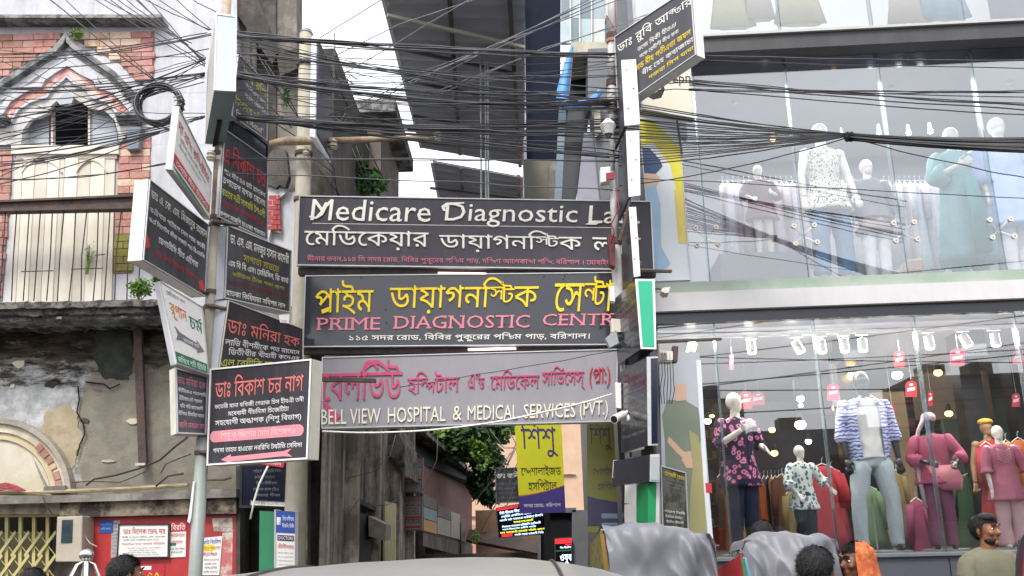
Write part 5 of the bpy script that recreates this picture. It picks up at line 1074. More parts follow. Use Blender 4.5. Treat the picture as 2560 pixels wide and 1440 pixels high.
# ================================================================ CABLES
CAB = mat('cable_black', '#303034', '#222226', .5, 5, spec=.5); CABG = mat('cable_grey', '#55565c', '#45464b', .45, 5, spec=.5)
def cable(a, b, sag=.05, r_=.0065, n=16, lab='', grp=None, m_=None, jit=.004, cat='cable', nm='overhead_cable'):
    a = Vector(a); b = Vector(b); sd = random.random() * 99; pts = []
    for i in range(n + 1):
        t = i / n; p = a.lerp(b, t); p.z -= sag * 4 * t * (1 - t)
        p += Vector((0, nz((t * 5, sd, 0)), nz((t * 6, sd, 7)))) * jit * 3 * (1 if 0 < i < n else 0)
        pts.append(p)
    return MB().tube(pts, r_, 5).build(nm, m_ or CAB, smooth=True, label=lab, cat=cat, group=grp)
rc = random.Random(21)
G1 = 'cables from the left edge to the sign pole'; L1 = 'black cable sweeping across the old building front to the sign pole'
Lset = [((0, 127), (518, 82)), ((0, 136), (528, 84)), ((0, 150), (528, 88)), ((0, 168), (522, 122)), ((0, 216), (512, 183)), ((0, 222), (512, 185)), ((0, 228), (510, 182)), ((0, 240), (512, 188)),
        ((0, 284), (510, 205)), ((0, 300), (510, 150)), ((0, 318), (512, 186)), ((0, 334), (512, 190)), ((0, 356), (508, 290)), ((0, 364), (508, 293)), ((0, 372), (508, 296)), ((0, 382), (430, 320)),
        ((0, 398), (420, 322)), ((0, 412), (420, 322)), ((0, 424), (412, 324)), ((0, 438), (425, 406)), ((0, 441), (425, 408)), ((0, 456), (400, 330)), ((0, 290), (420, 212)), ((0, 344), (400, 215)), ((0, 205), (400, 206)), ((0, 262), (400, 214))]
Lset.sort()
ORD = 'topmost second third fourth fifth sixth seventh eighth ninth tenth eleventh twelfth thirteenth fourteenth fifteenth sixteenth seventeenth eighteenth nineteenth twentieth twenty-first twenty-second twenty-third twenty-fourth twenty-fifth lowest'.split()
for k, ((x0, y0), (x1, y1)) in enumerate(Lset):
    dx = -90; sl = (y1 - y0) / (x1 - x0)
    cable(P(x0 + dx, y0 + dx * sl * .6, 8.1 + rc.uniform(-.2, .2)), P(x1, y1, 7.7 + rc.uniform(0, .2)), .05 + rc.uniform(0, .05), .0072 if k in (4, 5, 12, 19) else .0052, lab=ORD[k] + ' from the top of the black cables crossing the old building front' if k not in (0, 25) else ORD[k] + ' of the black cables crossing the old building front', grp=G1)
for k in range(16):
    y0 = rc.uniform(110, 480); e = rc.choice([(512, 188), (512, 290), (425, 325), (515, 150)]); cable(P(-60, y0, 8.1 + rc.uniform(-.3, .2)), P(e[0], e[1] + rc.uniform(-8, 8), 7.7), rc.uniform(.02, .12), .0036, lab='hair thin wire in front of the old building among thicker cables', grp='thin wires in front of the old building', cat='wire', jit=.008)
G2 = 'cables falling from the upper left to the sign pole'; L2 = 'black cable falling steeply from the upper left to the sign pole'
for k, ((x0, y0), (x1, y1)) in enumerate([((130, 0), (392, 205)), ((168, 0), (385, 196)), ((245, 0), (512, 166)), ((280, 0), (512, 160)), ((322, 0), (470, 112)), ((345, 0), (512, 150)), ((350, 0), (512, 155)), ((376, 0), (512, 162)),
                                       ((372, 0), (524, 74)), ((406, 0), (522, 76)), ((446, 0), (528, 74)), ((492, 0), (540, 30)), ((300, 0), (510, 140)), ((268, 0), (480, 108))]):
    L2 = ('leftmost at the top' if x0 == 130 else ORD[sorted([130,168,245,280,322,345,350,376,372,406,446,492,300,268]).index(x0)] + ' from the left at the top') + ' of the cables falling to the sign pole'
    sl = (y1 - y0) / (x1 - x0); cable(P(x0 - 60, y0 - 60 * sl, 8.4), P(x1, y1, 7.75), .02, .0068 if k in (5, 0) else .005, lab=L2, grp=G2, n=10)
# fan across the lane
G3 = 'cables strung across the mouth of the lane'; L3 = 'black cable strung across the mouth of the lane between the two poles'
def fan(n, ya, yb, za, zb, sag, x0=592, x1=1548, r_=.0055):
    for k in range(n):
        t = (k + .5) / n; a = ya + (yb - ya) * t + rc.uniform(-2, 2); b = za + (zb - za) * rc.random()
        cable(P(x0, a, 8.0 + rc.uniform(-.1, .1)), P(x1, b, 8.8 + rc.uniform(-.1, .1)), sag + rc.uniform(-.03, .06), r_ * rc.uniform(.8, 1.25), lab=L3, grp=G3, n=22, jit=.008, m_=CAB if k % 3 else CABG)
fan(7, 78, 98, 132, 150, .02); fan(2, 128, 136, 222, 226, -.02); fan(9, 178, 196, 212, 262, .08); fan(4, 176, 196, 262, 300, .12); fan(12, 286, 302, 296, 342, .04); fan(8, 288, 300, 346, 400, .02); fan(2, 396, 400, 402, 404, .0, 560)
fan(5, 86, 110, 240, 285, .05); fan(3, 84, 92, 138, 146, .03, r_=.0095); fan(3, 290, 298, 310, 345, .05, r_=.0095); fan(2, 182, 190, 255, 262, .09, r_=.0095); fan(8, 95, 200, 150, 330, .1, r_=.0042); fan(8, 190, 300, 240, 400, .06, r_=.0042); fan(1, 430, 434, 474, 478, .0, 560)
G4 = 'cables drawn from the right pole into the tied bundle'; L4 = 'black cable running from the right pole into the tied bundle'
for k in range(22):
    y0 = 250 + k * 7.8 + rc.uniform(-3, 3)
    cable(P(1548, y0, 8.8), P(2112, 338 + (k - 11) * .35, 8.0), .02 + rc.uniform(0, .02), .0062 * rc.uniform(.8, 1.2), lab=(ORD[k] + ' from the top of the cables running from right pole to tied bundle') if k not in (0, 21) else ('topmost' if k == 0 else 'lowest') + ' of the cables running from right pole to tied bundle', grp=G4, n=12)
bd = thing('cable_bundle', P(2340, 350, 7.7), 'thick tied bundle of black cables crossing in front of the upper shop window', 'cable bundle')
for k in range(13):
    a = rc.uniform(0, 6.28); rd = rc.uniform(0, .035); o1 = Vector((0, math.cos(a) * rd, math.sin(a) * rd))
    e = P(2700, 342 + (k / 12) * 42, 7.3); st_ = P(2112, 342, 8.0) + o1; pts = []
    for i in range(14): t = i / 13; p = st_.lerp(e, t); p.z -= .1 * t * (1 - t); pts.append(p)
    MB().tube(pts, .0105, 6).build('strand', CAB, bd, smooth=True)
for x in (2119, 2128, 2118): c = P(x, 342, 7.99); MB().tube([c + Vector((-.008, 0, 0)), c + Vector((.008, 0, 0))], .048, 12).build('cable_tie', DARK, bd)
n5 = -1; G5 = 'cables running right from the slanted sign'; L5 = 'black cable running right across the upper shop window'
for (a, b, r_) in (((1745, 139), (2640, 150), .008), ((1745, 150), (2640, 170), .005), ((1722, 202), (2640, 268), .008), ((1722, 206), (2640, 280), .0065), ((1722, 210), (2640, 246), .005), ((1722, 223), (2640, 292), .006), ((1722, 214), (2640, 232), .005), ((1722, 226), (2640, 230), .006), ((1735, 200), (2640, 264), .005), ((1722, 222), (2640, 226), .005)):
    n5 += 1; cable(P(*a, 8.3), P(*b, 7.6), .02, r_, lab=L5 + ', ' + ('topmost at the frame edge', 'second at the frame edge', 'seventh at the frame edge', 'ninth at the frame edge', 'sixth at the frame edge', 'lowest at the frame edge', 'fifth at the frame edge', 'fourth at the frame edge', 'eighth at the frame edge', 'third at the frame edge')[n5], grp=G5, n=14)
for a, b, r_ in (((1545, 140), (1745, 139), .005), ((1545, 218), (1722, 206), .006), ((1545, 196), (1722, 202), .006), ((1550, 226), (1722, 224), .005)): cable(P(*a, 8.8), P(*b, 8.3), .0, r_, lab='black cable passing behind the slanted sign to the right', grp='cables behind the slanted sign', n=5)
cable(P(2128, 344, 8.0), P(2640, 458, 7.4), .03, .0055, lab='thin single cable drooping right from the tied bundle')
cable(P(1548, 465, 8.8), P(2112, 346, 8.0), .06, .006, lab='thin cable rising from the right pole to the tied bundle')
cable(P(1590, 445, 8.7), P(2640, 500, 8.0), .0, .0045, lab='fine cable stretched level in front of the upper mannequins')
G6 = 'service wires slanting up over the lane'; L6 = 'pale edged service wire slanting up to the right over the lane'
WG = mat('wire_grey', '#77787e', '#5d5e64', .35, 5, spec=.6)
for a, b, c_ in (((800, 94), (965, -8), None), ((806, 155), (1215, -10), (1100, 40)), ((840, 196), (1190, -10), None), ((815, 292), (1130, 160), (1440, 20)), ((862, 290), (1190, 130), (1600, -20)), ((1000, 200), (1240, 112), (1510, -10)),
                 ((1010, 202), (1245, 120), (1530, -10)), ((1075, 200), (1215, 128), (1480, -5)), ((1050, 245), (1330, 135), (1700, 8)), ((1090, 240), (1360, 120), (1660, 30))):
    if c_ is None: cable(P(*a, 9.4), P(*b, 8.5), .0, .0055, lab=L6, grp=G6, m_=WG, n=6)
    else: MB().tube([P(*a, 9.4), P(*b, 9.0), P(*c_, 8.5)] if a[0] != 806 else [P(*a, 9.4), P(1000, 60, 9), P(1215, -10, 8.6)], .0055, 5).build('overhead_cable', WG, smooth=True, label=L6, cat='cable', group=G6)
cable(P(806, 1078, 9.0), P(1530, 985, 8.8), .13, .009, lab='sagging white cable below the lilac signboard', m_=flat('white_cable', '#e6e4dc'), jit=.002)
cable(P(1000, 968, 9.0), P(1545, 876, 8.8), .01, .004, lab='thin dark wire crossing the lilac signboard')
G7 = 'down wires by the crossarm'; L7 = 'loose down wire hanging between the crossarm and the lane wall'
for a, b, c_ in (((770, 390), (810, 440), (860, 500)), ((780, 392), (830, 430), (850, 500)), ((790, 370), (835, 420), (845, 500)), ((880, 370), (905, 430), (925, 490)), ((890, 365), (915, 430), (945, 490)), ((915, 360), (940, 410), (970, 468)),
                 ((640, 130), (700, 230), (750, 300)), ((660, 150), (720, 240), (745, 290)), ((590, 130), (640, 170), (700, 230)), ((800, 115), (830, 190), (870, 265)), ((836, 82), (840, 190), (868, 265)), ((600, 200), (680, 270), (730, 320)), ((600, 215), (660, 290), (745, 345))):
    MB().tube([P(*a, 9.3), P(*b, 9.4), P(*c_, 9.6)], .006, 5).build('overhead_cable', CAB, smooth=True, label=L7, cat='cable', group=G7)
# tangle of clamps round the edge-on sign
for k in range(9):
    y = rc.uniform(180, 330); x = rc.uniform(790, 850)
    MB().tube([P(x, y, 9.3), P(x + 18, y + 12, 9.3), P(x + 30, y - 8, 9.3), P(x + 48, y + 4, 9.35)], .008, 5).build('cable_tail', CABG if k % 2 else CAB, smooth=True, label='stray cable tail curling beside the concrete pole', cat='cable', group='cable tails by the concrete pole')
# coil
cl = thing('cable_coil', P(398, 320, 7.55), 'big coil of black cable hung in front of the whitewashed wall', 'cable coil')
cc = P(397, 262, 7.55)
for k in range(16):
    ra = .192 + rc.uniform(-.022, .022); rb_ = .178 + rc.uniform(-.02, .022); o = Vector((rc.uniform(-.012, .012), rc.uniform(-.05, .05), rc.uniform(-.01, .012))); ph = rc.uniform(0, 6)
    pts = [cc + o + Vector((ra * math.cos(t), .03 * math.sin(t + ph), rb_ * math.sin(t))) for t in [i * 2 * math.pi / 26 for i in range(27)]]
    MB().tube(pts, .0065, 5, caps=False).build('loop', CAB if k % 3 else CABG, cl, smooth=True)
for a in (.3, .1, -.2, .6): 
    c = cc + Vector((.19 * math.cos(a), 0, .178 * math.sin(a))); MB().tube([c + Vector((-.035, -.05, -.01)), c + Vector((.035, -.05, .012)), c + Vector((.03, .05, 0))], .006, 5).build('tie_wire', WG, cl)
# wires hanging at the mouth of the lane
G8 = 'thin wires hanging inside the lane'; L8 = 'thin pale wire hanging loosely inside the lane'
for pts in ([(990, 1085), (975, 1140), (930, 1180), (870, 1195)], [(1095, 1085), (1092, 1150), (1060, 1220), (1030, 1260)], [(1278, 1130), (1240, 1190), (1190, 1250)], [(1290, 1120), (1265, 1170), (1235, 1240)], [(1292, 1160), (1270, 1220), (1240, 1260), (1200, 1330)], [(1270, 1000 + 70), (1290, 1110), (1268, 1160), (1230, 1175)], [(1225, 1075), (1260, 1120), (1288, 1120)], [(1292, 1200), (1268, 1262), (1262, 1265)], [(990, 1250), (970, 1262), (930, 1265)], [(840, 1320), (870, 1285), (905, 1240)]):
    MB().tube([P(x, y, 11.3) for x, y in pts], .006, 5).build('hanging_wire', WG, smooth=True, label=L8, cat='wire', group=G8)
# ================================================================ PLANTS
def leafy(mb, c, rad, n, size, seed, droop=.3):
    r = random.Random(seed)
    for _ in range(n):
        d = Vector((r.gauss(0, 1), r.gauss(0, 1), r.gauss(0, 1))).normalized() * (r.random() ** .45)
        w = .75 + .5 * nz((d.x * 2 + seed, d.y * 2, d.z * 2))
        p = Vector(c) + Vector((d.x * rad[0], d.y * rad[1], d.z * rad[2])) * w
        a = Vector((r.gauss(0, 1), r.gauss(0, 1), r.gauss(0, .6) - droop)).normalized(); b = a.cross(Vector((r.gauss(0, 1), r.gauss(0, 1), r.gauss(0, 1)))).normalized()
        s = size * r.uniform(.6, 1.3); mb.add([p, p + a * s * .5 + b * s * .28, p + a * s, p + a * s * .5 - b * s * .28], [(0, 1, 2, 3)])
def leafmat(name, a, b):
    m = mat(name, a, b, .6, 6, spec=.3); return m
LEAFM = leafmat('leaf_dark', '#3e5c33', '#26401f'); LEAFL = leafmat('leaf_bright', '#7d9a48', '#55752f'); LEAFM2 = leafmat('leaf_mid', '#4f7c42', '#315a2c')
def plant(label, c, rad, n, size, m, seed, stems=5, cat='plant', name='wild_plant'):
    t = thing(name, Vector(c) - Vector((0, 0, rad[2])), label, cat); mb = MB(); leafy(mb, c, rad, n, size, seed); mb.build('leaves', m, t, kind=None)
    s = MB(); r = random.Random(seed + 5)
    for k in range(stems): s.tube([Vector(c) + Vector((r.uniform(-.2, .2) * rad[0], 0, -rad[2])), Vector(c) + Vector((r.uniform(-.8, .8) * rad[0], r.uniform(-.5, .5) * rad[1], r.uniform(.1, .9) * rad[2]))], [.006, .002], 4)
    s.build('stem', LEAFL, t)
plant('small tuft of weeds growing on top of the ogee arch', L(192, 84, -.15), (.1, .08, .085), 260, .035, LEAFL, 31)
plant('green weeds sprouting from the end of the balcony ledge', L(350, 720, -.5), (.17, .12, .13), 650, .04, LEAFL, 32)
plant('small fern growing by the balcony corner under the black sign', L(398, 690, -.5), (.1, .1, .16), 350, .04, LEAFM2, 36)
plant('thin pale grass growing up the cream doors', L(222, 640, -.1), (.07, .03, .22), 90, .03, mat('grass_pale', '#b5bf7c', '#9aa664', .8, 6), 33, stems=8)
plant('fern clump growing from the dark house wall below the crossarm', P(925, 455, 12.6), (.3, .25, .22), 900, .08, LEAFM2, 34)
plant('dark creeper hanging down the wall beside the concrete pole', P(875, 430, 12.3), (.28, .2, .5), 1300, .07, LEAFM, 35)
plant('small green weed on the broken ledge behind the cables', P(715, 240, 9.95), (.06, .06, .16), 260, .035, LEAFM2, 37)
plant('little bush on the far shed roof', P(1190, 1340, 21), (.14, .1, .16), 150, .06, LEAFL, 38)
tr = thing('tree', P(1195, 1440, 21), 'dark leafy tree filling the gap behind the lane shop', 'tree')
tb = P(1120, 1440, 28.5); tb.z = 0; tc_ = P(1150, 1030, 24)
MB().tube([tb, tb + Vector((-.1, 0, 1.6)), tc_ + Vector((.1, 0, -1)), tc_ + Vector((0, 0, 1.5))], [.2, .16, .12, .05], 10).build('trunk', mat('bark', '#5a4c3f', '#3f352c', .95, 8, bump=.6, bscale=20), tr)
m = MB()
for px, py, Y_, ra, n in ((1115, 1075, 21, .75, 1500), (1175, 1100, 20.5, .75, 1700), (1215, 1150, 21.5, .5, 900), (1205, 1215, 21.5, .42, 800), (1225, 1245, 21.6, .22, 260), (1245, 1075, 22, .42, 500), (1100, 1000, 22, 1.0, 1200)):
    leafy(m, P(px, py, Y_), (ra, ra, ra * .9), n, .16, px)
m.build('crown', LEAFM, tr)
m = MB()
for px, py, n in ((1100, 1080, 60), (1190, 1110, 70), (1205, 1135, 70), (1212, 1160, 40), (1280, 1070, 60)): leafy(m, P(px, py, 20), (.3, .2, .25), n, .13, px + 3)
m.build('leaves', LEAFL, tr)
s = MB()
for k in range(9): s.tube([P(1180, 1150, 21), P(1120 + 14 * k, 1110 + (k % 3) * 20, 20.8), P(1090 + 20 * k, 1075 + (k % 4) * 25, 20.6)], [.05, .03, .01], 5)
s.build('branch', mat('bark', '#5a4c3f'), tr)
# ================================================================ CLOTHING SHOP
ex = Vector((1, -SK, 0)).normalized(); ey = Vector((SK, 1, 0)).normalized()
RF = Matrix((ex, ey, Vector((0, 0, 1)))).transposed()
SO = F(1640, 720); SO.z = 0
def SL(p): d = Vector(p) - SO; return Vector((d.dot(ex), d.dot(ey), p[2]))
def SW(x, y, z): return SO + ex * x + ey * y + Vector((0, 0, z))
def sb(mb, x0, x1, y0, y1, z0, z1): return mb.box(SW((x0 + x1) / 2, (y0 + y1) / 2, (z0 + z1) / 2), (abs(x1 - x0), abs(y1 - y0), abs(z1 - z0)), RF)
def xo(px, py=720, off=0): return SL(F(px, py, off)).x
zq = lambda py, off=0, px=2100: F(px, py, off).z
z_sill, z_lc, z_wb, z_wt, z_up, z_uc, z_bb, z_bt = zq(1387), zq(796), zq(760), zq(722), zq(694), zq(134), zq(112, -.3), zq(76, -.3)
XR = 5.6
shp = thing('clothing_shop', SW(2.5, 0, 0), 'modern three storey glass fronted clothing shop with white floor bands and track lights', 'building')
WBAND = mat('white_band', '#cfcdce', '#c4c2c4', .45, 1.5, spec=.3, grime='#b0aeb0', grime_amt=.3); GREENB = mat('green_band', '#a3aea3', '#939f94', .5, 1.2, stain='#7f9780', stain_amt=.5, sscale=1.5)
CEIL = mat('shop_ceiling', '#c7c8d0', '#bbbcc5', .6, .8); CEILU = mat('upper_ceiling', '#b2b3b8', '#a5a6ac', .7, .6)
DGREY = mat('fascia_grey', '#48484a', '#3e3e41', .5, 1.5, spec=.3, grime='#5f5f62', grime_amt=.3); SILLG = mat('sill_grey', '#4b4e57', '#41444d', .5, 1.5)
m = MB(); sb(m, -.02, XR, -.28, .3, z_bb, z_bt); m.build('fascia_beam', DGREY, shp)
m = MB(); sb(m, -.02, XR, -.32, .3, z_bt + .002, z_bt + .032); m.build('beam_cap', mat('beam_cap_grey', '#b9b8b6', '#a9a8a6', .6, 3), shp)
m = MB(); sb(m, -.02, XR, -.05, .3, z_uc, z_bb - .003); m.build('beam_recess', NAVY, shp)
m = MB(); sb(m, -.1, XR, -.06, .1, z_wt, z_up); m.build('floor_band', GREENB, shp)
m = MB(); sb(m, -.1, XR, -.12, .1, z_wb - .035, z_wt - .003); m.build('floor_band', WBAND, shp)
m = MB(); sb(m, -.1, XR, -.04, .3, z_lc, z_wb - .04); m.build('beam_recess', mat('dark_navy_trim', '#262a3a', '#1d2130', .3, 2, spec=.7), shp)
m = MB(); sb(m, -.1, XR, -.1, .35, .1, z_sill - .03); m.build('plinth', SILLG, shp)
m = MB(); sb(m, -.1, XR, -.14, .3, z_sill - .028, z_sill); m.build('sill', mat('sill_top', '#6a6d76', '#5c5f68', .4, 2), shp)
for k in range(5): m = MB(); sb(m, .55 + 1.05 * k, .56 + 1.05 * k, -.104, -.1, .12, z_sill - .05); m.build('plinth_joint', DARK, shp)
m = MB(); sb(m, -.1, XR, .36, 6.2, z_sill - .12, z_sill - .02); m.build('lower_floor', mat('shop_floor', '#6b6258', '#564e46', .3, 2), shp)
m = MB(); sb(m, -.1, XR, .31, 6.2, z_lc, z_lc + .2); m.build('lower_ceiling', CEIL, shp)
m = MB(); sb(m, -.1, XR, .11, 5.2, z_up - .08, z_up - .004); m.build('upper_floor', GREENB, shp)
m = MB(); sb(m, -.1, XR, .31, 5.2, z_uc, z_uc + .15); m.build('upper_ceiling', CEILU, shp)
m = MB(); sb(m, -.1, XR, .3, 4.5, z_bt + .052, z_bt + .12); m.build('top_floor', CEILU, shp)
DIMW = mat('shop_back_wall', '#4e433c', '#332d2a', .8, 1.4, stain='#6d5137', stain_amt=.5, sscale=1.1)
m = MB(); sb(m, -.1, XR, 6.2, 6.3, z_sill, z_lc); m.build('lower_back_wall', DIMW, shp)
m = MB(); sb(m, -.1, XR, 3.2, 3.3, z_up, z_uc); m.build('upper_back_wall', mat('upper_wall_lilac', '#9a9aa3', '#8b8b95', .8, .8), shp)
m = MB(); sb(m, -.1, XR, 3.0, 3.1, z_bt + .12, z_bt + 3); m.build('top_back_wall', mat('top_wall', '#c3c5c6', '#b0b3b5', .8, .6), shp)
for a, b in ((z_sill, z_lc), (z_up, z_uc), (z_bt + .12, z_bt + 3)): m = MB(); sb(m, -.1, -.04, .1, 6.2, a, b); m.build('side_wall', GREYC, shp)
m = MB(); sb(m, XR, XR + .1, .1, 6.2, z_sill, z_bt + 3); m.build('side_wall', GREYC, shp)
# glass panes, fins, spider fittings
GL = glassm('shop_glass', '#e6ebee', 1.6, .01, .155); GLU = glassm('shop_glass_upper', '#e6e9ee', 1.5, .01, .14)
JOINT = glassm('glass_edge', '#eaf1f2', .5, .25, .03)
jx = [-.02] + [xo(p) for p in (1777, 2025, 2275, 2525, 2775)]
for a, b, mm in ((z_sill, z_lc, GL), (z_up, z_uc, GLU), (z_bt + .06, z_bt + 2.6, GLU)):
    for k in range(len(jx) - 1):
        m = MB(); m.quad(SW(jx[k] + .006, 0, a), SW(jx[k + 1] - .006, 0, a), SW(jx[k + 1] - .006, 0, b), SW(jx[k] + .006, 0, b)); m.build('glass_pane', mm, shp)
    for x in jx[1:]:
        m = MB(); sb(m, x - .005, x + .005, -.006, .004, a, b); m.build('glass_joint', JOINT, shp)
        m = MB(); sb(m, x - .005, x + .005, .012, .10, a, b); m.build('glass_fin', JOINT, shp)
        m = MB(); sb(m, x - .003, x + .003, .10, .104, a, b); m.build('fin_edge', mat('fin_edge', '#cdd6da', '#bcc7cc', .2, 3), shp)
for px, py in ((1766, 590), (2012, 585), (2262, 578), (2503, 570)):
    c = F(px, py, -.0); sp = MB(); x0 = SL(c).x; z0 = c.z
    for dx, dz in ((-.11, .095), (.11, .095), (-.11, -.105), (.12, -.1)):
        sp.tube([SW(x0, .1, z0), SW(x0 + dx * .5, .05, z0 + dz * .5), SW(x0 + dx, .02, z0 + dz)], .011, 7)
    spo = sp.build('spider_fitting', WHITEP, shp, smooth=True)
    for dx, dz in ((-.11, .095), (.11, .095), (-.11, -.105), (.12, -.1)):
        m = MB().tube([SW(x0 + dx, -.02, z0 + dz), SW(x0 + dx, .012, z0 + dz)], .028, 14); m.build('fixing_disc', OFFW, spo)
        m = MB().tube([SW(x0 + dx, -.023, z0 + dz), SW(x0 + dx, -.02, z0 + dz)], .008, 8); m.build('bolt', MOULD2, spo)
# posters on the facade
poster('facade_poster', 'white and yellow photo poster with a blue cap shape beside the upper shop window', 'poster', F, [(1596, 288), (1697, 300), (1727, 700), (1632, 704)], -.04, mat('poster_white', '#dfe3e6', '#d3d9de', .4, 1.5), (),
       [(mat('poster_yellow', '#e2d84a', '#d8cb45', .5, 2), [[(0, .02), (.3, .02), (.75, .12), (1, .2), (1, .52), (.86, .55), (.7, .3), (.3, .16), (0, .2)]]),
        (mat('poster_yellow2', '#e3cf72', '#d9c466', .5, 2), [[(.72, .3), (.98, .28), (.86, .95), (.66, .95)][:4]]) if False else (mat('poster_yellow2', '#e3cf72', '#d9c466', .5, 2), [[(.74, .45), (.98, .45), (.96, .78), (.76, .78)]]),
        (mat('poster_blue', '#3e5578', '#33496b', .5, 3), [[(0, .2), (.2, .2), (.45, .27), (.5, .31), (.3, .36), (0, .4)]]),
        (mat('poster_skin', '#d9b9a4', '#cfac96', .6, 3), [[(0, .36), (.3, .36), (.42, .38), (.3, .44), (.05, .46)]]),
        (mat('poster_sky', '#a9c4dc', '#9ab7d2', .6, 2), [[(0, .46), (.28, .42), (.36, .55), (.3, .8), (.5, .9), (.2, .95), (0, .9)]])], rim=ALU, rimw=.008, th=.03)
m = MB()
for k in range(40): p = F(1700 + k * .68, 300 + 10 * k, -.05); m.tube([p, p + Vector((.012, 0, -.012))], .004, 4)
m.build('poster_lacing', STEEL, label='spiral lacing wire along the right edge of the facade poster', cat='wire')
MB().tube([F(1692, 296, -.1), F(1698, 340, -.1), F(1705, 385, -.1)], .012, 6).build('bracket_rod', RUST, label='dark rod with clips standing at the edge of the facade poster', cat='rod')
# tall cut-out advert of a figure in green at the shop's left end
ad = thing('advert_panel', F(1700, 1400, -.02), 'tall grey advert panel printed with a figure in a green dress', 'advert')
pts = F4(F, [(1648, 880), (1748, 880), (1788, 1420), (1660, 1420)], -.05); pa, na = sheet(*pts)
MB().prism(pts, BK * .04).build('panel', mat('advert_grey', '#b5b7bf', '#a6a9b2', .35, .8), ad)
def adp(pp_, m_, l): mb = MB(); px2 = [F(x, y, -.05) + na * l for x, y in pp_]; mb.add(px2, [tuple(range(len(px2)))]); mb.build('printed_shape', m_, ad)
adp([(1668, 1000), (1712, 1000), (1745, 1020), (1755, 1080), (1750, 1110), (1760, 1300), (1775, 1420), (1670, 1420), (1662, 1100), (1655, 1040)], mat('ad_green', '#7c8576', '#70796b', .6, 1.2), .002)
adp([(1672, 1090), (1700, 1120), (1735, 1150), (1728, 1165), (1690, 1130), (1668, 1105)], mat('ad_skin', '#c8a790', '#bd9a82', .6, 3), .0035)
adp([(1706, 1130), (1728, 1128), (1732, 1170), (1716, 1170), (1704, 1150)], mat('ad_skin', '#c8a790'), .0045)
adp([(1722, 1075), (1745, 1090), (1760, 1180), (1766, 1330), (1745, 1335), (1722, 1335), (1725, 1230), (1732, 1160)], mat('ad_olive', '#a09a6c', '#938d60', .6, 1.5), .006)
adp([(1688, 960), (1714, 960), (1716, 1000), (1690, 1004)], mat('ad_skin', '#c8a790'), .006)
adp([(1740, 900), (1752, 900), (1768, 1200), (1790, 1420), (1776, 1420), (1760, 1230)], mat('ad_white', '#dcdfe6', '#d0d4dc', .4, 2), .007)
adp([(1763, 1207), (1778, 1208), (1780, 1233), (1765, 1232)], INK['red'], .009)
# interiors: columns, partitions, shelves
BLKC = mat('black_column', '#24252a', '#18191d', .3, 2, spec=.6)
for px, off, w, nm in ((2128, 1.9, .32, 'column'), (2560, 2.4, .3, 'column'), (2428, 2.0, .26, 'column')):
    x = xo(px, 950, off); m = MB(); sb(m, x - w / 2, x + w / 2, off, off + w, z_sill, z_lc); m.build(nm, BLKC, shp)
for px, off, w in ((2125, .9, .12), (2425, .9, .14)):
    x = xo(px, 800, off); m = MB(); sb(m, x - w, x + w, off, off + .4, z_lc - .3, z_lc); m.build('ceiling_duct', BLKC, shp)
wd = [mat('wood_panel', '#8d7458', '#745d45', .5, 2, stretch=(1, 1, .2)), mat('beige_panel', '#c2a882', '#ad946e', .6, 1.5), mat('dark_panel', '#38322f', '#28231f', .6, 2), mat('taupe_panel', '#85786b', '#71655a', .6, 1.5)]
for k, (x0, x1, y0, z0, z1, mm) in enumerate(((xo(2205, 1200, 3), xo(2290, 1200, 3), 3.0, z_sill, z_sill + 2.0, wd[1]), (xo(1800, 1200, 4.5), xo(2110, 1200, 4.5), 4.5, z_sill, z_sill + 2.1, wd[2]), (xo(2380, 1200, 4), xo(2620, 1200, 4), 4.0, z_sill, z_sill + 1.8, mat('green_panel_dull', '#6f8a78', '#5d7766', .5, 1.5)),
                                              (xo(2290, 1000, 3.4), xo(2480, 1000, 3.4), 3.4, z_lc - .75, z_lc - .05, wd[3]), (xo(1990, 1000, 3.6), xo(2120, 1000, 3.6), 3.6, z_lc - .6, z_lc - .1, BLKC))):
    m = MB(); sb(m, x0, x1, y0, y0 + .1, z0, z1); m.build('partition', mm, shp)
shf = [flat('stock_%d' % i, c, .8) for i, c in enumerate(('#6d4a37', '#8a2f35', '#b9853c', '#3a4a5c', '#7a7268', '#a3573f', '#2c2f36', '#95895f', '#5b3347', '#c7a36b'))]
rs = random.Random(3)
for j in range(6):
    z = z_sill + .3 + j * .36
    for k in range(26):
        if rs.random() < .25: continue
        x = .2 + k * .2; m = MB(); sb(m, x, x + rs.uniform(.1, .17), 5.75, 6.0, z, z + rs.uniform(.06, .2)); m.build('folded_stack', rs.choice(shf), shp)
    m = MB(); sb(m, .1, 5.4, 5.7, 6.19, z - .03, z - .01); m.build('shelf', wd[0], shp)
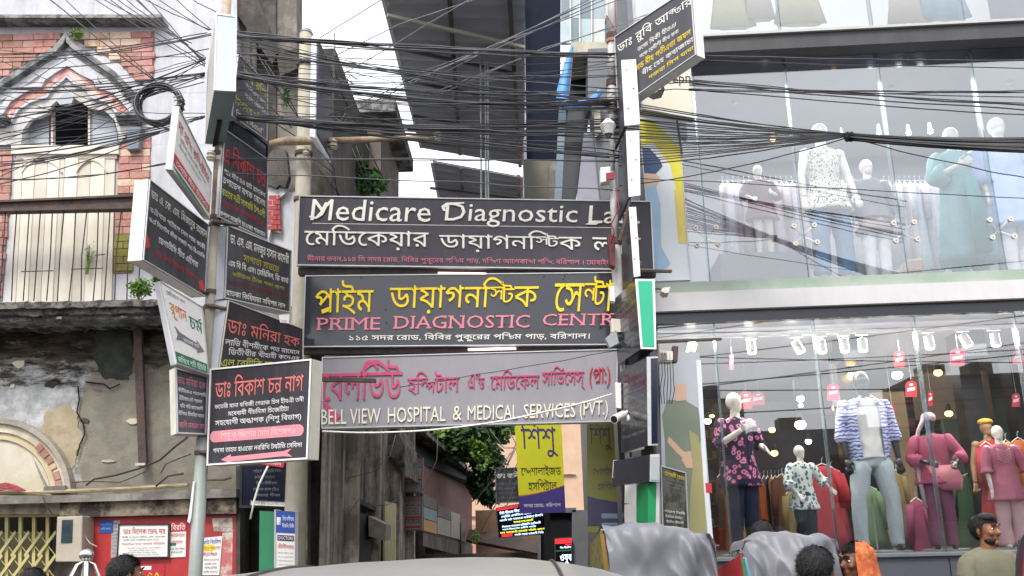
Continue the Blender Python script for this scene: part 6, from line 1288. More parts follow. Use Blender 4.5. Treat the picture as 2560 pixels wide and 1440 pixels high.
# lights: rail, spots, downlights, bulbs
zr = zq(836, .55, 2100) ; 
rl = thing('light_track', SW(2.5, .5, zr), 'white ceiling track running along the lower shop window', 'light track')
for a, b in ((1640, 1860), (1862, 2280), (2284, 2700)):
    m = MB(); sb(m, xo(a, 830, .5), xo(b, 830, .5), .48, .53, zr, zr + .028); m.build('rail', WHITEP, rl)
LAMPW = glow('lamp_white', '#fff6e6', 9.0); LAMPY = glow('lamp_warm', '#ffcf6a', 7.0); SPW = mat('spot_white', '#dddad2', '#cfccc4', .4, 4)
sp0 = None
for k, (px, py, tx_, big) in enumerate(((1730, 866, .35, 1), (1878, 862, 0, 1), (1992, 862, -.45, 1), (2053, 860, 0, 1), (2110, 858, .0, 1), (2156, 856, .05, 1), (2322, 850, .0, 1), (2410, 845, -.4, 1), (2487, 843, 0, 1))):
    c = F(px, py, .5); lab = 'white track spotlight ' + ('tilted right' if tx_ > .2 else 'tilted left' if tx_ < -.2 else 'pointing straight down') + ', ' + ['first from the left end of the track', 'above the floral mannequin side of the advert', 'fourth along, left of the black column', 'just left of the black column', 'nearest in front of the black column', 'just right of the black column', 'above the scarfed pink mannequin', 'above the pink sale tag near the right', 'at the right end of the track'][k]
    t = thing('track_spotlight', c, lab, 'spotlight', 'track spotlights behind the lower shop window')
    d = Vector((-tx_, -.1, -1)).normalized(); tp = Vector((c.x, c.y, zr)) 
    MB().box(tp + Vector((0, 0, -.015)), (.13, .04, .028), RF).build('gear_box', WHITEP, t)
    MB().tube([tp, c - d * .04], .008, 6).build('stem', WHITEP, t)
    MB().tube([c - d * .05, c - d * .04, c + d * .1], [.03, .048, .05], 16).build('lamp_can', SPW, t)
    MB().tube([c + d * .1, c + d * .103], .04, 14).build('lens', LAMPW if k in (0, 2, 6, 7, 8) else LAMPY, t)
    if k == 4: MB().tube([c + Vector((.055 * math.cos(a), 0, .05 + .08 * math.sin(a))) for a in [i * math.pi / 8 for i in range(9)]], .008, 6).build('yoke', WHITEP, t, smooth=True)
def area(loc, sx, sy, en, colr=(1, .93, .82), rot=None):
    l = bpy.data.lights.new('ceiling_light', 'AREA'); l.shape = 'RECTANGLE'; l.size = sx; l.size_y = sy; l.energy = en; l.color = colr
    o = bpy.data.objects.new('ceiling_light', l); o.location = loc; o.rotation_euler = rot or (0, 0, 0); COL.objects.link(o); return o
area(SW(2.4, .65, z_lc - .12), 4.6, .25, 85, rot=(R(-12), 0, 0)); area(SW(2.6, 3.6, z_lc - .1), 4.5, 2.6, 26); area(SW(2.6, 1.4, z_uc - .1), 4.8, 1.6, 85, (1, .97, .93))
bl = 0
for px, py, off, r_, warm, lab in ((1933, 349, .9, .032, 1, 'warm round bulb low in the upper window left of the patterned dress'), (2198, 332, 1.2, .028, 0, 'white bulb left of three in the upper window'), (2272, 333, 1.2, .03, 0, 'white bulb middle of three in the upper window'), (2326, 329, 1.2, .032, 0, 'white bulb right of three in the upper window'), (2105, 340, 1.2, .022, 1, 'warm bulb hidden behind the cable tie'),
                               (1727, 822, .9, .024, 1, 'warm bulb above the advert panel'), (2243, 938, 2.2, .065, 0, 'bright round white lamp near the red sale tags'), (2001, 1062, 3.2, .075, 0, 'brightest round white lamp above the small floral mannequin'), (2001, 997, 3.0, .05, 0, 'white downlight above the brightest lamp'), (2002, 1014, 3.2, .03, 0, 'small white downlight below another one'), (1769, 1053, 3.5, .05, 0, 'white lamp at the far left beside the paisley mannequin'),
                               (1877, 1074, 3.5, .05, 0, 'white lamp right of the paisley mannequin shoulder'), (2021, 1104, 4, .045, 0, 'small white lamp right of the floral mannequin head'), (1936, 1133, 3.5, .05, 1, 'yellow lamp left of the floral mannequin head'), (1930, 1075, 3.5, .045, 1, 'amber lamp hung in the lower shop'), (2372, 1034, 3, .05, 1, 'yellow lamp upper right of the scarfed mannequin'),
                               (2090, 1020, 2.8, .05, 1, 'yellow lamp left of the blue shirt collar'), (2345, 932, 2.0, .05, 1, 'yellow lit shade right of the white lamp'), (2420, 1010, 2.6, .03, 1, 'small yellow lamp between the right hand columns'), (2130, 940, 1.8, .06, 1, 'yellow lamp in front of the black column'), (1780, 1040, 3, .03, 1, 'small amber lamp at the far left of the lower shop')):
    c = F(px, py, off); t = thing('ceiling_bulb', c, lab, 'lamp')
    MB().ell(c, (r_, r_, r_ * .8), 12, 8).build('bulb', glow('bulb_warm', '#ffc050', 9) if warm else glow('bulb_white', '#ffffff', 16), t, smooth=True)
    MB().tube([c + Vector((0, 0, r_ * .6)), c + Vector((0, 0, r_ * .6 + .1))], [r_ * .9, r_ * .5], 10).build('lamp_holder', BLKC if py > 800 else WHITEP, t)
for k, (px, py) in enumerate(((1905, 248), (2014, 200), (2222, 188), (2322, 209), (2522, 204), (1835, 238))):
    c = F(px, py, .9 + .2 * (k % 2)); c.z = z_uc
    t = MB().tube([c + Vector((0, 0, -.002)), c + Vector((0, 0, -.04))], [.04, .034], 14); t.build('downlight', mat('downlight_grey', '#c9c9c7', '#a9a9a8', .3, 5), label='small round downlight set in the upper shop ceiling', cat='downlight', group='downlights in the upper shop ceiling')
# sale tags
TAGP = flat('tag_pink', '#d8476a', .5); TAGR = flat('tag_red', '#c42a38', .5)
for k, (px, py, w, h, off, mm, lab) in enumerate(((2248, 898, 25, 42, .7, TAGR, 'red arched sale tag hanging above the bright white lamp'), (2394, 893, 36, 44, .6, TAGP, 'large pink arched sale tag under the tilted spotlight'), (2278, 972, 28, 40, 1.2, TAGR, 'red arched sale tag above the blue shirt shoulder'), (2083, 980, 30, 42, 1.4, TAGP, 'pink sale tag left of the black mannequin neck'),
                                              (2229, 1030, 16, 38, 1.4, TAGR, 'narrow red sale tag right of the blue shirt'), (2326, 996, 12, 38, 1.5, TAGR, 'thin red sale tag turned sideways right of the blue shirt'), (1829, 905, 10, 38, .7, TAGP, 'slim pink sale tag hanging alone in the left pane'), (1865, 1000, 32, 44, 1.6, TAGR, 'red sale tag behind the paisley mannequin head'), (1895, 996, 34, 34, 1.9, TAGP, 'faded pink sale tag right of the paisley mannequin head'), (2545, 890, 26, 40, 1.3, TAGP, 'pink sale tag at the far right edge'), (2540, 1000, 20, 34, 1.8, TAGP, 'faded pink star tag near the right column'))):
    pts = [(px - w / 2, py + h / 2)] + [(px - w / 2 * math.cos(a), py - h / 2 + w * .35 - w * .35 * math.sin(a)) for a in [i * math.pi / 6 for i in range(7)]] + [(px + w / 2, py + h / 2)]
    t = thing('sale_tag', F(px, py + h / 2, off), lab, 'tag')
    MB().prism(F4(F, pts, off), BK * .006).build('card', mm, t)
    MB().prism(F4(F, [(px - w * .32, py - 1), (px + w * .36, py - 5), (px + w * .32, py + 3), (px - w * .36, py + 7)], off - .003), BK * .002).build('white_mark', INK['white'], t)
    MB().prism(F4(F, [(px - w * .15, py - h * .32), (px + w * .15, py - h * .34), (px + w * .17, py - h * .22), (px - w * .13, py - h * .2)], off - .003), BK * .002).build('white_mark', INK['white'], t)
    top = F(px, py - h / 2, off); MB().tube([top, Vector((top.x, top.y, z_lc))], .002, 4).build('thread', WHITEP, t)
# ---------------------------------------------------------------- garments on rails
def garment(name, label, p, H, w, m_, seed, sleeves=True, group=None, d=.05):
    t = thing(name, p, label, 'garment', group)
    b = MB(); b.rings([(0, 0, 0, .03, .02), (0, 0, -.03, w * .55, d * .6), (0, 0, -.07, w * .62, d), (0, 0, -H * .4, w * .6, d), (0, 0, -H * .75, w * .75, d * 1.2), (0, 0, -H, w * .9, d * 1.4)], 26, .12, 7, seed)
    b.build('cloth', m_, t, smooth=True, local=True)
    if sleeves:
        for s in (-1, 1): MB().tube([(s * w * .5, 0, -.05), (s * w * .75, 0, -.25), (s * w * .8, 0, -.48)], [.05, .045, .04], 8).build('sleeve', m_, t, smooth=True, local=True)
    MB().tube([(-w * .5, 0, -.02), (0, 0, .03), (w * .5, 0, -.02)], .006, 5).build('hanger', WHITEP, t, local=True)
    MB().tube([(0, 0, .03), (0, 0, .08), (.02, 0, .1)], .004, 5).build('hook', STEEL, t, local=True)
    return t
WHC = [mat('white_cloth_%d' % i, c, c2, .8, 8) for i, (c, c2) in enumerate((('#dcdce4', '#c6c6d0'), ('#d3d2dc', '#bdbcc8'), ('#e2e0e2', '#cfccd0'), ('#c9bfc6', '#b3a9b2')))]
zrail = zq(452, 1.3, 2100)
for a, b, lab in ((1795, 2010, 'long chrome rail behind the maroon mannequin'), (2085, 2140, 'short chrome rail between the patterned and grey mannequins'), (2200, 2345, 'chrome rail of white dresses left of the teal mannequin')):
    m = MB(); m.tube([F(a, 452, 1.3) * 1, F(b, 452, 1.3)], .01, 8); o = m.build('clothes_rail', STEEL, smooth=True, label=lab, cat='rail')
rg = random.Random(9); k = 0
for a, b, n in ((1800, 2000, 15), (2088, 2140, 4), (2205, 2345, 11)):
    g0 = None
    for i in range(n):
        px = a + (b - a) * (i + .5) / n; p = F(px, 458, 1.3 + rg.uniform(-.08, .08)); 
        t = garment('hanging_dress', 'pale white dress hanging on the upper floor rails among other white dresses', p, rg.uniform(1.0, 1.25), rg.uniform(.10, .14), WHC[k % 4] if a > 1900 else WHC[3 - (k % 2) * 2], k, sleeves=k % 3 == 0, group='white dresses on the upper floor rails'); t.rotation_euler = (0, 0, rg.uniform(.7, 1.5)); k += 1
TOPC = [mat('top_yellow', '#cfc79a', '#c2b98a', .8, 4), mat('top_beige', '#cdc3ad', '#bfb49c', .8, 4), mat('top_teal', '#9fbcc4', '#8dabb4', .8, 4)]
for px, m_, w, y1, lab in ((1830, TOPC[0], .3, 60, 'faint beige yellow kurta in the top floor window, leftmost'), (1900, TOPC[1], .2, 40, 'faint grey beige garment in the top floor window'), (2000, TOPC[0], .34, 52, 'faint yellow top in the top floor window'), (2360, TOPC[2], .34, 38, 'pale blue garment in the top floor window'), (2270, TOPC[1], .28, 50, 'grey beige garment beside the pale blue one in the top floor window')):
    p = F(px, y1, .9); garment('window_garment', lab, p + Vector((0, 0, 1.0)), 1.05, w, m_, px)
RED = [mat('cloth_%d' % i, c, None, .8, 8) for i, c in enumerate(('#9c2b33', '#a8323a', '#7c6a3e', '#3f5a44', '#26262c', '#5d3a2a', '#b05b2c', '#8b3a5a', '#c2864a', '#444a58', '#6d8a68'))]
for k, (px, off, yt, H, w, ci, lab) in enumerate(((2055, 1.3, 1165, 1.0, .24, 0, 'bright red kurta hanging behind the floral child mannequin'), (2078, 1.7, 1175, 1.0, .2, 1, 'darker red kurta beside the bright red one'), (2170, 1.6, 1220, .75, .2, 10, 'green patterned dress seen between the pale jeans'), (2240, 1.4, 1180, .9, .12, 2, 'olive garment right of the blue shirt mannequin'), (2420, 2.2, 1190, 1.0, .3, 3, 'dull green garment behind the pink kurti'),
                                              (2465, 1.0, 1110, 1.1, .14, 0, 'red dress behind the rose kurti mannequin'), (2515, 1.0, 1105, .9, .1, 8, 'mustard garment right of the rose kurti mannequin'), (2545, 1.3, 1100, 1.0, .16, 6, 'orange peach garment at the far right'), (1975, 1.5, 1230, .8, .1, 2, 'olive top left of the floral child mannequin'), (2290, 1.2, 1250, .8, .14, 7, 'magenta garment under the pink kurti'), (1955, 2.2, 1190, 1.0, .16, 5, 'brown garment between paisley and floral mannequins'))):
    garment('hanging_garment', lab, F(px, yt, off), H, w, RED[ci], k)
rr = random.Random(14)
for k in range(34):
    px = 1800 + k * 9.2 if k < 18 else 2225 + (k - 18) * 21; t = garment('rack_garment', 'dark garment hanging in the dim rows deep inside the lower shop', F(px, 1195 + rr.uniform(-6, 6), 3.3 + rr.uniform(-.2, .6)), rr.uniform(.9, 1.3), .13, rr.choice(RED[2:]), k, sleeves=False, group='dark garments deep inside the lower shop'); t.rotation_euler = (0, 0, rr.uniform(.4, 1.4))
MB().prism(F4(F, [(2268, 648), (2309, 644), (2310, 676), (2266, 678)], .35), BK * .25).build('display_box', mat('peach_box', '#d6b39a', '#c9a48a', .7, 3), label='peach coloured box on the floor of the upper display', cat='box', bevel=.02)
m = MB(); sb(m, xo(1790, 610, .5), xo(2010, 610, .5), .35, 1.2, z_up, z_up + .42); m.build('display_plinth', mat('plinth_grey', '#7f808a', '#71727c', .4, 2), label='low grey display plinth carrying the maroon mannequin', cat='plinth')
# ================================================================ FIGURES
def ring_tube(mb, p, q, r0, r1, n=12): mb.tube([p, p.lerp(q, .5), q], [r0, (r0 + r1) / 2 * 1.04, r1], n)
def hand_prims(b, w, d, s, H, curl=.5):
    d = d.normalized(); side = d.cross(Vector((0, 1, 0))); side = side.normalized() if side.length > .1 else Vector((1, 0, 0)); nrm = d.cross(side).normalized()
    pc = w + d * .028 * H; M = Matrix((side, nrm, d)).transposed()
    b.ell(pc, (.021 * H, .0105 * H, .032 * H), 10, 7, M)
    for k, (o, ln) in enumerate(((-.0165, .038), (-.0055, .044), (.0055, .041), (.0165, .033))):
        a = pc + side * o * H + d * .022 * H; m1 = a + d * ln * H * .5 + side * o * H * .15; e = m1 + (d * math.cos(curl) - nrm * math.sin(curl)) * ln * H * .55
        b.tube([a, m1, e], [.0062 * H, .0058 * H, .0045 * H], 7)
    a = pc + side * -.018 * H * s - d * .012 * H; b.tube([a, a + (side * -.8 * s + d) * .02 * H, a + (side * -.6 * s + d * 1.6) * .03 * H], [.0075 * H, .0065 * H, .005 * H], 7)
def figure(label, base, H, yaw, skin, arms=None, stance=1.0, head='egg', headyaw=0.0, cat='mannequin', name='mannequin', bulk=1.0, voxel=None, hair=None, group=None, lean=0.0):
    t = thing(name, base, label, cat, group, yaw); b = MB(); k = H
    V = lambda x, y, z: Vector((x * k, (y + lean * max(0, z - .5)) * k, z * k))
    arms = arms or {}
    J = {}
    for s, sd in ((-1, 'L'), (1, 'R')):
        e, w = arms.get(sd, ((.145, .01, .645), (.165, -.02, .50)))
        J[sd] = (V(s * .105 * bulk, 0, .80), V(s * e[0], e[1], e[2]), V(s * w[0], w[1], w[2]))
        J['leg' + sd] = (V(s * .048, 0, .50), V(s * .054 * stance, -.008, .285), V(s * .058 * stance, .008, .045))
    r = bulk
    b.rings([(0, 0, .46 * k, .05 * k, .045 * k), (0, 0, .50 * k, .088 * k * r, .06 * k), (0, 0, .56 * k, .082 * k * r, .058 * k), (0, 0, .63 * k, .07 * k * r, .05 * k), (0, lean * .2 * k, .70 * k, .085 * k * r, .06 * k), (0, lean * .25 * k, .76 * k, .1 * k * r, .062 * k), (0, lean * .3 * k, .805 * k, .1 * k * r, .05 * k), (0, lean * .32 * k, .835 * k, .05 * k, .035 * k)], 20)
    ring_tube(b, V(0, .005, .81), V(0, -.004, .89), .032 * k, .028 * k)
    for sd, s in (('L', -1), ('R', 1)):
        a, e, w = J[sd]; b.ell(a, .034 * k * r, 12, 8); ring_tube(b, a, e, .03 * k * r, .023 * k); b.ell(e, .0235 * k, 10, 7); ring_tube(b, e, w, .023 * k, .0155 * k)
        hand_prims(b, w, (w - e), s, k)
        h, kn, an = J['leg' + sd]; ring_tube(b, h, kn, .05 * k, .034 * k); b.ell(kn, .034 * k, 10, 7); ring_tube(b, kn, an, .034 * k, .02 * k)
        b.ell(an + V(0, -.032, -.022) - V(0, 0, 0), (.022 * k, .06 * k, .02 * k), 12, 7)
    hm = MB(); HC = V(0, -.004, .93)
    if head == 'egg':
        hm.ell(V(0, .002, .938), (.046 * k, .055 * k, .058 * k), 18, 12); hm.ell(V(0, -.012, .905), (.034 * k, .038 * k, .044 * k), 14, 10)
    else:
        hm.ell(V(0, .008, .944), (.045 * k, .056 * k, .052 * k), 18, 12); hm.ell(V(0, -.016, .905), (.033 * k, .034 * k, .042 * k), 14, 10); hm.ell(V(0, -.03, .925), (.036 * k, .026 * k, .036 * k), 14, 10)
        hm.ell(V(0, -.053, .949), (.03 * k, .009 * k, .007 * k), 10, 7); hm.tube([V(0, -.053, .942), V(0, -.067, .917), V(0, -.055, .912)], [.005 * k, .0095 * k, .008 * k], 8)
        hm.ell(V(0, -.052, .8985), (.0135 * k, .007 * k, .0042 * k), 10, 6); hm.ell(V(0, -.051, .8925), (.012 * k, .007 * k, .0045 * k), 10, 6); hm.ell(V(0, -.046, .876), (.014 * k, .012 * k, .011 * k), 10, 7)
        for s in (-1, 1): hm.ell(V(s * .046, .004, .925), (.006 * k, .012 * k, .019 * k), 8, 7, Matrix.Rotation(s * .3, 3, 'Z')); hm.ell(V(s * .024, -.044, .918), (.012 * k, .01 * k, .01 * k), 8, 6)
    RM = Matrix.Rotation(headyaw, 3, 'Z'); off = V(0, 0, .9) - V(0, 0, .9); hx = Vector((0, V(0, 0, .9).y, 0))
    hm.v = [RM @ (v - hx) + hx for v in hm.v]; b.add(hm.v, hm.f)
    remeshed(b, voxel or .0075, 'body', skin, t, 2)
    tr_ = lambda v: RM @ (v - hx) + hx
    if head == 'human':
        for s in (-1, 1):
            q = tr_(V(s * .018, -.0475, .936)); MB().ell(q, (.0085 * k, .005 * k, .0042 * k), 10, 7, RM).build('eye', flat('eye_white', '#d8d2cb', .3), t, smooth=True, local=True)
            q = tr_(V(s * .018, -.0515, .936)); MB().ell(q, (.0038 * k, .003 * k, .0036 * k), 8, 6, RM).build('iris', flat('eye_dark', '#20150f', .2), t, smooth=True, local=True)
            MB().tube([tr_(V(s * .008, -.0615, .9505)), tr_(V(s * .02, -.0605, .9545)), tr_(V(s * .032, -.05, .951))], [.0022 * k, .0034 * k, .002 * k], 6).build('eyebrow', hair or DARK, t, smooth=True, local=True)
    return t, J, V, tr_
HAIR = mat('black_hair', '#1b1a1d', '#0f0e10', .6, 40, bump=.5, bscale=120, spec=.35)
def hair_cap(t, V, tr_, k, low=.935, back=.89, top=1.0, puff=1.0, seed=0, m_=None, front=.962):
    b = MB(); n, mm = 34, 16; vs = []
    for j in range(mm + 1):
        ph = j / mm
        for i in range(n):
            th = 2 * math.pi * i / n; fy = -math.sin(th)           # 1 at the face
            lim = (front if fy > .45 else low - (low - back) * max(0, min(1, (.45 - fy) / 1.2)))
            zt = .9985 * 1.0; cz = .944; ang_max = math.acos(max(-1, min(1, (lim - cz) / .056)))
            a = ang_max * ph; wv = 1 + .035 * nz((math.cos(th) * 6 + seed, math.sin(th) * 6, a * 5)) * puff + .02 * nz((math.cos(th) * 16 + seed, math.sin(th) * 16, a * 9))
            vs.append(tr_(V(.0495 * puff * math.sin(a) * math.cos(th) * wv, .008 + .0605 * math.sin(a) * math.sin(th) * wv, cz + .0585 * top * math.cos(a) * wv)))
    b.add(vs, [(j * n + i, (j + 1) * n + i, (j + 1) * n + (i + 1) % n, j * n + (i + 1) % n) for j in range(mm) for i in range(n)])
    r = random.Random(seed)
    for q in range(1500):
        j = int(mm * r.random() ** .6); i = r.randrange(n); j = min(j, mm - 1); a0 = vs[j * n + i].lerp(vs[j * n + (i + 1) % n], r.random()); a1 = vs[(j + 1) * n + i]
        c_ = tr_(V(0, .008, .94)); o_ = (a0 - c_).normalized(); d_ = (a1 - a0); d_ = d_.normalized() if d_.length > 1e-5 else Vector((0, 0, -1)); d_ = (d_ + Vector((r.gauss(0, .35), r.gauss(0, .35), r.gauss(0, .3)))).normalized()
        s_ = d_.cross(o_).normalized() * .0011; ln = r.uniform(.012, .028); p0_ = a0 + o_ * .0005; b.add([p0_ - s_, p0_ + s_, p0_ + d_ * ln * .6 + o_ * .004 + s_, p0_ + d_ * ln + o_ * .005, p0_ + d_ * ln * .6 + o_ * .004 - s_], [(0, 1, 2, 3, 4)])
    return b.build('hair', m_ or HAIR, t, smooth=True, local=True)
def tunic(t, V, k, hem, m_, w=1.0, flare=.13, fold=.05, seed=0, neck=.036, top=.838, dep=1.0, name='tunic', waist=.092, open_v=False):
    b = MB(); rs_ = [(0, .002 * k, top * k, neck * k, neck * k * .95), (0, 0, (top - .012) * k, .07 * k * w, .045 * k), (0, 0, (top - .03) * k, .112 * k * w, .052 * k), (0, 0, (top - .06) * k, .119 * k * w, .06 * k), (0, 0, .73 * k, .108 * k * w, .07 * k * dep), (0, 0, .68 * k, .099 * k * w, .068 * k * dep), (0, 0, .62 * k, waist * k * w, .064 * k * dep)]
    z = .62; n = 7
    for j in range(1, n + 1):
        u = j / n; zz = z + (hem - z) * u; rs_.append((0, 0, zz * k, (waist + (flare - waist) * u) * k * w, (.064 + (flare * .75 - .064) * u) * k * dep))
    v0 = V(0, 0, .8).y * 0
    b.rings(rs_, 48, fold, 7, seed, grow=1.6); return wrinkle(b.build(name, m_, t, smooth=True, local=True), .017 * k / 1.6, 8.0 / k * 1.6, 1, seed=seed)
def sleeve(t, J, k, m_, s0=.036, s1=.03, s2=None, frac=1.0, name='sleeve'):
    for sd in 'LR':
        a, e, w = J[sd]; b = MB()
        if frac <= .5: q = a.lerp(e, frac * 2); pts, rs_ = [a + (a - e) * .12, a, a.lerp(q, .6), q], [s0 * .7 * k, s0 * k * 1.02, s1 * 1.05 * k, s1 * k]
        else: q = e.lerp(w, (frac - .5) * 2); pts, rs_ = [a + (a - e) * .12, a, a.lerp(e, .6), e, q], [s0 * .7 * k, s0 * k, s1 * 1.05 * k, s1 * k, (s2 or s1) * k]
        b.tube(pts, rs_, 16); o = wrinkle(b.build(name, m_, t, smooth=True, local=True), .013 * k / 1.6, 14, 1, (1, 1, 1.2))
def trousers(t, J, k, m_, r0=.062, r1=.046, r2=.035, end=.03, name='trousers', fold=.03, top=.56):
    b = MB(); b.rings([(0, 0, top * k, .088 * k, .066 * k), (0, 0, .51 * k, .096 * k, .07 * k), (0, 0, .475 * k, .098 * k, .068 * k), (0, 0, .45 * k, .075 * k, .055 * k)], 24, 0)
    for sd in 'LR':
        h, kn, an = J['leg' + sd]; foot = Vector((an.x, an.y, end * k)); pts = [h + Vector((0, 0, -.01 * k)), h.lerp(kn, .4), h.lerp(kn, .8), kn, kn.lerp(foot, .3), kn.lerp(foot, .6), kn.lerp(foot, .85), foot]
        rs_ = [r0 * k, r0 * k * .97, (r0 + r1) / 2 * k, r1 * k, r1 * .97 * k, (r1 + r2) / 2 * k * 1.02, r2 * k * 1.06, r2 * k]; b.tube(pts, rs_, 18)
    return wrinkle(b.build(name, m_, t, smooth=True, local=True), .013 * k / 1.6, 9, 1, (1, 1, 1.1))
def stand(t, k, m_): MB().tube([(0, 0, 0), (0, 0, .012)], .16 * k, 20).build('base_plate', m_, t, local=True); MB().tube([(.0, .05 * k, .01), (0, .05 * k, .3 * k)], .008, 8).build('support_rod', STEEL, t, local=True)
MANW = mat('mannequin_white', '#e6e1d8', '#dcd6cc', .35, 2, spec=.5); MANK = mat('mannequin_black', '#2a2a2e', '#1f1f23', .3, 2, spec=.6)
def place_man(px, ytop, off, zb): p = F(px, ytop, off); return Vector((p.x, p.y, zb)), p.z - zb
# --- lower window
b_, H = place_man(1832, 980, .5, z_sill)
t, J, V, _ = figure('white mannequin in a purple and pink paisley kurta with navy trousers', b_, H, .35, MANW, {'L': ((.15, -.02, .66), (.05, -.13, .745)), 'R': ((.165, .0, .665), (.12, -.12, .63))}, headyaw=.25)
tunic(t, V, H, .41, patt('cloth_paisley', 'paisley', '#2b2440', '#b65a8c', '#e08ab0', 15), w=1.08, seed=1); sleeve(t, J, H, MC['cloth_paisley'], .04, .034, frac=.62); trousers(t, J, H, mat('navy_cloth', '#2a3350', '#222a44', .8, 6)); stand(t, H, STEEL)
b_, H = place_man(1996, 1112, .42, z_sill)
t, J, V, _ = figure('small white child mannequin in a pale blue floral tunic and dark trousers', b_, H, .25, MANW, {'L': ((.165, -.02, .66), (.12, -.10, .545)), 'R': ((.2, -.01, .67), (.25, -.05, .60))}, headyaw=.3)
tunic(t, V, H, .40, patt('cloth_floral', 'spots', '#dfe5de', '#5d8396', '#2f5060', 26), w=1.05, seed=2, flare=.14); sleeve(t, J, H, MC['cloth_floral'], .04, .042, .06, frac=.75); trousers(t, J, H, mat('dark_cloth', '#2c343c', '#232a31', .8, 6)); stand(t, H, STEEL)
b_, H = place_man(2148, 925, .55, z_sill)
t, J, V, _ = figure('tall black mannequin in an open blue patterned shirt, white tee and pale jeans', b_, H, 0, MANK, {'L': ((.145, .0, .645), (.14, -.03, .50)), 'R': ((.145, .0, .645), (.15, -.02, .50))}, stance=1.7, bulk=1.0)
tunic(t, V, H, .50, mat('white_tee', '#e6e4e4', '#dad8d8', .8, 6), w=.98, seed=3, flare=.1, fold=.02, name='tee_shirt')
b = MB(); CH = patt('cloth_chevron', 'chevron', '#c9cfe6', '#5a5eaa', '#9da2d2', 8)
for s in (-1, 1):                        # two open fronts and a back, wrapped round the tee
    A = []; n_r = 12
    for j in range(n_r + 1):
        u = j / n_r; z = (.835 - .345 * u); w = (.117 if u > .12 else .065 + .052 * u / .12) + .012 * math.sin(u * 4); row = []
        for i in range(13):
            a0 = math.radians(-90 + (26 + 6 * u)) if s > 0 else math.radians(-90 - (30 + 4 * u)); a1 = math.radians(90)
            if s < 0: a1 = math.radians(-270)
            a = a0 + (a1 - a0) * i / 12; wob = 1 + .03 * math.sin(9 * a + 5 * u)
            row.append(Vector((w * H * math.cos(a) * wob, .078 * H * math.sin(a) * wob, z * H)))
        A.append(row)
    vs = [v for r_ in A for v in r_]; b.add(vs, [(j * 13 + i, j * 13 + i + 1, (j + 1) * 13 + i + 1, (j + 1) * 13 + i) for j in range(n_r) for i in range(12)])
wrinkle(b.build('open_shirt', CH, t, smooth=True, local=True), .012, 8, 1); sleeve(t, J, H, CH, .041, .036, .036, frac=.68); trousers(t, J, H, mat('pale_denim', '#c3ced4', '#b4c0c8', .85, 10, bump=.2, bscale=40), .056, .041, .033, top=.53, name='jeans'); stand(t, H, STEEL)
b = MB(); [b.tube([V(s * .03, -.045, .845), V(s * .06, -.07, .80)], [.006 * H, .012 * H], 6) for s in (-1, 1)]; b.build('collar', CH, t, smooth=True, local=True)
b_, H = place_man(2318, 1030, .6, z_sill)
t, J, V, tr_ = figure('dark mannequin in a raspberry pink kurti with a pale head scarf', b_, H, -.3, MANK, {'L': ((.16, -.03, .66), (.06, -.13, .62)), 'R': ((.18, -.04, .67), (.13, -.15, .61))}, headyaw=-.3)
PKC = mat('raspberry_cloth', '#b25673', '#a14866', .8, 8, bump=.2, bscale=30); tunic(t, V, H, .47, PKC, w=1.08, seed=4, flare=.14, waist=.1); sleeve(t, J, H, PKC, .042, .038, .044, frac=.8)
SCF = mat('pale_scarf', '#c9b3b8', '#b9a1a7', .8, 10); MB().ell(tr_(V(0, .004, .955)), (.054 * H, .064 * H, .045 * H), 16, 10).build('head_scarf', SCF, t, smooth=True, local=True)
MB().tube([V(-.03, -.01, .95), V(-.08, .0, .86), V(-.12, .0, .72), V(-.115, -.02, .5), V(-.10, -.02, .3)], [(.03 * H, .02 * H), (.03 * H, .015 * H), (.03 * H, .02 * H), (.035 * H, .02 * H), (.04 * H, .015 * H)], 12).build('scarf_tail', SCF, t, smooth=True, local=True)
trousers(t, J, H, mat('magenta_cloth', '#8a5570', '#774760', .8, 6), .052, .042, .036); b = MB(); b.rings([(.04 * H, -.06 * H, .60 * H, .10 * H, .02 * H), (.05 * H, -.07 * H, .5 * H, .12 * H, .03 * H), (.09 * H, -.07 * H, .42 * H, .06 * H, .02 * H)], 20, .06, 5, 2); b.build('draped_veil', glassm('veil_pink', '#e79aa8', .1, .4, .1) if False else mat('veil_pink_solid', '#d98c97', '#c97c88', .7, 6), t, smooth=True, local=True); stand(t, H, STEEL)
b_, H = place_man(2490, 1062, .4, z_sill)
t, J, V, _ = figure('white child mannequin in a rose kurti with embroidered yoke and pink trousers', b_, H, -.1, MANW, {'L': ((.135, -.01, .635), (.125, -.03, .48)), 'R': ((.165, -.01, .64), (.19, -.04, .49))}, stance=1.0)
RSC = mat('rose_cloth', '#b4677f', '#a35a72', .8, 8, bump=.15, bscale=25); tunic(t, V, H, .38, RSC, w=.95, seed=5, flare=.155); sleeve(t, J, H, RSC, .04, .042, .05, frac=.6); trousers(t, J, H, mat('light_pink_cloth', '#d8b0b6', '#caa0a8', .8, 6), .06, .055, .055)
b = MB()
for i in range(5):
    for s in (-1, 1): b.tube([V(s * .055, -.066, .80 - .02 * i), V(0, -.074, .765 - .02 * i)], .004 * H, 5)
b.build('embroidery', mat('embroidery_pink', '#cf93a4', '#be8294', .7, 8), t, smooth=True, local=True); stand(t, H, STEEL)
b_, H = place_man(2462, 1050, 1.3, z_sill)
t, J, V, _ = figure('brown mannequin in a red dress with yellow hat behind the rose kurti one', b_, H, 0, mat('mannequin_tan', '#9b7b5c', '#8a6c4f', .5, 2)); tunic(t, V, H, .2, RED[0], seed=6); MB().ell(V(0, 0, .985), (.06 * H, .06 * H, .03 * H), 16, 8).build('hat', mat('yellow_hat', '#c7a340', '#b59236', .7, 4), t, smooth=True, local=True)
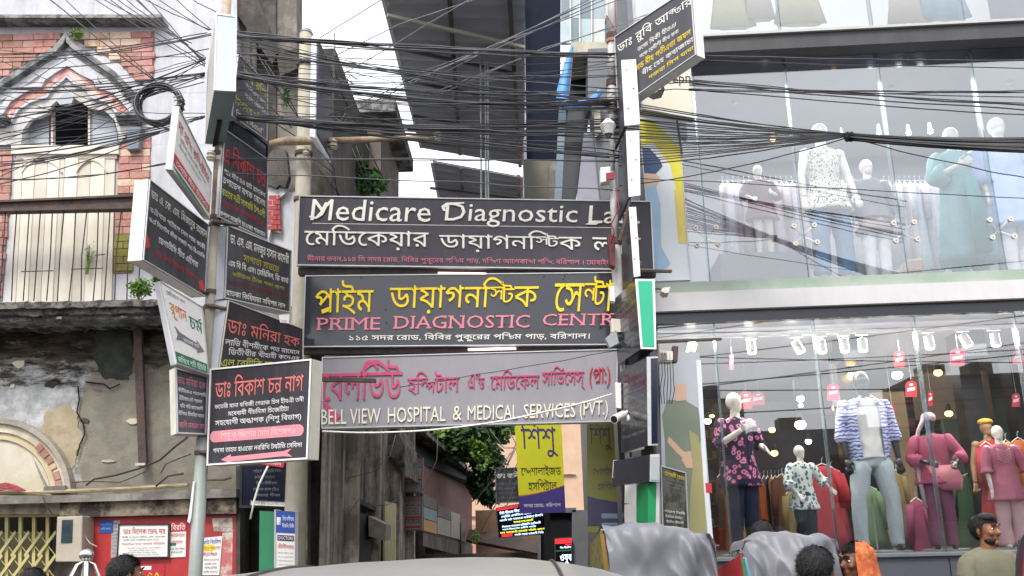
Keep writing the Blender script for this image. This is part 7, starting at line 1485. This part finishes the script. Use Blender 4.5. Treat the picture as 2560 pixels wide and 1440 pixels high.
# --- upper window
zu = z_up
b_, H = place_man(1892, 412, .75, z_up + .42)
t, J, V, _ = figure('white mannequin in a dusty maroon top on the low plinth', b_, H, .1, MANW, {'L': ((.17, .0, .68), (.13, -.09, .62)), 'R': ((.18, .0, .67), (.08, -.12, .66))}); MAR = mat('maroon_cloth', '#86606c', '#78545f', .8, 6)
tunic(t, V, H, .42, MAR, w=1.15, seed=7, flare=.14, waist=.11); sleeve(t, J, H, MAR, .042, .042, .044, frac=.7); stand(t, H, STEEL)
b_, H = place_man(2045, 308, .4, zu)
t, J, V, _ = figure('white mannequin with tilted head in a cream speckled dress and blue jeans', b_, H, .15, MANW, {'L': ((.15, -.01, .65), (.16, -.04, .52)), 'R': ((.14, -.01, .66), (.15, -.05, .54))}, stance=1.3)
tunic(t, V, H, .44, patt('cloth_speckle', 'speckle', '#d9d5c8', '#4d4a40', '#9a9484', 14), w=.95, seed=8, flare=.15); trousers(t, J, H, mat('jeans_blue', '#6f8aa3', '#5e7a94', .85, 9, bump=.2, bscale=40), .062, .05, .046, .07, name='jeans'); stand(t, H, STEEL)
b_, H = place_man(2162, 398, .55, zu)
t, J, V, _ = figure('white mannequin in a grey long sleeved top and white leggings', b_, H, .1, MANW, {'L': ((.155, .0, .66), (.15, -.02, .52)), 'R': ((.165, .0, .66), (.175, -.02, .53))}); GRC = mat('grey_top_cloth', '#74747e', '#686872', .85, 6)
tunic(t, V, H, .52, GRC, w=1.15, seed=9, flare=.13, waist=.11); sleeve(t, J, H, GRC, .044, .036, .034, frac=.9); b = MB(); b.rings([(0, 0, .53 * H, .12 * H, .08 * H), (0, 0, .46 * H, .135 * H, .09 * H), (0, 0, .41 * H, .14 * H, .095 * H)], 30, .03, 6, 1); b.build('pink_hem', mat('dusty_pink_cloth', '#b3a0a4', '#a49195', .8, 6), t, smooth=True, local=True)
trousers(t, J, H, WHC[2], .056, .042, .036); stand(t, H, STEEL)
b_, H = place_man(2372, 318, .45, zu)
t, J, V, _ = figure('white mannequin in a long flowing teal kurta with crossed hand', b_, H, -.1, MANW, {'L': ((.15, -.03, .655), (.04, -.14, .69)), 'R': ((.16, .0, .66), (.17, -.03, .5))}); TEAL = mat('teal_cloth', '#7fb3b5', '#6da2a5', .75, 4, bump=.1, bscale=12); TEAL2 = mat('deep_teal_cloth', '#4fa09f', '#449190', .75, 4)
tunic(t, V, H, .12, TEAL, w=.92, seed=10, flare=.19, fold=.09, waist=.12); sleeve(t, J, H, TEAL, .04, .045, .065, frac=.75); trousers(t, J, H, TEAL2, .06, .05, .045); b = MB(); b.tube([V(.02, -.13, .62), V(.03, -.16, .4), V(.02, -.17, .14)], [(.035 * H, .02 * H), (.045 * H, .02 * H), (.05 * H, .02 * H)], 10); b.build('scarf', TEAL2, t, smooth=True, local=True); stand(t, H, STEEL)
b_, H = place_man(2486, 293, .4, zu)
t, J, V, _ = figure('large white mannequin in a pale sky blue long kurta at the right edge', b_, H, -.05, MANW, {'L': ((.15, .0, .655), (.135, -.04, .52)), 'R': ((.16, .0, .66), (.17, -.03, .5))}); SKB = mat('sky_blue_cloth', '#a9bfe6', '#97afd9', .75, 4, bump=.1, bscale=12)
tunic(t, V, H, .3, SKB, w=1.1, seed=11, flare=.17, fold=.05, waist=.12); sleeve(t, J, H, SKB, .05, .05, .05, frac=.85); trousers(t, J, H, WHC[2], .06, .055, .052); stand(t, H, STEEL)
# ================================================================ PEOPLE
SKB_ = mat('skin_brown', '#8a5b42', '#7b4e38', .5, 8, spec=.4); SKD = mat('skin_dark', '#6f4936', '#5f3d2c', .5, 8, spec=.4)
def person(label, px, py, Y, yaw, shirt, skin=None, headyaw=0.0, cap=None, seed=0, puff=1.0, frac=.25, arms=None, group=None):
    p = P(px, py, Y); H = p.z + .005
    t, J, V, tr_ = figure(label, Vector((p.x, p.y, 0)), H, yaw, skin or SKB_, arms, head='human', headyaw=headyaw, cat='person', name='person', bulk=.96, voxel=.0065, hair=HAIR)
    tunic(t, V, H, .46, shirt, top=.856, neck=.033, w=1.1, seed=seed, flare=.115, fold=.02, waist=.1, name='shirt'); sleeve(t, J, H, shirt, .044, .042, frac=frac)
    trousers(t, J, H, mat('trouser_dark', '#33363d', '#292c33', .8, 6), top=.54)
    hair_cap(t, V, tr_, H, seed=seed, puff=puff)
    for sd in 'LR':
        an = J['leg' + sd][2]; MB().ell(an + Vector((0, -.035 * H, -.02 * H)), (.028 * H, .07 * H, .026 * H), 12, 8).build('shoe', mat('shoe_dark', '#2c2624', '#1f1a19', .5, 5), t, smooth=True, local=True)
    return t, J, V, tr_, H
OLIVE = mat('olive_tee', '#6f6d5b', '#63614f', .85, 6, bump=.2, bscale=14)
t, J, V, tr_, H = person('young man in an olive grey t-shirt standing before the shop sill looking right', 2456, 1287, 6.9, .2, OLIVE, headyaw=.38, seed=3, puff=1.0, arms={'L': ((.15, .0, .64), (.16, -.03, .49)), 'R': ((.15, .0, .64), (.16, -.03, .49))})
b = MB(); b.ell(tr_(V(0, -.032, .905)), (.0365 * H, .0325 * H, .034 * H), 16, 10); b.v = [v for v in b.v]
MB().ell(tr_(V(0, -.02, .885)), (.0325 * H, .032 * H, .022 * H), 16, 10).build('beard', HAIR, t, smooth=True, local=True)
MB().tube([tr_(V(-.016, -.0575, .9045)), tr_(V(0, -.0615, .907)), tr_(V(.016, -.0575, .9045))], [.0022 * H, .003 * H, .0022 * H], 6).build('moustache', HAIR, t, smooth=True, local=True)
b = MB(); b.ell(tr_(V(0, -.012, .984)), (.040 * H, .043 * H, .022 * H), 18, 10); b.build('hair', HAIR, t, smooth=True, local=True)
DKB = mat('dark_shirt', '#3a3f4a', '#2e323c', .85, 6); MAROON = mat('maroon_shirt', '#6b3240', '#5a2834', .85, 6); BLUES = mat('blue_shirt', '#5d86ad', '#4d769d', .85, 6)
person('man with short black hair seen from behind at the lower left', 316, 1391, 5.4, 2.6, DKB, headyaw=-.3, seed=5)
person('passer-by with only the dark hair showing at the lower left corner', 85, 1424, 5.6, 3.0, MAROON, seed=6)
person('person with black hair half hidden behind the second rickshaw hood', 1906, 1304, 7.0, 2.9, BLUES, seed=7, headyaw=-.5)
person('boy with thick black hair in front of the second rickshaw hood', 2036, 1370, 4.45, 2.7, MAROON, seed=8, puff=1.12, headyaw=-.4)
p = P(2136, 1345, 5.2); H = p.z - .0
t, J, V, tr_ = figure('woman in an orange patterned head scarf and orange dress behind the rickshaw', Vector((p.x, p.y, 0)), H * .985, -1.0, SKD, None, head='human', headyaw=-.3, cat='person', name='person', voxel=.0065, hair=HAIR); H *= .985
ORG = patt('cloth_orange', 'spots', '#cf5a35', '#dd7a48', '#b84a28', 30); tunic(t, V, H, .1, ORG, w=1.2, seed=12, flare=.18, waist=.12, name='dress'); sleeve(t, J, H, ORG, .045, .042, .04, frac=.9)
b = MB(); n, mm = 30, 16; vs = []
for j in range(mm + 1):
    u = j / mm
    for i in range(n):
        a = math.radians(-90 + 52 + 256 * i / (n - 1)); ph = u * 1.9
        if u < .6: r1 = math.sin(u / .6 * math.pi / 2); z = .944 + .064 * math.cos(u / .6 * math.pi / 2); rx, ry = .056 * r1, .066 * r1
        else: q = (u - .6) / .4; z = .944 - .13 * q; rx, ry = .056 + .05 * q ** 2, .066 + .03 * q ** 2
        wv = 1 + .04 * nz((i * .5, j * .6, 3)); vs.append(tr_(V(rx * math.cos(a) * wv, .006 + ry * math.sin(a) * wv, z)))
b.add(vs, [(j * n + i, j * n + i + 1, (j + 1) * n + i + 1, (j + 1) * n + i) for j in range(mm) for i in range(n - 1)])
wrinkle(b.build('head_scarf', mat('orange_scarf', '#b05a30', '#9c4a26', .85, 12, stain='#cf8a58', stain_amt=.5, sscale=14), t, smooth=True, local=True), .01, 16, 1, (1, 1, .6)); hair_cap(t, V, tr_, H, front=.968)
b = MB(); b.rings([(0, 0, .845 * H, .07 * H, .06 * H), (0, 0, .80 * H, .125 * H, .08 * H), (0, 0, .70 * H, .14 * H, .09 * H), (0, 0, .6 * H, .14 * H, .09 * H)], 30, .05, 6, 3); b.build('shawl', MC['orange_scarf'], t, smooth=True, local=True)
# ================================================================ RICKSHAWS
VINYL = mat('hood_vinyl', '#6d6e74', '#62636a', .48, 1.5, spec=.5, bump=.25, bscale=3)
def interp(pts, x):
    if x <= pts[0][0]: return pts[0][1]
    for (a, b), (c, d) in zip(pts, pts[1:]):
        if x <= c: u = (x - a) / (c - a); u = u * u * (3 - 2 * u) * .5 + u * .5; return b + (d - b) * u
    return pts[-1][1]
def hood(label, sil, Y, side_m, seed, trim, depth=.75):
    x0, x1 = sil[0][0], sil[-1][0]; c = P((x0 + x1) / 2, 1440, Y)
    t = thing('rickshaw', Vector((c.x, c.y, 0)), label, 'rickshaw')
    def fn(u, v):
        px = x0 + (x1 - x0) * u; top = P(px, interp(sil, px), Y)
        fold = .075 * nz((u * 3 + v * 2.2, v * 2.4 - u * 1.2, seed)) + .05 * (1 - abs(nz((u * 4.5 - v * 3.2, v * 2.6 + u, seed + 4))) * 2) * min(1, v * 3) 
        scal = .03 * abs(math.sin(u * math.pi * 4)) * (1 - v)
        if v < .28:                        # rolled crown going back
            q = 1 - v / .28; return Vector((top.x, top.y + .35 * q + .0, top.z + .01 - .05 * q * q)) + Vector((0, fold * .5, .012 * nz((u * 7, seed, 1))))
        q = (v - .28) / .72; rib = .06 * math.sin(q * math.pi * 3) * (.6 if q < .9 else .3)
        return Vector((top.x + .02 * math.sin(q * 5 + u * 3), top.y - .10 * math.sin(q * 1.5) - rib * .5 - fold, top.z - .62 * q))
    g = grid_mesh(fn, 110, 80); wrinkle(wrinkle(g.build('hood_cover', VINYL, t, smooth=True), .03, 2.4, 0, (1.3, 1, .75), seed), .002, 7, 0, (1, 1, 1), seed + 3)
    for k in range(3):
        pts = [fn(i / 30, .3 + .25 * k) + Vector((0, .16, 0)) for i in range(31)]; MB().tube(pts, .009, 6).build('hood_rib', STEEL, t, smooth=True)
    a = fn(0, .3); MB().prism([a + Vector((-.005, .0, 0)), a + Vector((-.03, .55, -.1)), a + Vector((-.02, .5, -.62)), a + Vector((.0, .0, -.66))], (-.012, 0, 0)).build('hood_side', side_m, t)
    MB().prism([a + Vector((-.02, -.02, -.02)), a + Vector((-.0, -.02, -.02)), a + Vector((.06, -.03, -.62)), a + Vector((.03, -.03, -.66))], (0, .02, 0)).build('side_trim', trim, t)
    z = fn(.5, 1).z
    MB().box((c.x, c.y + .1, z - .1), (abs(P(x1, 1440, Y).x - P(x0, 1440, Y).x) * .92, .5, .22)).build('seat', mat('seat_red', '#8f2a30', '#7a2228', .5, 5), t, bevel=.03)
    MB().box((c.x, c.y + .1, z - .28), (.7, .55, .08)).build('frame', SLATE, t)
    for s in (-1, 1):
        w = MB(); w.tube([Vector((c.x + s * .42, c.y + .32 * math.cos(a_), .33 + .32 * math.sin(a_))) for a_ in [i * math.pi / 12 for i in range(25)]], .02, 6, caps=False); w.build('wheel', BLKC, t, smooth=True)
        for k in range(10): a_ = k * math.pi / 5; MB().tube([Vector((c.x + s * .42, c.y, .33)), Vector((c.x + s * .42, c.y + .31 * math.cos(a_), .33 + .31 * math.sin(a_)))], .003, 4).build('spoke', STEEL, t)
    return t
hood('cycle rickshaw with a wrinkled grey folding hood in front of the whitewashed post', [(1506, 1318), (1530, 1316), (1585, 1313), (1640, 1311), (1665, 1322), (1720, 1326), (1745, 1338), (1772, 1340), (1788, 1362), (1791, 1420)], 5.3, patt('cloth_yellowgreen', 'spots', '#6b6238', '#3f5a3a', '#5a3030', 22), 1, mat('trim_yellow', '#8a6d34', '#775c2a', .6, 5))
hood('cycle rickshaw with a grey hood and red green side beside the woman in orange', [(1856, 1378), (1862, 1352), (1880, 1347), (1925, 1338), (1965, 1334), (1990, 1342), (2020, 1345), (2058, 1345), (2090, 1352), (2100, 1385)], 5.2, mat('side_red', '#b3303a', '#9c2832', .5, 5), 6, mat('trim_green', '#4a7a4a', '#3c6a3c', .6, 5))
t = thing('rickshaw', P(2560, 1440, 4.6), 'edge of a dark red and orange rickshaw hood at the lower right corner', 'rickshaw')
MB().band([P(x, y, 4.6) for x, y in ((2543, 1440 + 60), (2545, 1400), (2551, 1350), (2569, 1320), (2640, 1300))], [P(x, y, 4.6) for x, y in ((2556, 1500), (2556, 1405), (2562, 1360), (2578, 1332), (2640, 1316))], (0.02, .06, 0)).build('hood_rim', mat('hood_dark', '#3a2634', '#2c1c28', .5, 5), t)
MB().prism([P(x, y, 4.65) for x, y in ((2556, 1500), (2556, 1405), (2563, 1362), (2580, 1334), (2680, 1320), (2680, 1500))], (0.02, .05, 0)).build('hood_cover', mat('hood_orange', '#a8442e', '#963a26', .6, 5), t)
# ================================================================ CAR ROOF in front
cr = P(1180, 1396, 3.15); car = thing('car', Vector((cr.x * .5, 3.6, 0)), 'light grey car whose low curved roof crosses the bottom of the picture', 'car')
CARP = mat('car_paint', '#8a8b8a', '#7e7f7e', .3, 1.2, spec=.5)
sil = [(480, 1470), (545, 1441), (700, 1424), (900, 1408), (1080, 1398), (1180, 1395.5), (1290, 1397), (1400, 1408), (1500, 1424), (1560, 1440), (1610, 1475)]
def roof(u, v):
    px = 480 + 1130 * u; top = P(px, interp(sil, px), 3.15); d = (v - .7) * 2.0
    return Vector((top.x, 3.15 + d, top.z - .05 * d * d - (.03 * max(0, d) ** 3)))
g = grid_mesh(roof, 60, 30); o = len(g.v); g.v += [v + Vector((0, 0, -.03)) for v in g.v]; g.f += [tuple(i + o for i in reversed(f)) for f in g.f[:1800]]; g.build('roof', CARP, car, smooth=True)
for u_ in (.2, .8): MB().tube([roof(u_, i / 12) + Vector((0, 0, .003)) for i in range(13)], .006, 6).build('roof_seam', BLKC, car, smooth=True)
zr_ = 1.42; x0 = P(520, 1440, 3.15).x; x1 = P(1590, 1440, 3.15).x
for x in (x0 + .05, x1 - .05):
    for y in (2.75, 4.05): MB().box((x, y, 1.22), (.06, .08, .4)).build('roof_pillar', CARP, car)
MB().box(((x0 + x1) / 2, 3.4, 1.2), (x1 - x0 - .1, 1.3, .36)).build('windows', NAVY, car, bevel=.05)
MB().box(((x0 + x1) / 2, 3.5, .7), (x1 - x0 + .1, 3.4, .62)).build('body', CARP, car, bevel=.08)
for x in (x0, x1):
    for y in (2.4, 4.6): MB().tube([(x - .09, y, .32), (x + .09, y, .32)], .32, 24).build('wheel', BLKC, car)
# silver ball ornament
t = thing('ribbon_lantern', P(217, 1440, 6.2), 'silver ball on white curved ribbons standing before the red panel', 'ornament')
c = P(216, 1387, 6.2); MB().ell(c, (.046, .046, .04), 20, 12).build('silver_ball', mat('silver', '#c9c9c8', '#bcbcba', .18, 3, metal=.9), t, smooth=True)
for k in range(6):
    a = k * math.pi / 3; pts = [c + Vector((math.cos(a) * r_, math.sin(a) * r_, z)) for r_, z in ((.01, -.035), (.06, -.06), (.1, -.14), (.11, -.26), (.08, -.4))]
    MB().tube(pts, [(.012, .004)] * 5, 8).build('ribbon', mat('ribbon_white', '#e0dad5', '#d3ccc6', .5, 5), t, smooth=True)
MB().tube([Vector((c.x, c.y, 0)), c + Vector((0, 0, -.03))], .02, 8).build('post', STEEL, t)
